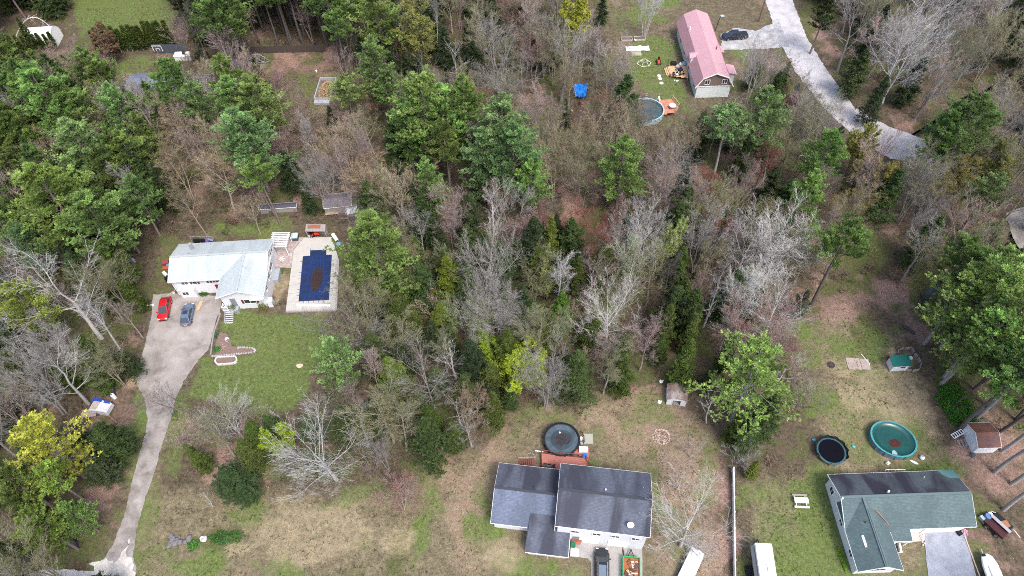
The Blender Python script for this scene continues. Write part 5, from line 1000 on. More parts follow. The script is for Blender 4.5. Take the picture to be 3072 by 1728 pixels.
c = K('C3', 1310, 465, .3); o = thing('pallet', 'stack of pale new pallets in the brush behind the lean-to', 'pallet', (c.x, c.y, 0), .05)
for i in range(6): MB().box(-1.2, 1.2, -.7 + i * .26, -.55 + i * .26, .5, .54).build('slat', WOODP, o)
for x in (-1.1, 0, 1.1): MB().box(x - .05, x + .05, -.7, .7, 0, .5).build('bearer', WOODG, o)
c = K('B6', 1330, 332, .1); o = thing('umbrella_base', 'white star-shaped umbrella stand lying on the gravel terrace', 'umbrella stand', (c.x, c.y, .06))
for i in range(3): MB().obox((0, 0, .06), (1.2, .1, .06), i * math.pi / 3 + .2).build('arm', WHITEP, o)
c = K('B6', 1425, 290, .1); simple('hose_coil', 'small coil of white hose at the edge of the pool terrace', 'hose', MB().lathe([(.14, .0), (.2, .03), (.24, .0), (.2, -.03)], (0, 0, .08), 14), WHITEP, (c.x, c.y, .06))
a, c = K('B6', 380, 100, 1.8), K('B6', 605, 100, 1.8); o = thing('clothes_rack', 'metal frame with black and purple things behind the white house', 'rack', (a.x, a.y, 0), heading(a, c)); w_ = (c - a).length
MB().tube((0, 0, 1.8), (w_, 0, 1.8), .04).tube((0, 0, 0), (0, 0, 1.8), .04).tube((w_, 0, 0), (w_, 0, 1.8), .04).tube((0, -.6, 0), (0, 0, 1.8), .04).tube((w_, -.6, 0), (w_, 0, 1.8), .04).build('frame', METAL, o)
MB().box(.4, w_ * .6, -.5, .0, .3, 1.2).build('black_cover', BLACK, o); MB().lump((w_ * .72, -.2, .6), .45, random.Random(1), .9).build('purple_cover', mat('purple_cloth', (.16, .08, .3), .7), o)
MB().slab([(w_ * .8, -.4, 1.3), (w_ * .98, -.4, .9), (w_ * .98, 0, .9), (w_ * .8, 0, 1.3)], .05).build('blue_slide', mat('slide_blue', (.15, .2, .35), .5), o)
for nm, x, y, col, s in (('dark red tub', 128, 375, 'dull_red', .5), ('blue crate', 155, 395, 'junk_blue', .3), ('red-orange cart', 130, 430, 'junk_orange', .4)):
    c = K('B6', x, y, .3); simple('storage_tub', f'{nm} stored against the left wall of the white house', 'tub', MB().loft([[(-s, -s * .7, 0), (s, -s * .7, 0), (s, s * .7, 0), (-s, s * .7, 0)], [(-s * 1.15, -s * .85, s * 1.3), (s * 1.15, -s * .85, s * 1.3), (s * 1.15, s * .85, s * 1.3), (-s * 1.15, s * .85, s * 1.3)]]), mat(col, {'dull_red': (.25, .06, .07), 'junk_blue': (.08, .25, .45), 'junk_orange': (.4, .09, .04)}[col], .5, .2), (c.x, c.y, 0), .2)
c = K('B6', 125, 490, .5); chair('white garden chair with black cushion left of the white house', (c.x, c.y, 0), .9, WHITEP)
c = K('B6', 145, 535, .5); simple('storage_tub', 'black and white lidded tub at the front left corner of the white house', 'tub', MB().box(-.4, .4, -.3, .3, 0, .7).box(-.42, .1, -.32, .32, .7, .76), BLACK, (c.x, c.y, 0), .4)
c = K('B6', 200, 685, .1); simple('branch_heap', 'pale broken sticks between the red car and the house', 'sticks', MB().beam((-.8, -.5, .1), (.5, .5, .3), .05).beam((-.2, .3, .1), (.4, -.4, .15), .06).beam((0, 0, .1), (.3, .8, .2), .04).lump((.2, 0, 0), .22), mat('pale_stick', (.5, .45, .42)), (c.x, c.y, 0))
c = K('A5', 1085, 838); simple('litter', 'white scraps lying left of the red car', 'litter', MB().lump((-.4, 0, 0), .18).lump((.1, .05, 0), .14).lump((.5, .1, 0), .22), WHITEP, (c.x, c.y, 0))
c = K('A5', 960, 515, .3); simple('water_tank', 'pale grey round tank in the wood left of the white house', 'tank', MB().lathe([(0, 0), (.5, 0), (.55, .4), (.3, .9), (0, .95)], n=14), mat('grey_blue_tank', (.3, .33, .38), .5, .2), (c.x, c.y, 0))
# camper/boat with blue tarp in the wood
c = K('C6', 880, 740, .8); o = thing('camper_trailer', 'white truck camper with blue tarp strips among the trunks left of the driveway', 'camper', (c.x, c.y, 0), math.radians(-12))
MB().loft([[(x, -.95, .3), (x, .95, .3), (x, .95 * k, z), (x, -.95 * k, z)] for x, k, z in ((-1.5, .95, .95), (0, .95, 1.4), (1.4, .9, 1.4), (1.6, .85, 1.1))]).build('body', mat('grubby_white', (.55, .53, .55), .5, .15, 2), o)
MB().box(-1.0, -.1, -.6, .6, 1.42, 1.46).build('roof_panel', mat('tan_panel', (.36, .32, .29)), o); MB().box(-1.4, .1, .6, 1.1, 1.2, 1.45).box(.5, 1.5, .55, .95, 1.41, 1.47).build('tarp', mat('royal_blue_tarp', (.02, .06, .35), .4, .3, 3), o)
for y in (-.9, .9): t, r = MB(), MB(); wheel(t, r, (-.2, y, .3), .3, .2); tt = t.build('wheel', RUBBER, o); r.build('rim', METAL, tt)
c = K('C6', 640, 880, .3); simple('plywood_sheet', 'pinkish weathered plywood sheet beside the blue-tarped camper', 'board', MB().slab([(-1.2, -.7, .5), (1.2, -.5, .45), (1.2, .7, .5), (-1.1, .6, .55)], .06).box(-1, -.9, -.5, -.4, 0, .45).box(.9, 1, -.4, -.3, 0, .42), mat('pink_plywood', (.3, .23, .22), .8, .2), (c.x, c.y, 0))
c = K('C6', 1155, 490, .6); simple('propane_tank', 'white round-topped tank behind the blue-tarped camper', 'tank', MB().lathe([(0, 0), (.3, 0), (.3, .9), (.2, 1.1), (0, 1.15)], n=14), WHITEP, (c.x, c.y, 0))
c = K('C6', 1110, 390, .6); simple('dark_bin', 'dark lidded bin behind the white tank in the wood', 'bin', MB().box(-.6, .5, -.5, .5, 0, 1.0).box(-.6, .5, -.5, .5, 1.0, 1.05), mat('dark_tub', (.07, .07, .09)), (c.x, c.y, 0), .3)
c = K('B1', 550, 1045, .3); o = thing('canoe', 'small blue and grey canoe half hidden under the left pines', 'canoe', (c.x, c.y, 0), .5); MB().loft([[(x, -w, .4), (x, -w * .4, .05), (x, w * .4, .05), (x, w, .4)] for x, w in ((-1.3, .03), (-.7, .3), (.2, .35), (.9, .25), (1.3, .03))]).build('hull', mat('canoe_blue', (.1, .13, .28), .4, .2), o); MB().box(-.2, .1, -.3, .3, .38, .42).build('seat', WHITEP, o)
c = K('B1', 495, 1195, .4); simple('rowing_boat', 'upturned dark boat hull under the left pines near the road', 'boat', MB().loft([[(x, -w, .0), (x, w, .0), (x, w * .6, h), (x, -w * .6, h)] for x, w, h in ((-1.6, .3, .3), (-.6, .75, .6), (.6, .75, .6), (1.6, .2, .35))]), mat('dark_hull', (.05, .05, .06), .6, .2), (c.x, c.y, 0), -.5)
c = K('B1', 1478, 1180); simple('boulder', 'pale grey boulder beside the iris clump on the lower lawn', 'boulder', MB().lump((0, 0, 0), .5, random.Random(9), .7, 8), mat('pale_stone', (.45, .43, .4)), (c.x, c.y, -.05))
o = thing('stone_heap', 'heap of dark stones and dry stalks at the left of the lower lawn', 'stones', K('B1', 1290, 1185)); r = random.Random(5)
for i in range(16): MB().lump((r.gauss(0, .8), r.gauss(0, .7), 0), r.uniform(.2, .45), r, .7, 7).build('stone', mat('dark_rock', (.15, .14, .15), .9, .35, 3), o)
c = K('A6', 335, 1275); stone = simple('flat_stone', 'flat pale stone lying in the mown lawn', 'stone', MB().prism([(.55 * math.cos(t) * (1 + .2 * math.sin(t * 3)), .4 * math.sin(t)) for t in [k * .63 for k in range(10)]], 0, .06), mat('pale_tan_stone', (.5, .42, .3), .9), (c.x, c.y, 0))
o = thing('wire_fence', 'dark wire fence from the corner of the white house to the pool terrace', 'fence', K('B6', 1195, 835)); q = K('B6', 1375, 805) - K('B6', 1195, 835)
for i in range(4): p = q * (i / 3); MB().tube((p.x, p.y, 0), (p.x, p.y, 1.1), .03).build('post', BLACK, o)
MB().tube((0, 0, 1.05), (q.x, q.y, 1.05), .02).tube((0, 0, .55), (q.x, q.y, .55), .015).tube((0, 0, .1), (q.x, q.y, .1), .015).build('wire', BLACK, o)
# ---- red-roofed house yard
def bed(label, a, c, name='raised_bed', hgt=.4, depth=1.3, extra=None):
    o = thing(name, label, 'garden bed', (a.x, a.y, 0), heading(a, c)); w_ = (c - a).length
    MB().box(.08, w_ - .08, .08, depth - .08, 0, hgt - .12).build('soil', SOIL, o)
    for bx in ((0, w_, 0, .08), (0, w_, depth - .08, depth), (0, .08, .08, depth - .08), (w_ - .08, w_, .08, depth - .08)): MB().box(*bx, 0, hgt).build('board', mat('bed_board', (.4, .38, .35), .8, .2), o)
    return o
bed('left one of two long raised beds below the birch', K('B7', 88, 452), K('B7', 208, 448)); bed('right one of two long raised beds, with a white bag on it', K('B7', 228, 446), K('B7', 350, 440))
c = K('B7', 237, 436, .4); simple('bag', 'small white bag on the end of the raised bed', 'bag', MB().lump((0, 0, 0), .25, random.Random(3)), WHITEP, (c.x, c.y, .3))
a, c = K('B7', 135, 528, .4), K('B7', 388, 520, .4); o = thing('wrapped_bundle', 'long bundle wrapped in white plastic below the raised beds', 'bundle', (a.x, a.y, 0), heading(a, c)); w_ = (c - a).length
for i in range(3):
    rg = []
    for k in range(9): x = w_ * k / 8; q = .32 + .08 * math.sin(k * 2.1 + i * 2); rg.append([(x, -.5 + i * .5 + q * math.cos(t) + .1 * math.sin(k * 1.3 + i), .3 + q * .8 * math.sin(t)) for t in [j * math.pi / 3 for j in range(6)]])
    MB().loft(rg).build('wrap', mat('white_tarp', (.72, .7, .72), .5, .15, 2), o)
c = K('B7', 250, 580); simple('slab', 'square mossy slab below the white wrapped bundle', 'slab', MB().box(-1.1, 1.1, -.9, .9, 0, .08), mat('mossy_slab', (.3, .29, .22), .9, .25), (c.x, c.y, 0))
c = K('B7', 335, 675, .4); o = thing('climbing_dome', 'white hexagonal pipe frame on the lawn below the bundle', 'climbing frame', (c.x, c.y, 0)); hx = [(1.6 * math.cos(k * math.pi / 3 + .1), 1.3 * math.sin(k * math.pi / 3 + .1)) for k in range(6)]
for (x0, y0), (x1, y1) in zip(hx, hx[1:] + hx[:1]): MB().tube((x0, y0, .1), (x1, y1, .1), .06).tube((x0, y0, .1), (x0 * .5, y0 * .5, .8), .045).tube((x0 * .5, y0 * .5, .8), (x1 * .5, y1 * .5, .8), .045).build('pipe', mat('cream_pipe', (.6, .62, .5), .5), o)
for i, (x, y, w_) in enumerate(((497, 825, 'topmost'), (507, 856, 'middle'), (522, 905, 'lowest'))):
    c = K('B7', x, y); simple('stepping_stone', f'{w_} of three round white stepping discs on the lawn', 'stepping stone', MB().cyl((0, 0), .42, 0, .08, 18), TRIM, (c.x, c.y, .0), 0, 'white stepping discs')
o = thing('caution_tape', 'sagging yellow tape strip above the grass left of the white discs', 'tape', K('B7', 190, 800)); q = K('B7', 430, 800) - K('B7', 190, 800)
for i in range(11): p, e = q * (i / 11), q * ((i + .62) / 11); MB().beam((p.x, p.y, .4 + .1 * math.sin(i)), (e.x, e.y + .1, .42 + .1 * math.sin(i + 1)), .03, .1).build('strip', mat('dull_yellow', (.4, .38, .08), .6), o)
for i in range(4): p = q * (i / 3); MB().tube((p.x, p.y, 0), (p.x, p.y, .6), .025).build('stake', WOODG, o)
o = thing('stone_heap', 'heap of rubble and dead stalks against the red-roofed house', 'stones', K('B7', 655, 465)); r = random.Random(15)
for i in range(24): MB().lump((r.gauss(0, .6), r.gauss(0, 1.0), 0), r.uniform(.12, .3), r, .6, 6).build('stone', mat('brown_rock', (.18, .13, .11), .9, .4, 3), o)
c = K('B7', 652, 700, .9); o = thing('grill', 'black covered grill at the far left corner of the pine deck', 'grill', (c.x, c.y, .7)); MB().box(-.7, .7, -.4, .4, .2, .7).build('cover', BLACK, o, bevel=.06); MB().box(-.6, .6, -.3, .3, .7, .95).build('lid', BLACK, o, bevel=.1)
for x in (-.6, .6): MB().box(x - .04, x + .04, -.3, .3, 0, .2).build('leg', METAL, o)
for lb, x, y, s, m_2 in (('grey rubbish bag at the centre of the pine deck', 700, 722, .5, mat('grey_bag', (.3, .31, .33), .4, .2, 3)), ('black rubbish bag on the right half of the pine deck', 730, 752, .55, BLACK), ('dark grey bag between the grey and black bags on the deck', 690, 748, .35, mat('dark_bag', (.08, .09, .12), .35, .2)), ('blue-white bag against the house wall on the deck', 770, 690, .5, mat('blue_bag', (.25, .35, .5), .4, .4, 3)), ('white bag at the back of the pine deck', 730, 690, .35, WHITEP)):
    c = K('B7', x, y, 1.0); simple('rubbish_bag', lb, 'bag', MB().lump((0, 0, 0), s, random.Random(x), .8, 8), m_2, (c.x, c.y, .7))
c = K('B7', 680, 815, 1.0); o = thing('patio_furniture', 'black patio chairs pushed together at the near edge of the pine deck', 'chairs', (c.x, c.y, .7), .1)
for i in range(4): MB().obox((-.5 + i * .75, .1 * (i % 2), .4), (.5, .5, .06), .3 * i).build('seat', BLACK if i != 1 else WHITEP, o); MB().obox((-.5 + i * .75, .35, .7), (.5, .06, .5), .3 * i).build('backrest', BLACK, o)
c = K('B7', 693, 880); simple('litter', 'white scraps in the grass just below the pine deck', 'litter', MB().lump((0, 0, 0), .3, random.Random(4), .4).lump((-.6, .2, 0), .15), WHITEP, (c.x, c.y, 0))
a, c = K('B7', 1578, 235, 0), K('B7', 1640, 0, 0); o = thing('utility_pole', 'brown wooden utility pole beside the pale road', 'pole', (a.x, a.y, 0)); MB().tube((0, 0, 0), (.2, 0, 10), .17, .12, 10).build('pole', mat('pole_wood', (.13, .09, .07), .9, .2), o); MB().beam((-1.1, 0, 9.2), (1.4, 0, 9.2), .12).build('crossarm', WOODG, o)
for x in (-1, -.4, .7, 1.3): MB().cyl((x, 0), .06, 9.26, 9.45, 8).build('insulator', METAL, o)
c = K('B7', 1105, 335, 0); o = thing('yard_lamp', 'dark post with round grey dish at the corner of the red roof', 'post', (c.x, c.y, 0)); MB().tube((0, 0, 0), (.6, .3, 3.6), .08).build('post', BLACK, o); MB().lathe([(0, 0), (.35, .05), (.5, .2), (.45, .22), (0, .08)], (1.0, .2, 3.5), 14).build('dish', mat('grey_dish', (.3, .36, .4), .4), o)
c = K('B7', 1405, 700, 0); simple('marker_post', 'thin white post in the scrub right of the red-roofed house', 'post', MB().tube((0, 0, 0), (.2, 0, 3.2), .06), mat('cream_pipe', (.6, .62, .5)), (c.x, c.y, 0))
c = K('A3', 1270, 1145, .3); simple('tyre', 'old dark tyre lying in the brown grass below the red-roofed house', 'tyre', MB().lathe([(.25, 0), (.42, 0), (.45, .12), (.42, .22), (.25, .22), (.25, 0)], n=18), RUBBER, (c.x, c.y, .02))
c = K('A3', 1620 * 0 + 1605, 0, 0)
c = K('A3', 540, 650, 1.6); o = thing('tarp_shelter', 'bright blue tarp hung as a shelter among the bare trees', 'tarp', (c.x, c.y, 0)); t_ = MB(); r = random.Random(3); N_ = 8
g_ = [[(-1.8 + 3.4 * i / N_ * (1 - .35 * j / N_) + .5 * j / N_, 1.2 - 2.6 * j / N_, 2.2 - 1.3 * (j / N_) ** 1.5 + .35 * r.uniform(-1, 1)) for i in range(N_ + 1)] for j in range(N_ + 1)]
t_.v = [p for row in g_ for p in row]; t_.f = [(j * (N_ + 1) + i, j * (N_ + 1) + i + 1, (j + 1) * (N_ + 1) + i + 1, (j + 1) * (N_ + 1) + i) for j in range(N_) for i in range(N_)]
tp = t_.build('tarp', mat('bright_blue_tarp', (.02, .24, .75), .4, .2, 2), o); sm_ = tp.modifiers.new('thick', 'SOLIDIFY'); sm_.thickness = .02
for x, y in ((-1.8, 1.2), (1.6, 1.2), (.4, -1.4)): MB().tube((x, y, 0), (x, y, 2.2), .05).build('pole', WOODG, o)
c = K('A3', 555, 748, .4); simple('brown_tent', 'small brown box shelter below the blue tarp', 'box', MB().loft([[(-1.0, -.7, 0), (.9, -.7, 0), (.9, .8, 0), (-1.0, .8, 0)], [(-.6, -.4, 1.0), (.7, -.4, .9), (.7, .5, .9), (-.6, .5, 1.0)]]), mat('dark_brown_wood', (.13, .06, .05), .8, .2), (c.x, c.y, 0))
o = thing('woodpile', 'scattered pale firewood below the brown box in the clearing', 'woodpile', K('A3', 585, 895)); r = random.Random(21)
for i in range(34): a_ = r.uniform(0, 3.1); x, y = r.gauss(0, .9), r.gauss(0, .8); z = r.uniform(.08, .4); MB().tube((x - .3 * math.cos(a_), y - .3 * math.sin(a_), z), (x + .3 * math.cos(a_), y + .3 * math.sin(a_), z), r.uniform(.07, .13), n=6).build('log', r.choice([mat('split_wood', (.4, .27, .18), .8, .2), WOODG, WOODP]), o)
c = K('A3', 210, 918); simple('orange_crate', 'small orange crate beside the big pine in the middle wood', 'crate', MB().box(-.4, .4, -.4, .4, 0, .6), mat('orange_plastic', (.6, .14, .03), .5, .1), (c.x, c.y, 0), .2)
for lb, x, y in (('upper', 480, 810), ('lower', 397, 817)): c = K('A3', x, y); simple('board', f'{lb} pale board lying in the brown clearing', 'board', MB().beam((-.3, .6, .1), (.3, -.6, .1), .16, .05), mat('pale_timber', (.48, .38, .3)), (c.x, c.y, 0))
# ---- top left
a, c = K('C1', 1590, 510, .2), K('C2', 560, 235, 0)
def board_fence(label, a, c, h=1.8, m=None, pitch=1.2):
    o = thing('board_fence', label, 'fence', (a.x, a.y, 0), heading(a, c)); ln = (c - a).length; n = max(1, int(ln / pitch))
    for i in range(n): x = ln * i / n; MB().box(x + .02, x + ln / n - .02, -.03, .03, .08, h).build('fence_panel', m, o); MB().box(x - .05, x + .05, .03, .13, 0, h + .08).build('post', m, o)
    MB().beam((0, .05, h * .8), (ln, .05, h * .8), .05, .1).build('rail', m, o); return o
DF = mat('dark_blue_wood', (.07, .08, .1), .8, .2, 2)
fo = board_fence('dark slate board fence with a white basketball square at its left end', K('C1', 1605, 550), K('C2', 520, 232), 2.3, DF)
board_fence('dark board fence along the leaf-strewn clearing under the tall trunks', K('C2', 960, 240), K('C2', 2090, 215), 1.8, mat('dark_wood', (.07, .055, .05)))
c = K('C1', 1640, 515, 1.5); o = thing('basketball_board', 'white-outlined basketball backboard fixed to the dark fence', 'basketball hoop', (c.x, c.y - .2, 1.2), heading(K('C1', 1605, 550), K('C2', 520, 232))); mb = MB()
for W_, H0, H1, t in ((1.1, 0, 1.5, .12), (.45, .1, .75, .1)): mb.box(-W_, W_, -.05, 0, H1 - t, H1).box(-W_, -W_ + t, -.05, 0, H0, H1 - t).box(W_ - t, W_, -.05, 0, H0, H1 - t); 
mb.build('outline', TRIM, o); MB().lathe([(.22, 0), (.25, 0), (.25, .03), (.22, .03)], (0, -.3, .1), 14).build('hoop', mat('orange_plastic', (.6, .14, .03)), o)
for i, (x, y, w_) in enumerate(((1262, 545, 'leftmost'), (1378, 530, 'middle'), (1485, 515, 'rightmost'))):
    c = K('C1', x, y); simple('fence_post', f'{w_} of three pale posts in the grass below the cedar hedge', 'post', MB().tube((0, 0, 0), (-.05, 0, 2.0), .1, n=8), mat('grey_post', (.42, .38, .35), .9), (c.x, c.y, 0), 0, 'pale posts below the hedge')
c = K('C2', 430, 265, .8); o = thing('storage_shed', 'small white box shed beside the round evergreen shrub', 'shed', (c.x, c.y, 0)); MB().box(-1.9, 1.7, -.8, .9, 0, 1.2).build('wall', WHITE, o); MB().box(-2.0, 1.8, -.9, 1.0, 1.2, 1.28).build('roof', TRIM, o); MB().box(0, .5, -.2, .9, 1.3, 1.7).build('black_bag', BLACK, o)
c = K('C2', 1275, 320, .6); o = thing('boat_trailer', 'empty galvanised trailer with dark load at the edge of the clearing', 'trailer', (c.x, c.y, 0), -.05)
MB().beam((-2.2, -.8, .6), (2.2, -.8, .6), .1).beam((-2.2, .8, .6), (2.2, .8, .6), .1).beam((2.2, -.8, .6), (3.2, 0, .5), .1).beam((2.2, .8, .6), (3.2, 0, .5), .1).build('frame', METAL, o)
for x in (-2, -.7, .7, 2): MB().beam((x, -.8, .62), (x, .8, .62), .08).build('crossbar', METAL, o)
MB().box(-1.8, 1.2, -.7, .7, .65, 1.1).build('load', mat('dark_load', (.04, .04, .06), .6, .3), o)
for y in (-.95, .95): t, r = MB(), MB(); wheel(t, r, (-.4, y, .35), .35, .2); tt = t.build('wheel', RUBBER, o); r.build('rim', METAL, tt)
MB().path([(-2, -.8, .7), (-1, -.8, 1.6), (1, -.8, 1.7), (2.2, -.8, .7)], .05).path([(-2, .8, .7), (-1, .8, 1.6), (1, .8, 1.7), (2.2, .8, .7)], .05).build('hoop', METAL, o)
c = K('C2', 1095, 325); simple('marker_post', 'single tan post between the pines and the empty trailer', 'post', MB().tube((0, 0, 0), (0, 0, 3.4), .1), WOODP, (c.x, c.y, 0))
a, c, e = K('C2', 1972, 770, .4), K('C2', 2150, 770, .4), K('C2', 1980, 540, .4); o = thing('garden_plot', 'grey timber-framed garden plot full of dead stalks beside the pines', 'garden bed', (a.x, a.y, 0), heading(a, c)); w_, d_ = (c - a).length, (e - a).length
for bx in ((0, w_, -.2, .0), (0, w_, d_, d_ + .2), (-.2, 0, -.2, d_ + .2), (w_, w_ + .15, -.2, d_ + .2)): MB().box(*bx, 0, .8).build('board', mat('grey_timber', (.33, .33, .36), .9, .15), o)
MB().box(0, w_, -1.5, -.3, 0, .5).build('front_box', mat('grey_timber', (.33, .33, .36)), o); MB().box(0, w_, 0, d_, 0, .08).build('soil', SOIL, o)
scatter('dead_stalks', (w_ / 2, d_ / 2), w_ / 2.1, d_ / 2.1, .1, 500, .28, mat('dry_stalks', (.3, .21, .12), .9, .5, 2), r9, parent=o, heap=.5)
c = K('C2', 1830, 1078, .3); simple('water_tank', 'small dark blue barrel in the brush below the garden frame', 'barrel', MB().cyl((0, 0), .35, 0, .9), mat('blue_barrel', (.05, .08, .15), .5), (c.x, c.y, 0))
c = K('A2', 458, 520); simple('bucket', 'tiny white bucket in the leaf litter above the garden frame', 'bucket', MB().cyl((0, 0), .2, 0, .4), WHITEP, (c.x, c.y, 0))
# felled log lying across the leaves
a, c = K('C6', 1040, 900, 0), K('C6', 1370, 1190, 0); simple('fallen_log', 'brown fallen log beside the blue-tarped camper', 'log', MB().tube((a.x, a.y, .2), (c.x, c.y, .15), .2, .14, 8), mat('brown_log', (.2, .12, .09), .9, .25), (0, 0, 0))

# ------------------------------------------------------------------ trees
UPV = np.array([0, 0, 1.0])
def nrm(a): return a / (np.linalg.norm(a, axis=-1, keepdims=True) + 1e-9)
def grow(pp, pr, M, t0, t1, ang, lenf, Kp, rg, up=.1, wig=.12, rf=.6, tip=.25, lens=None, whorl=0, flat=0.0):
    # pp [N,K,3] parents, pr [N,K] radii -> M children per parent as polylines
    N_, K_, _ = pp.shape; t = (np.arange(M)[None] + rg.random((N_, M))) / M * (t1 - t0) + t0
    if whorl: t = np.clip((np.round(t * whorl) + rg.normal(0, .12, t.shape)) / whorl, 0, .995)
    s = t * (K_ - 1); i = np.minimum(s.astype(int), K_ - 2); f = (s - i)[..., None]; n = np.arange(N_)[:, None]
    p0 = pp[n, i] * (1 - f) + pp[n, i + 1] * f; T = nrm(pp[n, i + 1] - pp[n, i]); rr_ = pr[n, i] * (1 - f[..., 0]) + pr[n, i + 1] * f[..., 0]
    az = (np.arange(M)[None] * 2.399 + rg.random((N_, 1)) * 6.28 + rg.normal(0, .5, (N_, M)))
    A = nrm(np.cross(T, np.array([.31, .95, .07]))); B = np.cross(T, A); S = A * np.cos(az)[..., None] + B * np.sin(az)[..., None]
    if flat: S = S * np.array([1, 1, 1 - flat]); S = nrm(S)
    a = np.radians(rg.uniform(ang[0], ang[1], (N_, M)))[..., None]; d = nrm(T * np.cos(a) + S * np.sin(a))
    if lens is None:
        pl = np.linalg.norm(np.diff(pp, axis=1), axis=2).sum(1)[:, None]; ln = pl * lenf * rg.uniform(.6, 1.2, (N_, M)) * (1 - .45 * t)
    else: ln = lens(t) * rg.uniform(.7, 1.15, (N_, M))
    st = (ln / (Kp - 1))[..., None]; pts = [p0]
    for k in range(Kp - 1): d = nrm(d + UPV * up + rg.normal(0, wig, d.shape)); pts.append(pts[-1] + d * st)
    P_ = np.stack(pts, 2).reshape(N_ * M, Kp, 3); q = np.linspace(1, tip, Kp)[None] * (rr_ * rf).reshape(-1, 1)
    return P_, q, t.reshape(-1)
def tubes(pp, pr, S):
    N_, K_, _ = pp.shape; T = np.empty_like(pp); T[:, 1:-1] = pp[:, 2:] - pp[:, :-2]; T[:, 0] = pp[:, 1] - pp[:, 0]; T[:, -1] = pp[:, -1] - pp[:, -2]; T = nrm(T)
    A = nrm(np.cross(T, np.array([.31, .95, .07]))); B = np.cross(T, A); az = np.arange(S) * 2 * math.pi / S
    v = pp[:, :, None] + (A[:, :, None] * np.cos(az)[:, None] + B[:, :, None] * np.sin(az)[:, None]) * pr[:, :, None, None]
    ix = np.arange(N_ * K_ * S).reshape(N_, K_, S); nx_ = np.roll(ix, -1, 2) if S > 2 else ix[:, :, ::-1]
    if S > 2: f = np.stack([ix[:, :-1], nx_[:, :-1], nx_[:, 1:], ix[:, 1:]], -1).reshape(-1, 4)
    else: f = np.stack([ix[:, :-1, 0], ix[:, :-1, 1], ix[:, 1:, 1], ix[:, 1:, 0]], -1).reshape(-1, 4)
    return v.reshape(-1, 3), f
def joinq(parts):
    vs_, fs, o = [], [], 0
    for v, f in parts: vs_.append(v); fs.append(f + o); o += len(v)
    return np.concatenate(vs_), np.concatenate(fs)
def stem(h, r, lean, Kp, rg, wig=.25, x=0, y=0, tip=.12, spread=0):
    z = np.linspace(0, 1, Kp); w = np.cumsum(rg.normal(0, wig, (Kp, 2)), 0) * h / 100; a = rg.random() * 6.28
    p = np.stack([x + w[:, 0] + math.cos(a) * lean * z * h, y + w[:, 1] + math.sin(a) * lean * z * h, z * h], 1)[None]
    return p, (r * (1 - z * (1 - tip)))[None]
def starts(p, n, size, rg, flat=.5, seg=6, width=.16, upb=.25, dirs=None):
    # needle tufts: narrow blades radiating from each point
    N_ = len(p); u = rg.normal(size=(N_, seg, 3)); u[..., 2] = u[..., 2] * flat + upb; u = nrm(u)
    if dirs is not None: u = nrm(u * .62 + dirs[:, None])
    L_ = size * rg.uniform(.6, 1.25, (N_, 1, 1)) * rg.uniform(.7, 1.1, (N_, seg, 1))
    s = nrm(np.cross(u, rg.normal(size=u.shape))) * L_ * width; c = np.broadcast_to(p[:, None], u.shape)
    v = np.stack([c, c + u * L_ * .55 + s, c + u * L_, c + u * L_ * .55 - s], 2).reshape(-1, 3)
    return v, np.arange(len(v)).reshape(-1, 4)
def mk(name, v, f, m, vals=None, smooth=True):
    me_ = npmesh(name, v, f, 4)
    if vals is not None: tone(me_, None, len(vals), len(v) // len(vals), vals=vals)
    me_.materials.append(m)
    if smooth: me_.shade_smooth()
    return me_
TPL = {}
def pine(key, seed, h=20, R=4.6, base=.3, nb=88, dens=1.0, size=.35):
    rg = np.random.default_rng(seed); tp, tr = stem(h, .3, .02, 9, rg); lob = rg.random(3) * 6.28; k1 = rg.uniform(.5, 1.35, 12)
    def lens(t):
        q = (t - base) / (1 - base); return R * np.clip(np.minimum(.6 + q * 2.4, 1.12) * (1 - q ** 1.5) ** .75, .07, 1.2) * rg.choice(k1, t.shape)
    b, br, t = grow(tp, tr, nb, base, .985, (62, 88), 1, 6, rg, up=.045, wig=.07, rf=.32, tip=.15, lens=lens, whorl=13)
    b[:, :, 2] += np.linspace(0, 1, 6)[None] ** 2 * .1
    tw, twr, tt = grow(b, br, 16, .25, 1.0, (22, 50), .27, 3, rg, up=.1, wig=.08, rf=.5, flat=.8)
    keep = rg.random(len(tw)) < dens; tw, twr = tw[keep], twr[keep]
    pts = []
    for q in (.35, .65, .9, 1.0): i = q * 2; j = min(int(i), 1); pts.append(tw[:, j] * (1 - (i - j)) + tw[:, j + 1] * (i - j) + rg.normal(0, .1, (len(tw), 3)))
    pts.append(b[:, -1]); P_ = np.concatenate(pts); dd_ = nrm(tw[:, 2] - tw[:, 0]); dd_ = np.concatenate([dd_] * 4 + [nrm(b[:, -1] - b[:, -2])])
    v, f = starts(P_, 0, size * 1.1, rg, .5, 9, .13, .35, dd_)
    hgt = (P_[:, 2] / h); tn = rg.uniform(.7, 1.3, len(P_)); pad = np.concatenate([np.repeat(rg.uniform(.7, 1.4, nb), 16)[keep]] * 4 + [np.full(len(b), 1.3)]); tn = tn * pad
    tn = tn * (1 + .5 * (vnoise(P_[:, 0] * .5 + 40, P_[:, 2] * .6 + P_[:, 1] * .3 + 40, seed) - .5))
    TPL[key] = [('trunk', mk('trunk', *joinq([tubes(tp, tr, 8), tubes(b, br, 4)]), M_BARK)), ('foliage', mk('foliage', v, f, M_NEEDLE, tn, False))]
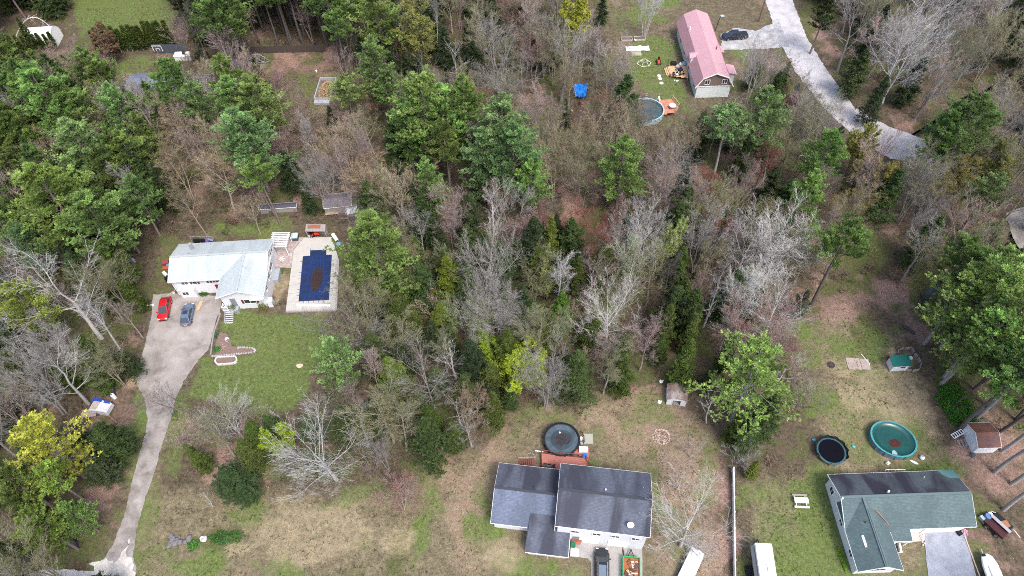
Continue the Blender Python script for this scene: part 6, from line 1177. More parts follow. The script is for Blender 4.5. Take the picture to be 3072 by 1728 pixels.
def hemlock(key, seed, h=14, R=3.0, base=.08, nb=110, droop=-.06, size=.3, power=1.0, ntw=11, narrow=False):
    rg = np.random.default_rng(seed); tp, tr = stem(h, .2, .01, 8, rg, .12)
    def lens(t): q = np.clip((t - base) / (1 - base), 0, 1); return R * np.clip((1 - q) ** power * np.minimum(1, .6 + q * 3), .06, 1) * rg.choice([.65, .85, 1, 1.1, 1.25], t.shape)
    b, br, t = grow(tp, tr, nb, base, .99, (70, 96) if not narrow else (30, 55), 1, 5, rg, up=droop, wig=.05, rf=.25, lens=lens)
    tw, twr, tt = grow(b, br, ntw, .15, 1, (35, 65), .4, 3, rg, up=droop, wig=.08, flat=.8 if not narrow else 0)
    P_ = np.concatenate([tw[:, 1], tw[:, 2], (tw[:, 0] + tw[:, 1]) / 2, b[:, -1], b[:, 3]]) + rg.normal(0, .07, (len(tw) * 3 + 2 * len(b), 3))
    v, f = starts(P_, 0, size, rg, .25, 6, .26, -.02 if not narrow else .4); tn = rg.uniform(.7, 1.3, len(P_))
    TPL[key] = [('trunk', mk('trunk', *joinq([tubes(tp, tr, 7), tubes(b, br, 3)]), M_BARK)), ('foliage', mk('foliage', v, f, M_NEEDLE, tn, False))]
def bare(key, seed, h=16, r=.24, n1=9, base=.35, ang=(25, 55), l1=.55, up=.12, wig=.12, stems=1, n2=9, n3=8, n4=6, buds=0, bsize=.1, spread=0, tip4=.55, bdens=1):
    rg = np.random.default_rng(seed); st = []
    for i in range(stems):
        a = i * 2.4 + rg.random(); p, q = stem(h * rg.uniform(.82, 1) if stems > 1 else h * .9, r / (stems ** .4), .03, 8, rg, .9, .25 * math.cos(a) * (stems > 1), .25 * math.sin(a) * (stems > 1))
        if stems > 1: p[0, :, 0] += math.cos(a) * spread * h * np.linspace(0, 1, 8); p[0, :, 1] += math.sin(a) * spread * h * np.linspace(0, 1, 8)
        st.append((p, q))
    tp = np.concatenate([s[0] for s in st]); tr = np.concatenate([s[1] for s in st])
    a1, r1, _ = grow(tp, tr, n1, base, .97, ang, l1, 6, rg, up=up, wig=wig * .7, rf=.5, tip=.2)
    a2, r2, _ = grow(a1, r1, n2, .2, 1, (22, 50), .6, 4, rg, up=up * .7, wig=wig * .8, rf=.45, tip=.3)
    a3, r3, _ = grow(a2, r2, n3, .15, 1, (20, 50), .55, 3, rg, up=.08, wig=.08, rf=.5, tip=.4); r3 = np.clip(r3, .008, .014)
    a4, r4, _ = grow(a3, r3, n4, .1, 1, (20, 55), .6, 2, rg, up=.1, wig=.1, rf=.7); a4[:, 1] = a4[:, 0] + (a4[:, 1] - a4[:, 0]) * np.clip(1, 0, 1); r4 = np.stack([np.full(len(a4), .008), np.full(len(a4), .004)], 1)
    zmin = a4[:, 1, 2] > .3
    parts = [('trunk', mk('trunk', *joinq([tubes(tp[i:i + 1], tr[i:i + 1], 8), tubes(a1[i * n1:(i + 1) * n1], r1[i * n1:(i + 1) * n1], 5)]), M_BARK)) for i in range(stems)]
    parts += [('branches', mk('branches', *joinq([tubes(a2, np.maximum(r2, .014), 3), tubes(a3, r3, 2), tubes(a4[zmin], r4[zmin], 2)]), M_BARK))]
    if buds:
        P_ = np.concatenate([a4[zmin][:, 1]] + [a4[zmin][:, 0] * (1 - q) + a4[zmin][:, 1] * q for q in rg.uniform(.2, .9, buds - 1)] if buds > 1 else [a4[zmin][:, 1]])
        if bdens < 1: P_ = P_[rg.random(len(P_)) < bdens]
        P_ = P_ + rg.normal(0, .07, P_.shape)
        v, f = starts(P_, 0, bsize, rg, 1, 2, .4, .1); parts.append(('foliage', mk('foliage', v, f, M_BUD, rg.uniform(.7, 1.3, len(P_)), False)))
    TPL[key] = parts
for i in range(5): pine(f'pine{i}', 100 + i, R=4.3 + .35 * (i % 3), base=(.26, .34, .14, .42, .3)[i], nb=(92, 84, 118, 76, 90)[i])
pine('pine5', 140, h=20, R=3.4, base=.55, nb=60, dens=.8)
pine('pine7', 142, h=20, R=4.6, base=.18, nb=90, dens=.62)
pine('pine6', 141, h=20, R=5.2, base=.28, nb=92, size=.36)
for i in range(3): hemlock(f'hem{i}', 200 + i, R=3.3 + .4 * i, power=.8)
hemlock('cedar0', 210, h=12, R=2.0, power=.75, size=.26, base=.04, nb=120, droop=.05); hemlock('cedar1', 211, h=12, R=2.6, power=.7, size=.28, base=.04, nb=120, droop=.03)
hemlock('hedge0', 220, h=6, R=1.25, power=.6, base=.02, nb=80, droop=.3, size=.22, ntw=7, narrow=True); hemlock('hedge1', 221, h=6, R=1.1, power=.65, base=.02, nb=80, droop=.3, size=.22, ntw=7, narrow=True)
bare('bare0', 300, n1=10, base=.4, ang=(25, 50)); bare('bare1', 301, n1=9, base=.3, ang=(30, 65), l1=.62, r=.3, wig=.2); bare('bare2', 302, stems=3, n1=6, base=.3, spread=.12, ang=(20, 45), l1=.45)
bare('bare3', 303, n1=11, base=.45, ang=(18, 38), l1=.42, up=.2, r=.18); bare('bare4', 304, n1=8, base=.22, ang=(40, 75), l1=.6, r=.36, wig=.26, up=.07); bare('bare5', 305, stems=2, n1=7, base=.3, spread=.15, l1=.5)
bare('dead0', 306, n1=8, base=.35, ang=(35, 75), l1=.42, r=.26, wig=.3, n2=6, n3=5, n4=2)
bare('bare6', 308, n1=15, base=.16, ang=(28, 68), l1=.72, r=.26, wig=.1, up=.09, n2=10, n3=8, n4=5); bare('bare7', 309, n1=12, base=.25, ang=(20, 60), l1=.7, r=.24, wig=.12, up=.14, stems=2, spread=.1, n2=8)
bare('bush0', 310, h=6, r=.1, stems=7, n1=5, base=.15, spread=.4, l1=.5, n2=6, n3=5, n4=4); 
for i, (n1, st_, b_) in enumerate(((10, 1, .35), (7, 2, .3), (6, 3, .25), (11, 1, .25))): bare(f'bud{i}', 320 + i, n1=n1, stems=st_, base=b_, spread=.12, buds=2, bsize=.085, bdens=.8)
bare('leafy0', 330, n1=11, base=.2, buds=4, bsize=.22, l1=.5, ang=(30, 60)); bare('leafy1', 331, n1=7, stems=3, base=.15, spread=.14, buds=4, bsize=.2, l1=.5)
bare('birch', 335, h=15, r=.16, stems=6, n1=6, base=.3, spread=.16, ang=(15, 35), l1=.35, up=.15, n4=4)
# colours: bark (trunk), twig haze, foliage
BK = {'grey': (.25, .235, .22), 'pale': (.4, .385, .37), 'white': (.46, .44, .42), 'brown': (.19, .155, .135), 'pink': (.28, .22, .205), 'olive': (.27, .25, .19), 'dark': (.1, .088, .082), 'red': (.2, .09, .08), 'tan': (.33, .28, .21)}
FC = {'pine': (.2, .3, .085), 'pineb': (.19, .29, .11), 'pined': (.15, .225, .065), 'piney': (.22, .28, .06), 'hem': (.065, .1, .035), 'hemd': (.05, .075, .032), 'cedar': (.13, .175, .03), 'cedard': (.085, .12, .03),
      'lime': (.3, .38, .035), 'yellow': (.4, .42, .06), 'chart': (.36, .42, .08), 'pinel': (.27, .38, .11), 'ochre': (.27, .26, .085), 'palegreen': (.3, .36, .12), 'redbud': (.23, .095, .08), 'orange': (.25, .15, .085), 'olivebud': (.2, .2, .09), 'tanbud': (.26, .2, .13), 'green': (.1, .19, .035), 'pinkbud': (.3, .19, .17)}
NOMH = {'pine': 20, 'hem': 14, 'cedar': 12, 'hedge': 6, 'bare': 16, 'dead': 16, 'bud': 16, 'leafy': 16, 'birch': 15, 'bush': 6}
NAME = {'pine': 'pine_tree', 'hem': 'hemlock_tree', 'cedar': 'cedar_tree', 'hedge': 'cedar_tree', 'bare': 'bare_tree', 'dead': 'dead_tree', 'bud': 'budding_tree', 'leafy': 'leafy_tree', 'birch': 'birch_tree', 'bush': 'bare_bush'}
PLACED = []; HANDT = []
tr_ = random.Random(77)
def tree(key, x, y, h, fol, bark='brown', label=None, group=None, w=1.0, lean=(0, 0), twig=None, rz=None, cat='tree'):
    kind = key.rstrip('0123456789'); s = h / NOMH[kind]; o = thing(NAME[kind], label, cat, (x, y, -.05), 0, group)
    o.rotation_euler = (lean[0] + tr_.gauss(0, .02), lean[1] + tr_.gauss(0, .02), tr_.uniform(0, 6.28) if rz is None else rz); o.scale = (s * w, s * w, s)
    b = BK[bark]; j = tr_.uniform(.85, 1.15)
    for nm, me_ in TPL[key]:
        q = bpy.data.objects.new(nm, me_); COL.objects.link(q); q.parent = o
        if nm == 'foliage': c = FC[fol]; jj = [tr_.uniform(.88, 1.12) for _ in range(3)]; q.color = (c[0] * j * jj[0], c[1] * j, c[2] * j * jj[2], 1)
        elif nm == 'branches': t = BK[twig or bark]; q.color = (t[0] * j, t[1] * j, t[2] * j, 1)
        else: q.color = (b[0] * j, b[1] * j, b[2] * j, 1)
    PLACED.append((x, y, {'pine': 4.3, 'hem': 2.6, 'cedar': 2.0, 'hedge': 1, 'bush': 1.8}.get(kind, 3.6) * s * w, h)); return o
def at_apex(X_, Y_, h): return D(X_, Y_, h)       # a point of the photo -> the tree top at height h
# hand-placed trees: template, apex in the photo (2576 wide), height, foliage, bark, width, label
T = [
 ('pine0', 60, 160, 22, 'pine', 'brown', 1.1, 'big pine at the upper left, below the tent garage'), ('pine1', 135, 215, 17, 'pine', 'brown', .9, 'smaller pine at the right shoulder of the upper left pine'),
 ('pine2', 270, 215, 18, 'pineb', 'brown', .8, 'narrow pine left of the slate-blue roof'), ('pine6', 410, 145, 19, 'pine', 'brown', .8, 'rounded pine hiding the middle of the slate-blue roofs'), ('pine3', 330, 290, 17, 'pined', 'brown', .8, 'darker pine below the slate-blue roofs'),
 ('pine1', 545, 140, 18, 'pine', 'brown', .75, 'topmost pine right of the slate-blue roofs'), ('pine4', 625, 190, 19, 'pine', 'brown', .9, 'dark pine at the edge of the leafy clearing'), ('pine0', 590, 270, 20, 'pineb', 'brown', 1.15, 'tall blue-green pine before the right-hand slate roof'),
 ('pine5', 635, 400, 16, 'pine', 'brown', .8, 'slim pine rising over the wood behind the white house'), ('pine2', 165, 300, 19, 'pineb', 'brown', 1.05, 'blue-green pine in the middle of the left pine group'), ('pine3', 230, 370, 16, 'pined', 'brown', .9, 'dark pine behind the largest left pine'),
 ('pine6', 85, 420, 22, 'pine', 'brown', 1.05, 'largest pine of the left edge group, spreading crown'), ('pine4', 200, 480, 19, 'pine', 'brown', 1.05, 'wide pine nearest the white house on its left'), ('pine0', 30, 560, 15, 'pineb', 'brown', .8, 'low pine on the left edge beneath the largest one'),
 ('pine1', 15, 720, 17, 'piney', 'brown', .75, 'yellow-green pine on the left edge above the pale twin trunks'), ('hem1', 235, 610, 12, 'cedard', 'brown', 1.3, 'dark olive hemlock left of the white house'), ('hem2', 160, 640, 12, 'hem', 'brown', 1.2, 'dark hemlock behind the pale twin trunks'),
 ('pine4', 935, -30, 20, 'pine', 'brown', .95, 'pine at the top edge of the photo left of centre'), ('pine0', 925, 95, 20, 'pineb', 'brown', .85, 'pale-tipped pine below the top edge pine'), ('pine5', 865, 195, 15, 'pine', 'brown', .95, 'slim pine beside the timber garden plot'),
 ('pine6', 1035, 185, 22, 'pine', 'brown', 1.0, 'broad dark pine in the central group'), ('pine2', 1170, 190, 20, 'pined', 'brown', .8, 'pine at the top of the central group'), ('pine0', 1250, 240, 22, 'pineb', 'brown', 1.05, 'large pine on the right of the central group'), ('pine4', 1290, 310, 20, 'pineb', 'brown', .95, 'wide low pine closing the central group on the right'), ('pine3', 1110, 300, 17, 'pined', 'brown', .85, 'dark pine under the central group'),
 ('pine4', 1110, 215, 20, 'pine', 'brown', .9, 'pine in the heart of the central group'), ('pine2', 1215, 330, 18, 'pineb', 'brown', .9, 'low pine at the front of the central group'), ('pine0', 1010, 250, 18, 'pined', 'brown', .85, 'pine at the left front of the central group'), ('pine3', 965, 170, 16, 'pineb', 'brown', .8, 'pine joining the pale-tipped pine to the central group'), ('pine4', 1340, 400, 15, 'pine', 'brown', .8, 'lowest pine at the right front of the central group'), ('pine1', 470, 210, 17, 'pineb', 'brown', .8, 'pine between the two slate-blue roof wings'), ('pine2', 570, 190, 18, 'pine', 'brown', .95, 'pine overlapping the right slate roof wing'), ('pine2', 1070, 400, 16, 'pine', 'brown', .68, 'single pine standing below the central pine group'), ('pine2', 920, 540, 23, 'pine', 'brown', .9, 'tall light green pine right beside the blue-covered pool'), ('pine4', 825, 860, 15, 'pineb', 'brown', .82, 'blue-green pine at the right corner of the mown lawn'),
 ('pine0', 1575, 345, 19, 'pine', 'brown', .9, 'lone pine in the middle of the brown wood below the blue-walled pool'), ('pine5', 1840, 270, 18, 'pineb', 'grey', .95, 'thin see-through pine left of the twin pines above the right wood'), ('pine1', 1950, 225, 20, 'pineb', 'brown', .85, 'soft blue-green pine left of the pale road'),
 ('pine6', 2105, 330, 16, 'pine', 'brown', .8, 'spreading pine at the near side of the road bend'), ('pine2', 2060, 440, 18, 'pine', 'brown', .78, 'light green narrow pine below the road bend'), ('pine6', 2475, 240, 19, 'pined', 'brown', 1.0, 'large dark pine at the right edge beside the stream'), ('pine4', 2405, 280, 17, 'pined', 'brown', .7, 'pine leaning over the end of the pale road'), ('pine1', 2520, 440, 14, 'pineb', 'brown', .9, 'blue-green pine at the right edge below the large dark one'),
 ('pine7', 2565, 645, 23, 'pinel', 'grey', 1.0, 'tallest bright pine at the right edge above the coop'), ('pine7', 2480, 680, 19, 'pinel', 'grey', .95, 'bright pine leaning over the small pond'), ('pine7', 2520, 790, 17, 'pinel', 'grey', .95, 'lower bright pine behind the chicken run'), ('pine7', 2600, 720, 22, 'pinel', 'grey', 1.0, 'pine cut off by the right edge of the photo'),
 ('pine7', 1930, 880, 20, 'pinel', 'grey', 1.2, 'wide soft pine in the yard beside the white fence'), ('pine7', 40, 1070, 17, 'chart', 'brown', 1.0, 'bright yellow-green pine at the lower left edge'), ('pine5', 110, 1180, 13, 'piney', 'brown', 1.0, 'yellowish pine at the lower left beside the driveway'), ('pine1', 60, 1300, 13, 'piney', 'brown', .9, 'pine at the lower left corner near the road'), ('pine2', 150, 1270, 10, 'pine', 'brown', .8, 'small pine over the dark boat hull'), ('pine3', -10, 1180, 15, 'pined', 'brown', .9, 'dark pine cut off by the lower left edge'),
 ('hem1', 230, 1070, 10, 'hem', 'brown', 1.4, 'dark evergreen below the blue-tarped camper'), ('hem0', 215, 1150, 8, 'hemd', 'brown', 1.4, 'low dark evergreen at the bottom of the left wood'),
 ('cedar0', 1040, 590, 11, 'cedard', 'brown', 1.0, 'dark cedar right of the tall pool-side pine'), ('cedar1', 985, 620, 11, 'cedard', 'brown', .9, 'cedar hugging the tall pool-side pine'), ('cedar1', 1120, 650, 13, 'cedar', 'brown', 1.05, 'yellow-green cedar behind the dead snag'), ('cedar1', 1100, 760, 10, 'cedar', 'brown', 1.3, 'low spreading cedar in front of the dead snag'), ('cedar0', 1385, 545, 13, 'cedar', 'brown', .95, 'pointed yellow-green cedar in the middle of the wood'), ('cedar1', 1360, 620, 11, 'cedard', 'brown', 1.1, 'dark cedar below the pointed one'),
 ('cedar0', 1762, 525, 9, 'cedard', 'brown', .8, 'small pointed cedar in the right-hand wood'), ('cedar0', 1852, 500, 9, 'cedar', 'brown', 1.0, 'small bright cedar beside the red-budded tree'), ('hem2', 2000, 450, 11, 'hem', 'brown', 1.5, 'dark hemlock below the road-bend pine'), ('cedar1', 1418, 735, 11, 'green', 'pale', .9, 'fresh green young pine in the centre of the wood'), ('hem0', 1420, 880, 8, 'hemd', 'brown', 1.4, 'dark low hemlock below the fresh green pine'),
 ('hem1', 1440, 900, 6, 'cedar', 'brown', 1.2, 'light green feathery tree at the edge of the leaf-strewn yard'), ('cedar1', 970, 900, 10, 'cedar', 'brown', 1.35, 'mid-green tree above the big pale tree by the lawn'), ('cedar1', 1040, 980, 9, 'cedard', 'brown', 1.3, 'dark cedar under the bleached branches'), ('hem2', 900, 1050, 8, 'cedard', 'brown', 1.5, 'dark evergreen under the big pale tree by the lawn'), ('hem1', 560, 1185, 7, 'hem', 'brown', 1.9, 'rounded dark evergreen on the lower lawn'), ('hem0', 600, 1220, 5, 'hem', 'brown', 1.8, 'lower dark evergreen joined to the rounded one'),
 ('hem2', 2235, 190, 12, 'hemd', 'brown', .8, 'dark hemlock at the inside of the road bend'), ('hem1', 2180, 120, 12, 'hem', 'brown', 1.2, 'hemlock between the pale road and the grey trees'), ('pine3', 2090, -10, 14, 'hem', 'brown', .9, 'dark pine at the top edge right of the road'), ('hem1', 1520, -15, 8, 'hemd', 'brown', 1.0, 'small dark fir at the top edge near the lawn'), ('hem0', 40, 45, 9, 'cedard', 'brown', .9, 'pointed cedar at the top left corner'), ('hem0', 20, 90, 8, 'cedard', 'brown', .9, 'cedar left of the tent garage'), ('pine3', 420, -50, 13, 'hem', 'brown', .9, 'dark pine at the right edge of the top lawn'), ('hem1', 1230, -30, 12, 'hemd', 'brown', 1.2, 'dark hemlock at the top edge centre'), ('hem2', 1900, 1060, 9, 'hem', 'brown', 1.0, 'small dark evergreen left of the yard pine'), ('cedar0', 1910, 1160, 6, 'cedar', 'brown', .9, 'low bright evergreen below the yard pine'),
 # trees in bud and early leaf
 ('leafy0', 1430, -10, 17, 'yellow', 'brown', 1.05, 'bright yellow leafing tree at the top centre'), ('leafy1', 1040, 20, 16, 'ochre', 'brown', .9, 'yellow-flowered slender tree between the top pines'), ('leafy1', 1310, 900, 9, 'lime', 'brown', 1.6, 'lime green bushy tree at the edge of the leaf-strewn yard'), ('leafy0', 1240, 845, 8, 'lime', 'brown', 1.1, 'small lime green tree below the middle wood'), ('leafy0', 690, 1105, 7, 'lime', 'brown', 1.3, 'mid-green bushy shrub tree left of the big pale tree'),
 ('bud0', 1600, 610, 16, 'palegreen', 'white', .8, 'pale trunked tree with light yellow-green leaves in the middle wood'), ('leafy0', 1685, 560, 13, 'palegreen', 'pale', .72, 'yellow-green leafing tree right of the pale-trunked one'), ('bud1', 1345, 90, 13, 'redbud', 'pink', .8, 'dark red budded tree left of the bright yellow one'), ('bud3', 1500, 565, 14, 'redbud', 'red', .75, 'reddish budded tree in the middle wood'), ('bud2', 1830, 555, 11, 'redbud', 'red', 1.05, 'red-budded spreading tree below the small cedars'),
 ('@bud2', 1015, 1280, 7.5, 'redbud', 'pink', 1.4, 'small red-budded tree on the lower lawn'), ('bud1', 1290, 0, 13, 'orange', 'brown', .9, 'orange-brown budding tree at the top edge'), ('bud3', 1440, 150, 12, 'olivebud', 'tan', 1.1, 'olive budding tree below the bright yellow one'), ('leafy1', 2530, 400, 11, 'ochre', 'brown', 1.1, 'yellow budding tree at the right edge between the two pines'), ('bud2', 2410, 440, 10, 'ochre', 'brown', 1.2, 'yellow-olive budding tree below the road end'), ('bud3', 1790, 620, 11, 'olivebud', 'tan', 1.0, 'olive budding tree below the red-budded one'), ('leafy1', 250, 85, 8, 'orange', 'tan', 1.35, 'golden-budded round tree before the tall cedar hedge'),
 ('bud2', 470, 130, 10, 'orange', 'brown', .9, 'rusty bush-like tree at the end of the cedar hedge'),
 # bare trees one can tell apart
 ('bare1', 110, 680, 18, '', 'pale', 1.2, 'big pale bare tree leaning over the left wood, upper of two'), ('bare3', 190, 760, 16, '', 'pale', 1.2, 'pale bare trunk beside the upper leaning tree'), ('bare1', 90, 900, 14, '', 'pale', 1.1, 'pale bare tree above the blue-tarped camper'), ('@bare6', 615, 1105, 9, '', 'pale', 1.2, 'spreading pale bare tree below the mown lawn'), ('@bare6', 850, 1205, 13, '', 'pale', 1.35, 'wide pale bare tree at the lower right corner of the lawn'), ('bare4', 900, 1050, 11, '', 'grey', 1.2, 'grey many-limbed tree beside the wide pale one'),
 ('dead0', 1140, 860, 12, '', 'white', 1.05, 'bleached contorted tree above the dark-roofed house'), ('bare6', 1070, 915, 13, '', 'grey', 1.1, 'large grey tree left of the bleached one'), ('dead0', 1150, 1010, 9, '', 'pale', 1.1, 'low pale crooked tree above the left end of the dark roof'), ('dead0', 1225, 455, 16, '', 'white', .9, 'white dead-topped tree in the middle wood'), ('dead0', 1085, 700, 8, '', 'pale', .6, 'small silvery snag among the yellow-green cedars'), ('dead0', 1140, 100, 14, '', 'pale', .8, 'pale forked tree at the top centre'),
 ('bare2', 1245, 60, 17, '', 'grey', 1.1, 'broad grey bare tree right of the pale forked one'), ('bare6', 1545, 760, 13, '', 'pale', 1.1, 'wide pale bare tree at the bottom edge of the middle wood'), ('bare1', 1480, 660, 14, '', 'pink', .9, 'pinkish-grey tree left of the pale green leafing one'), ('bare0', 1690, 660, 13, '', 'dark', 1.0, 'dark-stemmed bare tree right of the pale green leafing one'), ('bare4', 1815, 690, 14, '', 'pale', .8, 'pale grey forked tree in the right part of the wood'), ('bare2', 1900, 690, 17, '', 'pale', 1.0, 'tall pale tree leaning right above the leaf-strewn yard'), ('bare7', 1970, 580, 16, '', 'pale', 1.15, 'silvery wide crown below the narrow light green pine'), ('bare6', 1890, 590, 15, '', 'pale', .9, 'silvery tree left of the wide silvery crown'),
 ('bare7', 2310, 70, 18, '', 'pale', 1.2, 'great grey bare tree between road and stream'), ('bare1', 2180, 10, 16, '', 'grey', 1.0, 'grey bare tree right of the road near the top edge'), ('bare0', 2420, 40, 15, '', 'grey', 1.1, 'grey bare tree at the top right'), ('bare1', 2450, 530, 13, '', 'pink', 1.2, 'wide purple-grey bare tree above the bright pines'), ('bare2', 2340, 430, 13, '', 'grey', 1.1, 'grey bare tree leaning right below the road end'), ('birch', 1640, -50, 14, '', 'white', .9, 'clump of white birch trunks on the top right lawn'), ('bare3', 770, 300, 12, '', 'grey', 1.0, 'grey bare tree below the timber garden plot'),
 ('@bare2', 487, 1045, 9, '', 'brown', 1.3, 'small bare tree over the neck of the driveway', (.1, -.45)), ('bare4', 790, 780, 9, '', 'grey', 1.0, 'fine bare tree in front of the pool terrace'), ('@bare5', 1700, 1230, 8, '', 'pink', 1.1, 'bare tree between the dark-roofed house and the white fence'), ('@bare6', 1715, 1375, 12, '', 'pale', 1.35, 'bare spreading tree over the white tarped boat'), ('dead0', 1810, 990, 9, '', 'pale', .9, 'pale crooked tree left of the yard pine'), ('bush0', 1880, 1130, 5, '', 'grey', .9, 'bare grey bush below the yard pine'),
 ('@bare6', 880, 560, 8, '', 'pink', 1.2, 'pinkish bare tree spreading behind the lean-to'), ('@bare4', 1735, 1150, 6, '', 'grey', 1.1, 'small grey bare tree by the right end of the dark roof'), ('dead0', 500, 1240, 5, '', 'white', .9, 'white bare sapling left of the rounded dark evergreen'), ('@bud2', 1600, 345, 9, 'pinkbud', 'pink', 1.2, 'pinkish bare tree in front of the blue-walled pool'),
 ('bare5', 1550, 250, 12, 'x', 'tan', 1.0, 'tan bare tree left of the blue-walled pool'), ('bare2', 2250, 340, 12, '', 'red', .6, 'reddish leaning trunk across the pale road'),
]
for key, x, y, h, fo, bk, w, lb, *le in T:
    p = D(x, y) if key[0] == '@' else at_apex(x, y, h); key = key.lstrip('@')
    if key.startswith('pine') and (x < 1700 or y < 460) and h > 13: w *= 1.25
    elif key.startswith('pine'): w *= 1.1
    tree(key, p.x, p.y, h, fo or 'hem', bk, lb, None, w, lean=le[0] if le else (0, 0), rz=0 if le else None, cat='tree')
    rr_ = PLACED[-1][2]; pu, pv = Q(p.x, p.y, h * .62); sc = 1740 / (CAM_H + p.y * .3); HANDT.append((pu / 1.1925, pv / 1.1925, rr_ * sc * .7, (rr_ + h * .12) * sc * .6, p.y))
# tall bare trunks at the right (pine wood cut by the frame)
for i, (bx, by) in enumerate([(3004, 1356), (2985, 1418), (3012, 1532), (2925, 1255), (3030, 1452), (2820, 1150), (2840, 1130)]):
    p = P(bx, by); h = 20 if i < 5 else 19
    tree('pine5', p.x, p.y, h, 'pinel', 'grey', 'tall pine trunk at the lower right, ' + ['level with the rusty-roofed shed', 'below the rusty-roofed shed', 'beside the utility trailer', 'above the rusty-roofed shed', 'between shed and utility trailer', 'left one of the pair behind the chicken run', 'right one of the pair behind the chicken run'][i], None, 1.0)
# cedar hedges
HR = [(325, 118, .0), (520, 118, 1)]
def hedge(bases, label, group, h):
    for i, (x, y) in enumerate(bases):
        p = K('C1', x, y); tree('hedge0' if i % 2 else 'hedge1', p.x, p.y, h * tr_.uniform(.92, 1.08), 'cedard', 'brown', 'first second third fourth fifth sixth seventh eighth ninth tenth eleventh twelfth thirteenth fourteenth fifteenth'.split()[i] + ' ' + label, group, 1.45)
hedge([(1060 + i * 52, 545 - i * 4 - (i > 9) * 20) for i in range(15)], 'cedar from the left in the tall dark hedge below the top lawn', 'cedars of the tall hedge', 6.2)
hedge([(70 + i * 58, 545 - i * 4) for i in range(10)], 'cedar from the left in the low dark hedge before the tent garage', 'cedars of the low hedge', 4.2)
# bent birch arching over the tent garage
rgb = np.random.default_rng(4); pts = []
for t in np.linspace(0, 1, 12):
    u, v = (1 - t) ** 2 * 150 + 2 * t * (1 - t) * 270 + t * t * 520, (1 - t) ** 2 * 430 + 2 * t * (1 - t) * 20 + t * t * 280; pts.append(list(K('C1', u, v, 6.5 * math.sin(t * math.pi * .8))))
pts = np.array(pts)
a1, r1, _ = grow(pts[None], np.linspace(.13, .06, 12)[None], 14, .3, .95, (50, 80), .12, 4, rgb, up=-.1, rf=.3); a2, r2, _ = grow(a1, r1, 5, .2, 1, (30, 60), .6, 3, rgb, up=-.1); r2 = np.maximum(r2, .012)
o = thing('birch_tree', 'thin white birch bent in an arch beside the tent garage', 'tree', (0, 0, 0)); o.location = (pts[0][0], pts[0][1], 0)
off = np.array([pts[0][0], pts[0][1], 0])
for nm, (v, f) in (('trunk', tubes(pts[None] - off, np.linspace(.13, .06, 12)[None], 7)), ('branches', joinq([tubes(a1 - off, r1, 4), tubes(a2 - off, r2, 2)]))):
    q = bpy.data.objects.new(nm, mk(nm, v, f, M_BARK)); COL.objects.link(q); q.parent = o; q.color = (.62, .6, .58, 1)

# the woods: every further tree stands where none of the things one sees would be hidden
VIS = [[(170, -10), (435, -10), (430, 128), (0, 128), (0, 55), (170, 55)], [(240, 128), (560, 115), (540, 140), (400, 190), (380, 205), (280, 205)], 
       [(395, 600), (680, 595), (690, 570), (880, 560), (880, 790), (790, 1045), (500, 1045), (430, 1000), (450, 1150), (330, 1449), (215, 1449), (360, 900)],
       [(330, 1260), (480, 1220), (900, 1215), (1100, 1160), (1240, 1140), (1240, 1080), (1370, 1040), (1500, 1010), (1660, 985), (1810, 1010), (1830, 1200), (1850, 1600), (330, 1600)],
       [(1985, 810), (2120, 750), (2200, 700), (2330, 740), (2300, 860), (2330, 890), (2380, 990), (2380, 1090), (2700, 1090), (2700, 1600), (1850, 1600), (1860, 1210), (2060, 1190), (2060, 960)],
       [(1510, -60), (2010, -60), (2130, 190), (2360, 350), (2330, 410), (2230, 370), (2110, 290), (1990, 150), (1900, 130), (1850, 240), (1720, 310), (1590, 330), (1590, 180), (1510, 70)],
       [(615, 130), (850, 125), (850, 205), (690, 205)], [(1960, 1050), (2150, 1050), (2150, 1200), (1960, 1200)], [(785, 195), (840, 195), (840, 262), (785, 262)], [(1430, 205), (1490, 205), (1490, 270), (1430, 270)], [(2330, 265), (2400, 240), (2380, 310), (2260, 360)], [(215, 990), (300, 990), (300, 1060), (215, 1060)], [(2530, 540), (2576, 540), (2576, 640), (2540, 640)]]
OPEN = [[D(*q)[:2] for q in poly] for poly in VIS]
def blocked(x, y, h, rad):
    for z, rr_ in ((0, .3), (h * .35, .5), (h * .65, 1), (h * .9, .6)):
        px, py = Q(x, y, z); sc = 20 * (CAM_H - 0) / (CAM_H + y * .6)
        for dx, dy in ((0, 0), (-1, 0), (1, 0), (0, -.6), (0, .6)):
            u, v = (px + dx * rad * rr_ * sc * .6) / 1.1925, (py + dy * rad * rr_ * sc * .6) / 1.1925
            for poly in VIS:
                if inpoly(u, v, poly): return True
        px, py = px / 1.1925, py / 1.1925
        if z > 0:
            for a, b_, ru, rv, yy in HANDT:
                if y < yy and ((px - a) / ru) ** 2 + ((py - b_) / rv) ** 2 < 1: return True
    return False
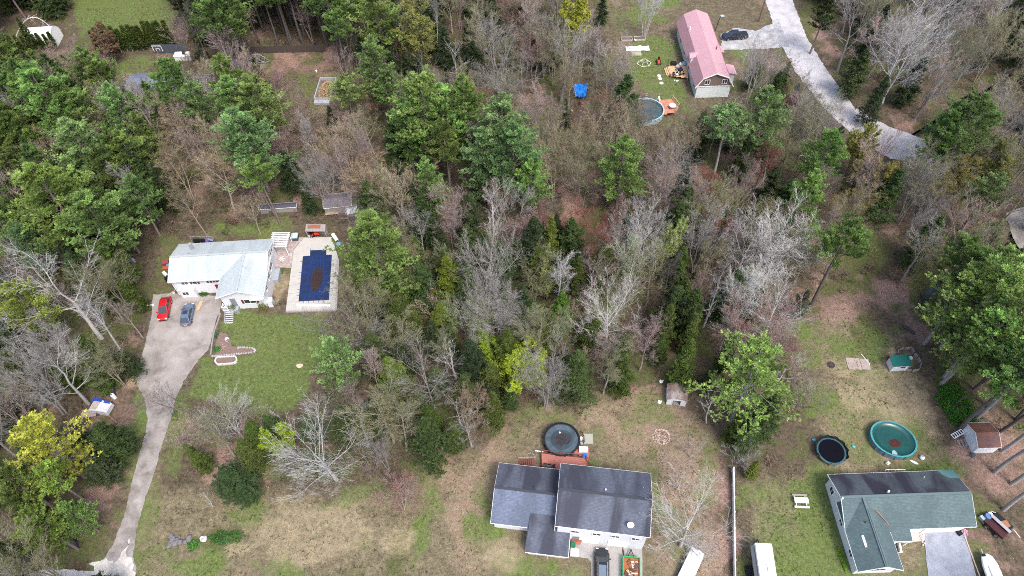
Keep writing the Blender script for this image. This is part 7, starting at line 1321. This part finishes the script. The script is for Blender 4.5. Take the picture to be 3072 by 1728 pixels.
ZONES = [(lambda u, v: u < 420 and v < 640, 'in the left wood above the white house'), (lambda u, v: u < 450, 'in the left wood beside the long driveway'), (lambda u, v: v < 150 and u < 900, 'behind the leafy clearing at the top left'), (lambda u, v: u < 900 and v < 600, 'in the wood behind the white house'), (lambda u, v: u < 1000 and v > 820, 'around the bottom of the mown lawn'),
         (lambda u, v: v < 330 and u < 1560, 'in the top centre wood'), (lambda u, v: u < 1300 and v < 620, 'in the wood between the central pines and the pool'), (lambda u, v: u < 1300, 'in the wood right of the blue-covered pool'), (lambda u, v: u < 1700 and v < 480, 'below the red-roofed house yard'), (lambda u, v: u < 2000 and v < 640, 'in the middle wood left of the road bend'), (lambda u, v: u < 2000, 'in the wood above the leaf-strewn yard'),
         (lambda u, v: v < 380, 'between the pale road and the top right corner'), (lambda u, v: v < 700, 'in the right-hand wood below the road'), (lambda u, v: True, 'in the pine wood at the lower right edge')]
MIX = {  # weights of what grows in each zone
 'in the left wood above the white house': dict(hem=3, pined=2, bpink=2, bgrey=2, tanb=1), 'in the left wood beside the long driveway': dict(hemd=5, bgrey=3, bpink=2, cedard=1, oliveb=1), 'behind the leafy clearing at the top left': dict(bdark=5, bpink=2, hem=1, pinet=4), 'in the wood behind the white house': dict(bpink=5, hemd=2, bgrey=2, tanb=2, pinkb=2),
 'around the bottom of the mown lawn': dict(hem=2, bgrey=3, oliveb=2, bpink=2, cedard=2), 'in the top centre wood': dict(bgrey=4, orangeb=.8, hemd=4, oliveb=1.5, bpink=3, redb=.3), 'in the wood between the central pines and the pool': dict(bgrey=5, hem=4, hemd=3, bpink=2, tanb=1), 'in the wood right of the blue-covered pool': dict(hem=5, cedard=4, hemd=4, bgrey=6, oliveb=3, greenb=1.5, tanb=1),
 'below the red-roofed house yard': dict(tanb=5, oliveb=3, bpink=4, bgrey=2, hem=1), 'in the middle wood left of the road bend': dict(bgrey=5, hem=4, hemd=4, oliveb=2, bpink=3, pinkb=1, redb=.6), 'in the wood above the leaf-strewn yard': dict(bgrey=4, hem=4, hemd=2, cedard=3, oliveb=2, greenb=1.5, pinkb=1, bpink=2, pale=2),
 'between the pale road and the top right corner': dict(bgrey=7, hemd=2, hem=1.5, oliveb=2, bpink=2, pale=2), 'in the right-hand wood below the road': dict(bgrey=4, bpink=4, oliveb=2, ochreb=2, hem=1), 'in the pine wood at the lower right edge': dict(pinet=3, hemd=3, bdark=2)}
SP = {'hem': (['hem0', 'hem1', 'hem2'], 'hem', 'brown', (8, 15), 'dark green hemlock'), 'hemd': (['hem0', 'hem1', 'hem2'], 'hemd', 'dark', (6, 13), 'blackish-green low hemlock'), 'pined': (['pine3', 'pine4'], 'pined', 'brown', (13, 18), 'dark green pine'),
      'pinet': (['pine5'], 'pined', 'dark', (16, 21), 'tall thin-crowned pine'), 'cedard': (['cedar0', 'cedar1'], 'cedard', 'brown', (7, 13), 'olive green cedar'), 'bgrey': (['bare0', 'bare1', 'bare2', 'bare3', 'bare5', 'bare6', 'bare7', 'bare7'], '', 'grey', (10, 16), 'leafless grey tree'), 'pale': (['bare0', 'bare1', 'bare4', 'bare6', 'bare7'], '', 'pale', (10, 15), 'leafless pale silvery tree'),
      'bpink': (['bare0', 'bare2', 'bare3', 'bare5'], '', 'pink', (10, 16), 'leafless pinkish-brown tree'), 'bdark': (['bare3', 'bare0'], '', 'dark', (12, 17), 'leafless dark-stemmed tree'), 'oliveb': (['bud0', 'bud1', 'bud2', 'bud3'], 'olivebud', 'olive', (10, 15), 'olive budding tree'), 'tanb': (['bud0', 'bud1', 'bud2', 'bud3'], 'tanbud', 'tan', (9, 15), 'tan budding tree'),
      'pinkb': (['bud0', 'bud2', 'bud3'], 'pinkbud', 'pink', (8, 13), 'pink-brown budding tree'), 'greenb': (['bud0', 'bud2', 'leafy1'], 'palegreen', 'grey', (7, 12), 'yellow-green budding tree'), 'orangeb': (['bud1', 'bud3'], 'orange', 'brown', (9, 13), 'orange-brown budding tree'), 'redb': (['bud1', 'bud3'], 'redbud', 'red', (8, 12), 'red-brown budding tree'), 'ochreb': (['bud1', 'leafy1'], 'ochre', 'brown', (7, 11), 'ochre budding tree')}
LM = [(500, 10, 'the right end of the top lawn'), (600, 30, 'the tall trunks over the dark fence'), (690, -20, 'the top edge over the leafy clearing'), (800, 10, 'the top edge left of the pines'), (0, 140, 'the left edge by the tent garage'), (60, 0, 'the top left corner'), (2560, 20, 'the top right corner'), (2200, -60, 'the top edge right of the road'), (60, 200, 'the upper left pine'), (250, 110, 'the golden-budded tree by the hedge'), (345, 220, 'the slate-blue roof'), (530, 250, 'the pale slate roof'), (410, 200, 'the rounded pine on the slate roofs'), (330, 100, 'the tall cedar hedge'), (100, 90, 'the tent garage'), (640, 145, 'the empty boat trailer'), (740, 125, 'the dark board fence'), (810, 230, 'the timber garden plot'), (640, 320, 'the dark clearing-edge pine'), (635, 460, 'the slim pine behind the white house'), (170, 560, 'the wide left pine'), (100, 500, 'the largest left pine'), (500, 580, 'the rack behind the white house'),
 (690, 520, 'the long low grey roof'), (810, 510, 'the tin-roofed shed'), (920, 680, 'the pool-side pine'), (1040, 640, 'the dark cedar by the pool-side pine'), (1120, 740, 'the cedars round the snag'), (410, 690, 'the red sedan'), (430, 950, 'the driveway neck'), (250, 1020, 'the blue-tarped camper'), (190, 1250, 'the blue canoe'), (60, 1130, 'the yellow-green tree at the left edge'), (150, 850, 'the pale twin trunks'), (15, 800, 'the pale roof at the left edge'), (300, 1250, 'the lower driveway'), (620, 1080, 'the spreading tree below the lawn'), (560, 1240, 'the rounded dark evergreen'), (820, 930, 'the lawn-corner pine'), (850, 1100, 'the wide pale tree by the lawn'), (1010, 1240, 'the small red-budded tree'), (1150, 950, 'the bleached contorted tree'), (1240, 870, 'the small lime green tree'), (1310, 960, 'the larger lime green tree'), (1440, 960, 'the light green feathery tree'), (1410, 1100, 'the black pool'),
 (930, 150, 'the pale-tipped pine'), (935, 30, 'the top edge pine'), (1050, 80, 'the yellow-flowered tree'), (1130, 150, 'the pale forked tree'), (1240, 120, 'the broad grey tree at the top'), (1430, 60, 'the bright yellow tree'), (1345, 150, 'the dark red budded tree'), (1460, 230, 'the blue tarp'), (1060, 280, 'the broad central pine'), (1270, 330, 'the large central pine'), (1070, 460, 'the pine below the central group'), (1225, 520, 'the white dead-topped tree'), (1380, 600, 'the pointed cedar'), (1500, 640, 'the reddish budded tree'), (1580, 430, 'the lone brown-wood pine'), (1630, 280, 'the blue-walled pool'), (1760, 240, 'the red-roofed house'), (1600, 100, 'the birch clump'), (1600, 700, 'the pale-trunked leafing tree'), (1690, 620, 'the yellow-green leafing tree'), (1420, 790, 'the fresh green pine'), (1550, 900, 'the wide pale tree at the wood edge'), (1700, 1000, 'the metal shed'), (1830, 600, 'the red-budded spreading tree'), (1762, 560, 'the small pointed cedar'), (1820, 760, 'the pale grey forked tree'), (1900, 780, 'the tall leaning pale tree'), (1980, 660, 'the silvery wide crown'), (1835, 340, 'the see-through pine'), (1955, 300, 'the blue-green pine by the road'), (2110, 380, 'the road-bend pine'), (2060, 520, 'the narrow light green pine'), (2020, 130, 'the pale road'), (2150, 260, 'the middle of the pale road'), (2290, 370, 'the road end'), (2330, 300, 'the stream'), (2240, 250, 'the dark bend hemlock'), (2310, 150, 'the great grey tree'), (2420, 100, 'the top right grey tree'), (2460, 320, 'the large dark right-edge pine'), (2520, 420, 'the yellow right-edge tree'), (2520, 500, 'the blue-green right-edge pine'), (2410, 480, 'the yellow-olive tree'), (2440, 620, 'the purple-grey tree'), (2350, 740, 'the small pond'), (2270, 900, 'the green-roofed coop'), (2450, 800, 'the bright right pines'), (2400, 1010, 'the ground-hugging shrub'), (2470, 1110, 'the rusty-roofed shed'), (2510, 1320, 'the utility trailer'), (2010, 1010, 'the yard pine'), (2180, 780, 'the upper yard edge')]
FILLREC = []
def placelabel(o, nm, u, v):
    d = sorted((math.hypot(u - a, v - b), a, b, t) for a, b, t in LM)[0]; dx, dy = u - d[1], v - d[2]
    FILLREC.append((o, nm, ('left of' if dx < 0 else 'right of') if abs(dx) > abs(dy) else ('above' if dy < 0 else 'below'), d[3], d[0]))
def finishlabels():
    g = {}
    for r in FILLREC: g.setdefault(r[1:4], []).append(r)
    for (nm, dr, lm), rs in g.items():
        rs.sort(key=lambda r: r[4]); n = len(rs)
        ws = {1: [''], 2: ['nearer ', 'farther '], 3: ['nearest ', 'middle ', 'farthest '], 4: ['nearest ', 'second nearest ', 'third nearest ', 'farthest ']}.get(n, (['nearest '] + [q + ' nearest ' for q in 'second third fourth fifth sixth seventh eighth ninth tenth eleventh twelfth thirteenth fourteenth fifteenth sixteenth seventeenth eighteenth nineteenth twentieth'.split()] + ['outer '] * 99)[:n])
        for r, w_ in zip(rs, ws): r[0]['label'] = f'{w_}{nm} {dr} {lm}'
grid = {}
for x, y, r, h in PLACED: grid.setdefault((int(x // 6), int(y // 6)), []).append((x, y, r * .5))
def near(x, y, d):
    for i in (-1, 0, 1):
        for j in (-1, 0, 1):
            for a, b_, r in grid.get((int(x // 6) + i, int(y // 6) + j), []):
                if math.hypot(x - a, y - b_) < d + r * .4: return True
    return False
nfill = 0; cnt = {}
for k in range(24000):
    x, y = tr_.uniform(-145, 145), tr_.uniform(10, 182); u, v = Q(x, y, 6); u /= 1.1925; v /= 1.1925
    if not (-140 < u < 2720 and -190 < v < 1640): continue
    z = next(lb for f, lb in ZONES if f(u, v)); mx_ = MIX[z]; s = tr_.choices(list(mx_), list(mx_.values()))[0]; keys, fo, bk, (h0, h1), nm = SP[s]
    h = tr_.uniform(h0, h1)
    if near(x, y, 1.75): continue
    if blocked(x, y, h, 2.4): 
        for q_ in (.7, .45, .3):
            if not blocked(x, y, h * q_, 1.8): break
        else: continue
        h *= q_
        if h < 3.5: continue
        if NAME[keys[0].rstrip('0123456789')] in ('hemlock_tree', 'cedar_tree', 'pine_tree') and h < 6.5:
            if tr_.random() < .35: continue
            keys, bk, nm = ['bush0'], 'tan' if tr_.random() < .5 else 'pink', 'leafless low bush'
    if cnt.get((NAME[keys[0].rstrip('0123456789')]), 0) > 292: continue
    cnt[NAME[keys[0].rstrip('0123456789')]] = cnt.get(NAME[keys[0].rstrip('0123456789')], 0) + 1
    grid.setdefault((int(x // 6), int(y // 6)), []).append((x, y, 1.2)); nfill += 1
    placelabel(tree(tr_.choice(keys), x, y, h, fo or 'hem', bk, None, f'{nm}s {z}', tr_.uniform(.85, 1.25)), nm, *[q / 1.1925 for q in Q(x, y, h * .6)])
finishlabels()
print('FILL', nfill, cnt)
# undergrowth, brush and fallen sticks on the wood floor, one mass
rg = np.random.default_rng(9); P0 = []
while sum(map(len, P0)) < 5200:
    c = np.stack([rg.uniform(-145, 145, 4000), rg.uniform(10, 180, 4000)], 1); n_ = fbm(c[:, 0] / 9, c[:, 1] / 9, 90); c = c[n_ > .42]
    ok = np.ones(len(c), bool)
    for poly in OPEN: ok &= sdist(c[:, 0], c[:, 1], [(q[0], q[1]) for q in poly]) < -.5
    P0.append(c[ok])
P0 = np.concatenate(P0)[:5200]; sel = rg.random(len(P0))
def brush(name, pts, m, col, per, size, h, label):
    rep = np.repeat(np.c_[pts, np.zeros(len(pts))], per, 0); rep = rep + rg.normal(0, 1, rep.shape) * [.45, .45, 0]; rep[:, 2] = rg.uniform(0, h, len(rep)); v, f = starts(rep, 0, size, rg, .7, 3, .13, .4)
    o = bpy.data.objects.new(name, mk(name, v, f, m, rg.uniform(.6, 1.4, len(rep)), False)); COL.objects.link(o); o.color = (*col, 1); tag(o, label, 'undergrowth', None, 'stuff')
brush('dry_brush', P0[sel < .5], M_BUD, (.2, .14, .115), 16, .55, .7, 'brown dry brush and sticks covering the wood floor'); brush('green_undergrowth', P0[sel > .72], M_NEEDLE, (.06, .1, .028), 14, .45, .7, 'dark green low undergrowth covering the wood floor'); brush('olive_undergrowth', P0[(sel > .5) & (sel < .72)], M_BUD, (.17, .165, .07), 14, .4, .9, 'olive low shrubs just coming into leaf under the trees')

# litter and tufts on the open ground, each a mass
def field(name, m, col, n, size, seg, upb, flat, fn, label, seed, width=.3):
    rg = np.random.default_rng(seed); c = np.stack([rg.uniform(-110, 110, n * 12), rg.uniform(18, 165, n * 12)], 1); ix = ((c[:, 0] - GX0) / GS).astype(int); iy = ((c[:, 1] - GY0) / GS).astype(int)
    w = fn(iy, ix) * (fbm(c[:, 0] / 2.5, c[:, 1] / 2.5, seed) > .46); c = c[rg.random(len(c)) < w][:n]
    if HARD: 
        for poly in HARD: c = c[sdist(c[:, 0], c[:, 1], poly) < -.2]
    p = np.c_[c, np.full(len(c), .0)] + rg.normal(0, .02, (len(c), 3)) * [1, 1, 0]; p[:, 2] += zz[iy[:0].astype(int), ix[:0].astype(int)].mean() if 0 else .03
    v, f = starts(p, 0, size, rg, flat, seg, width, upb); o = bpy.data.objects.new(name, mk(name, v, f, m, rg.uniform(.6, 1.4, len(p)), False)); COL.objects.link(o); o.color = (*col, 1); tag(o, label, 'ground cover', None, 'stuff')
def dp_(pts): return [tuple(D(x, y)[:2]) for x, y in pts]
HARD = [dp_(q) for q in ([(380, 740), (560, 735), (552, 790), (500, 905), (440, 1010), (430, 1100), (340, 1449), (225, 1449), (345, 1000), (355, 900)], [(400, 590), (860, 570), (860, 800), (400, 780)], [(1230, 1140), (1650, 1160), (1640, 1449), (1230, 1449)], [(2070, 1180), (2450, 1180), (2470, 1449), (2120, 1449)], [(1360, 1050), (1490, 1050), (1490, 1200), (1360, 1200)], [(2180, 1030), (2320, 1030), (2320, 1170), (2180, 1170)], [(1690, 20), (1960, 20), (1990, 130), (1850, 250), (1750, 240)], [(1900, -20), (2020, -20), (2130, 190), (2350, 360), (2350, 430), (2150, 360), (1990, 190)])]
field('fallen_leaves', M_BUD, (.3, .2, .165), 16000, .2, 2, .15, .3, lambda j, i: np.clip(LAY['leaf'][j, i] * 1.2 - .1 + .25 * LAY['dry'][j, i], 0, 1), 'fallen pinkish-brown leaves strewn over the ground', 5)
field('grass_tufts', M_BUD, (.075, .1, .03), 12000, .24, 4, .6, .6, lambda j, i: np.clip(LAY['dry'][j, i], 0, 1) * .9, 'darker tufts of grass and weeds on the open ground', 6, .14)
field('dead_grass', M_BUD, (.34, .3, .2), 9000, .22, 4, .5, .6, lambda j, i: np.clip(LAY['dry'][j, i], 0, 1) * .9, 'straw-coloured dead grass on the open ground', 7, .12)
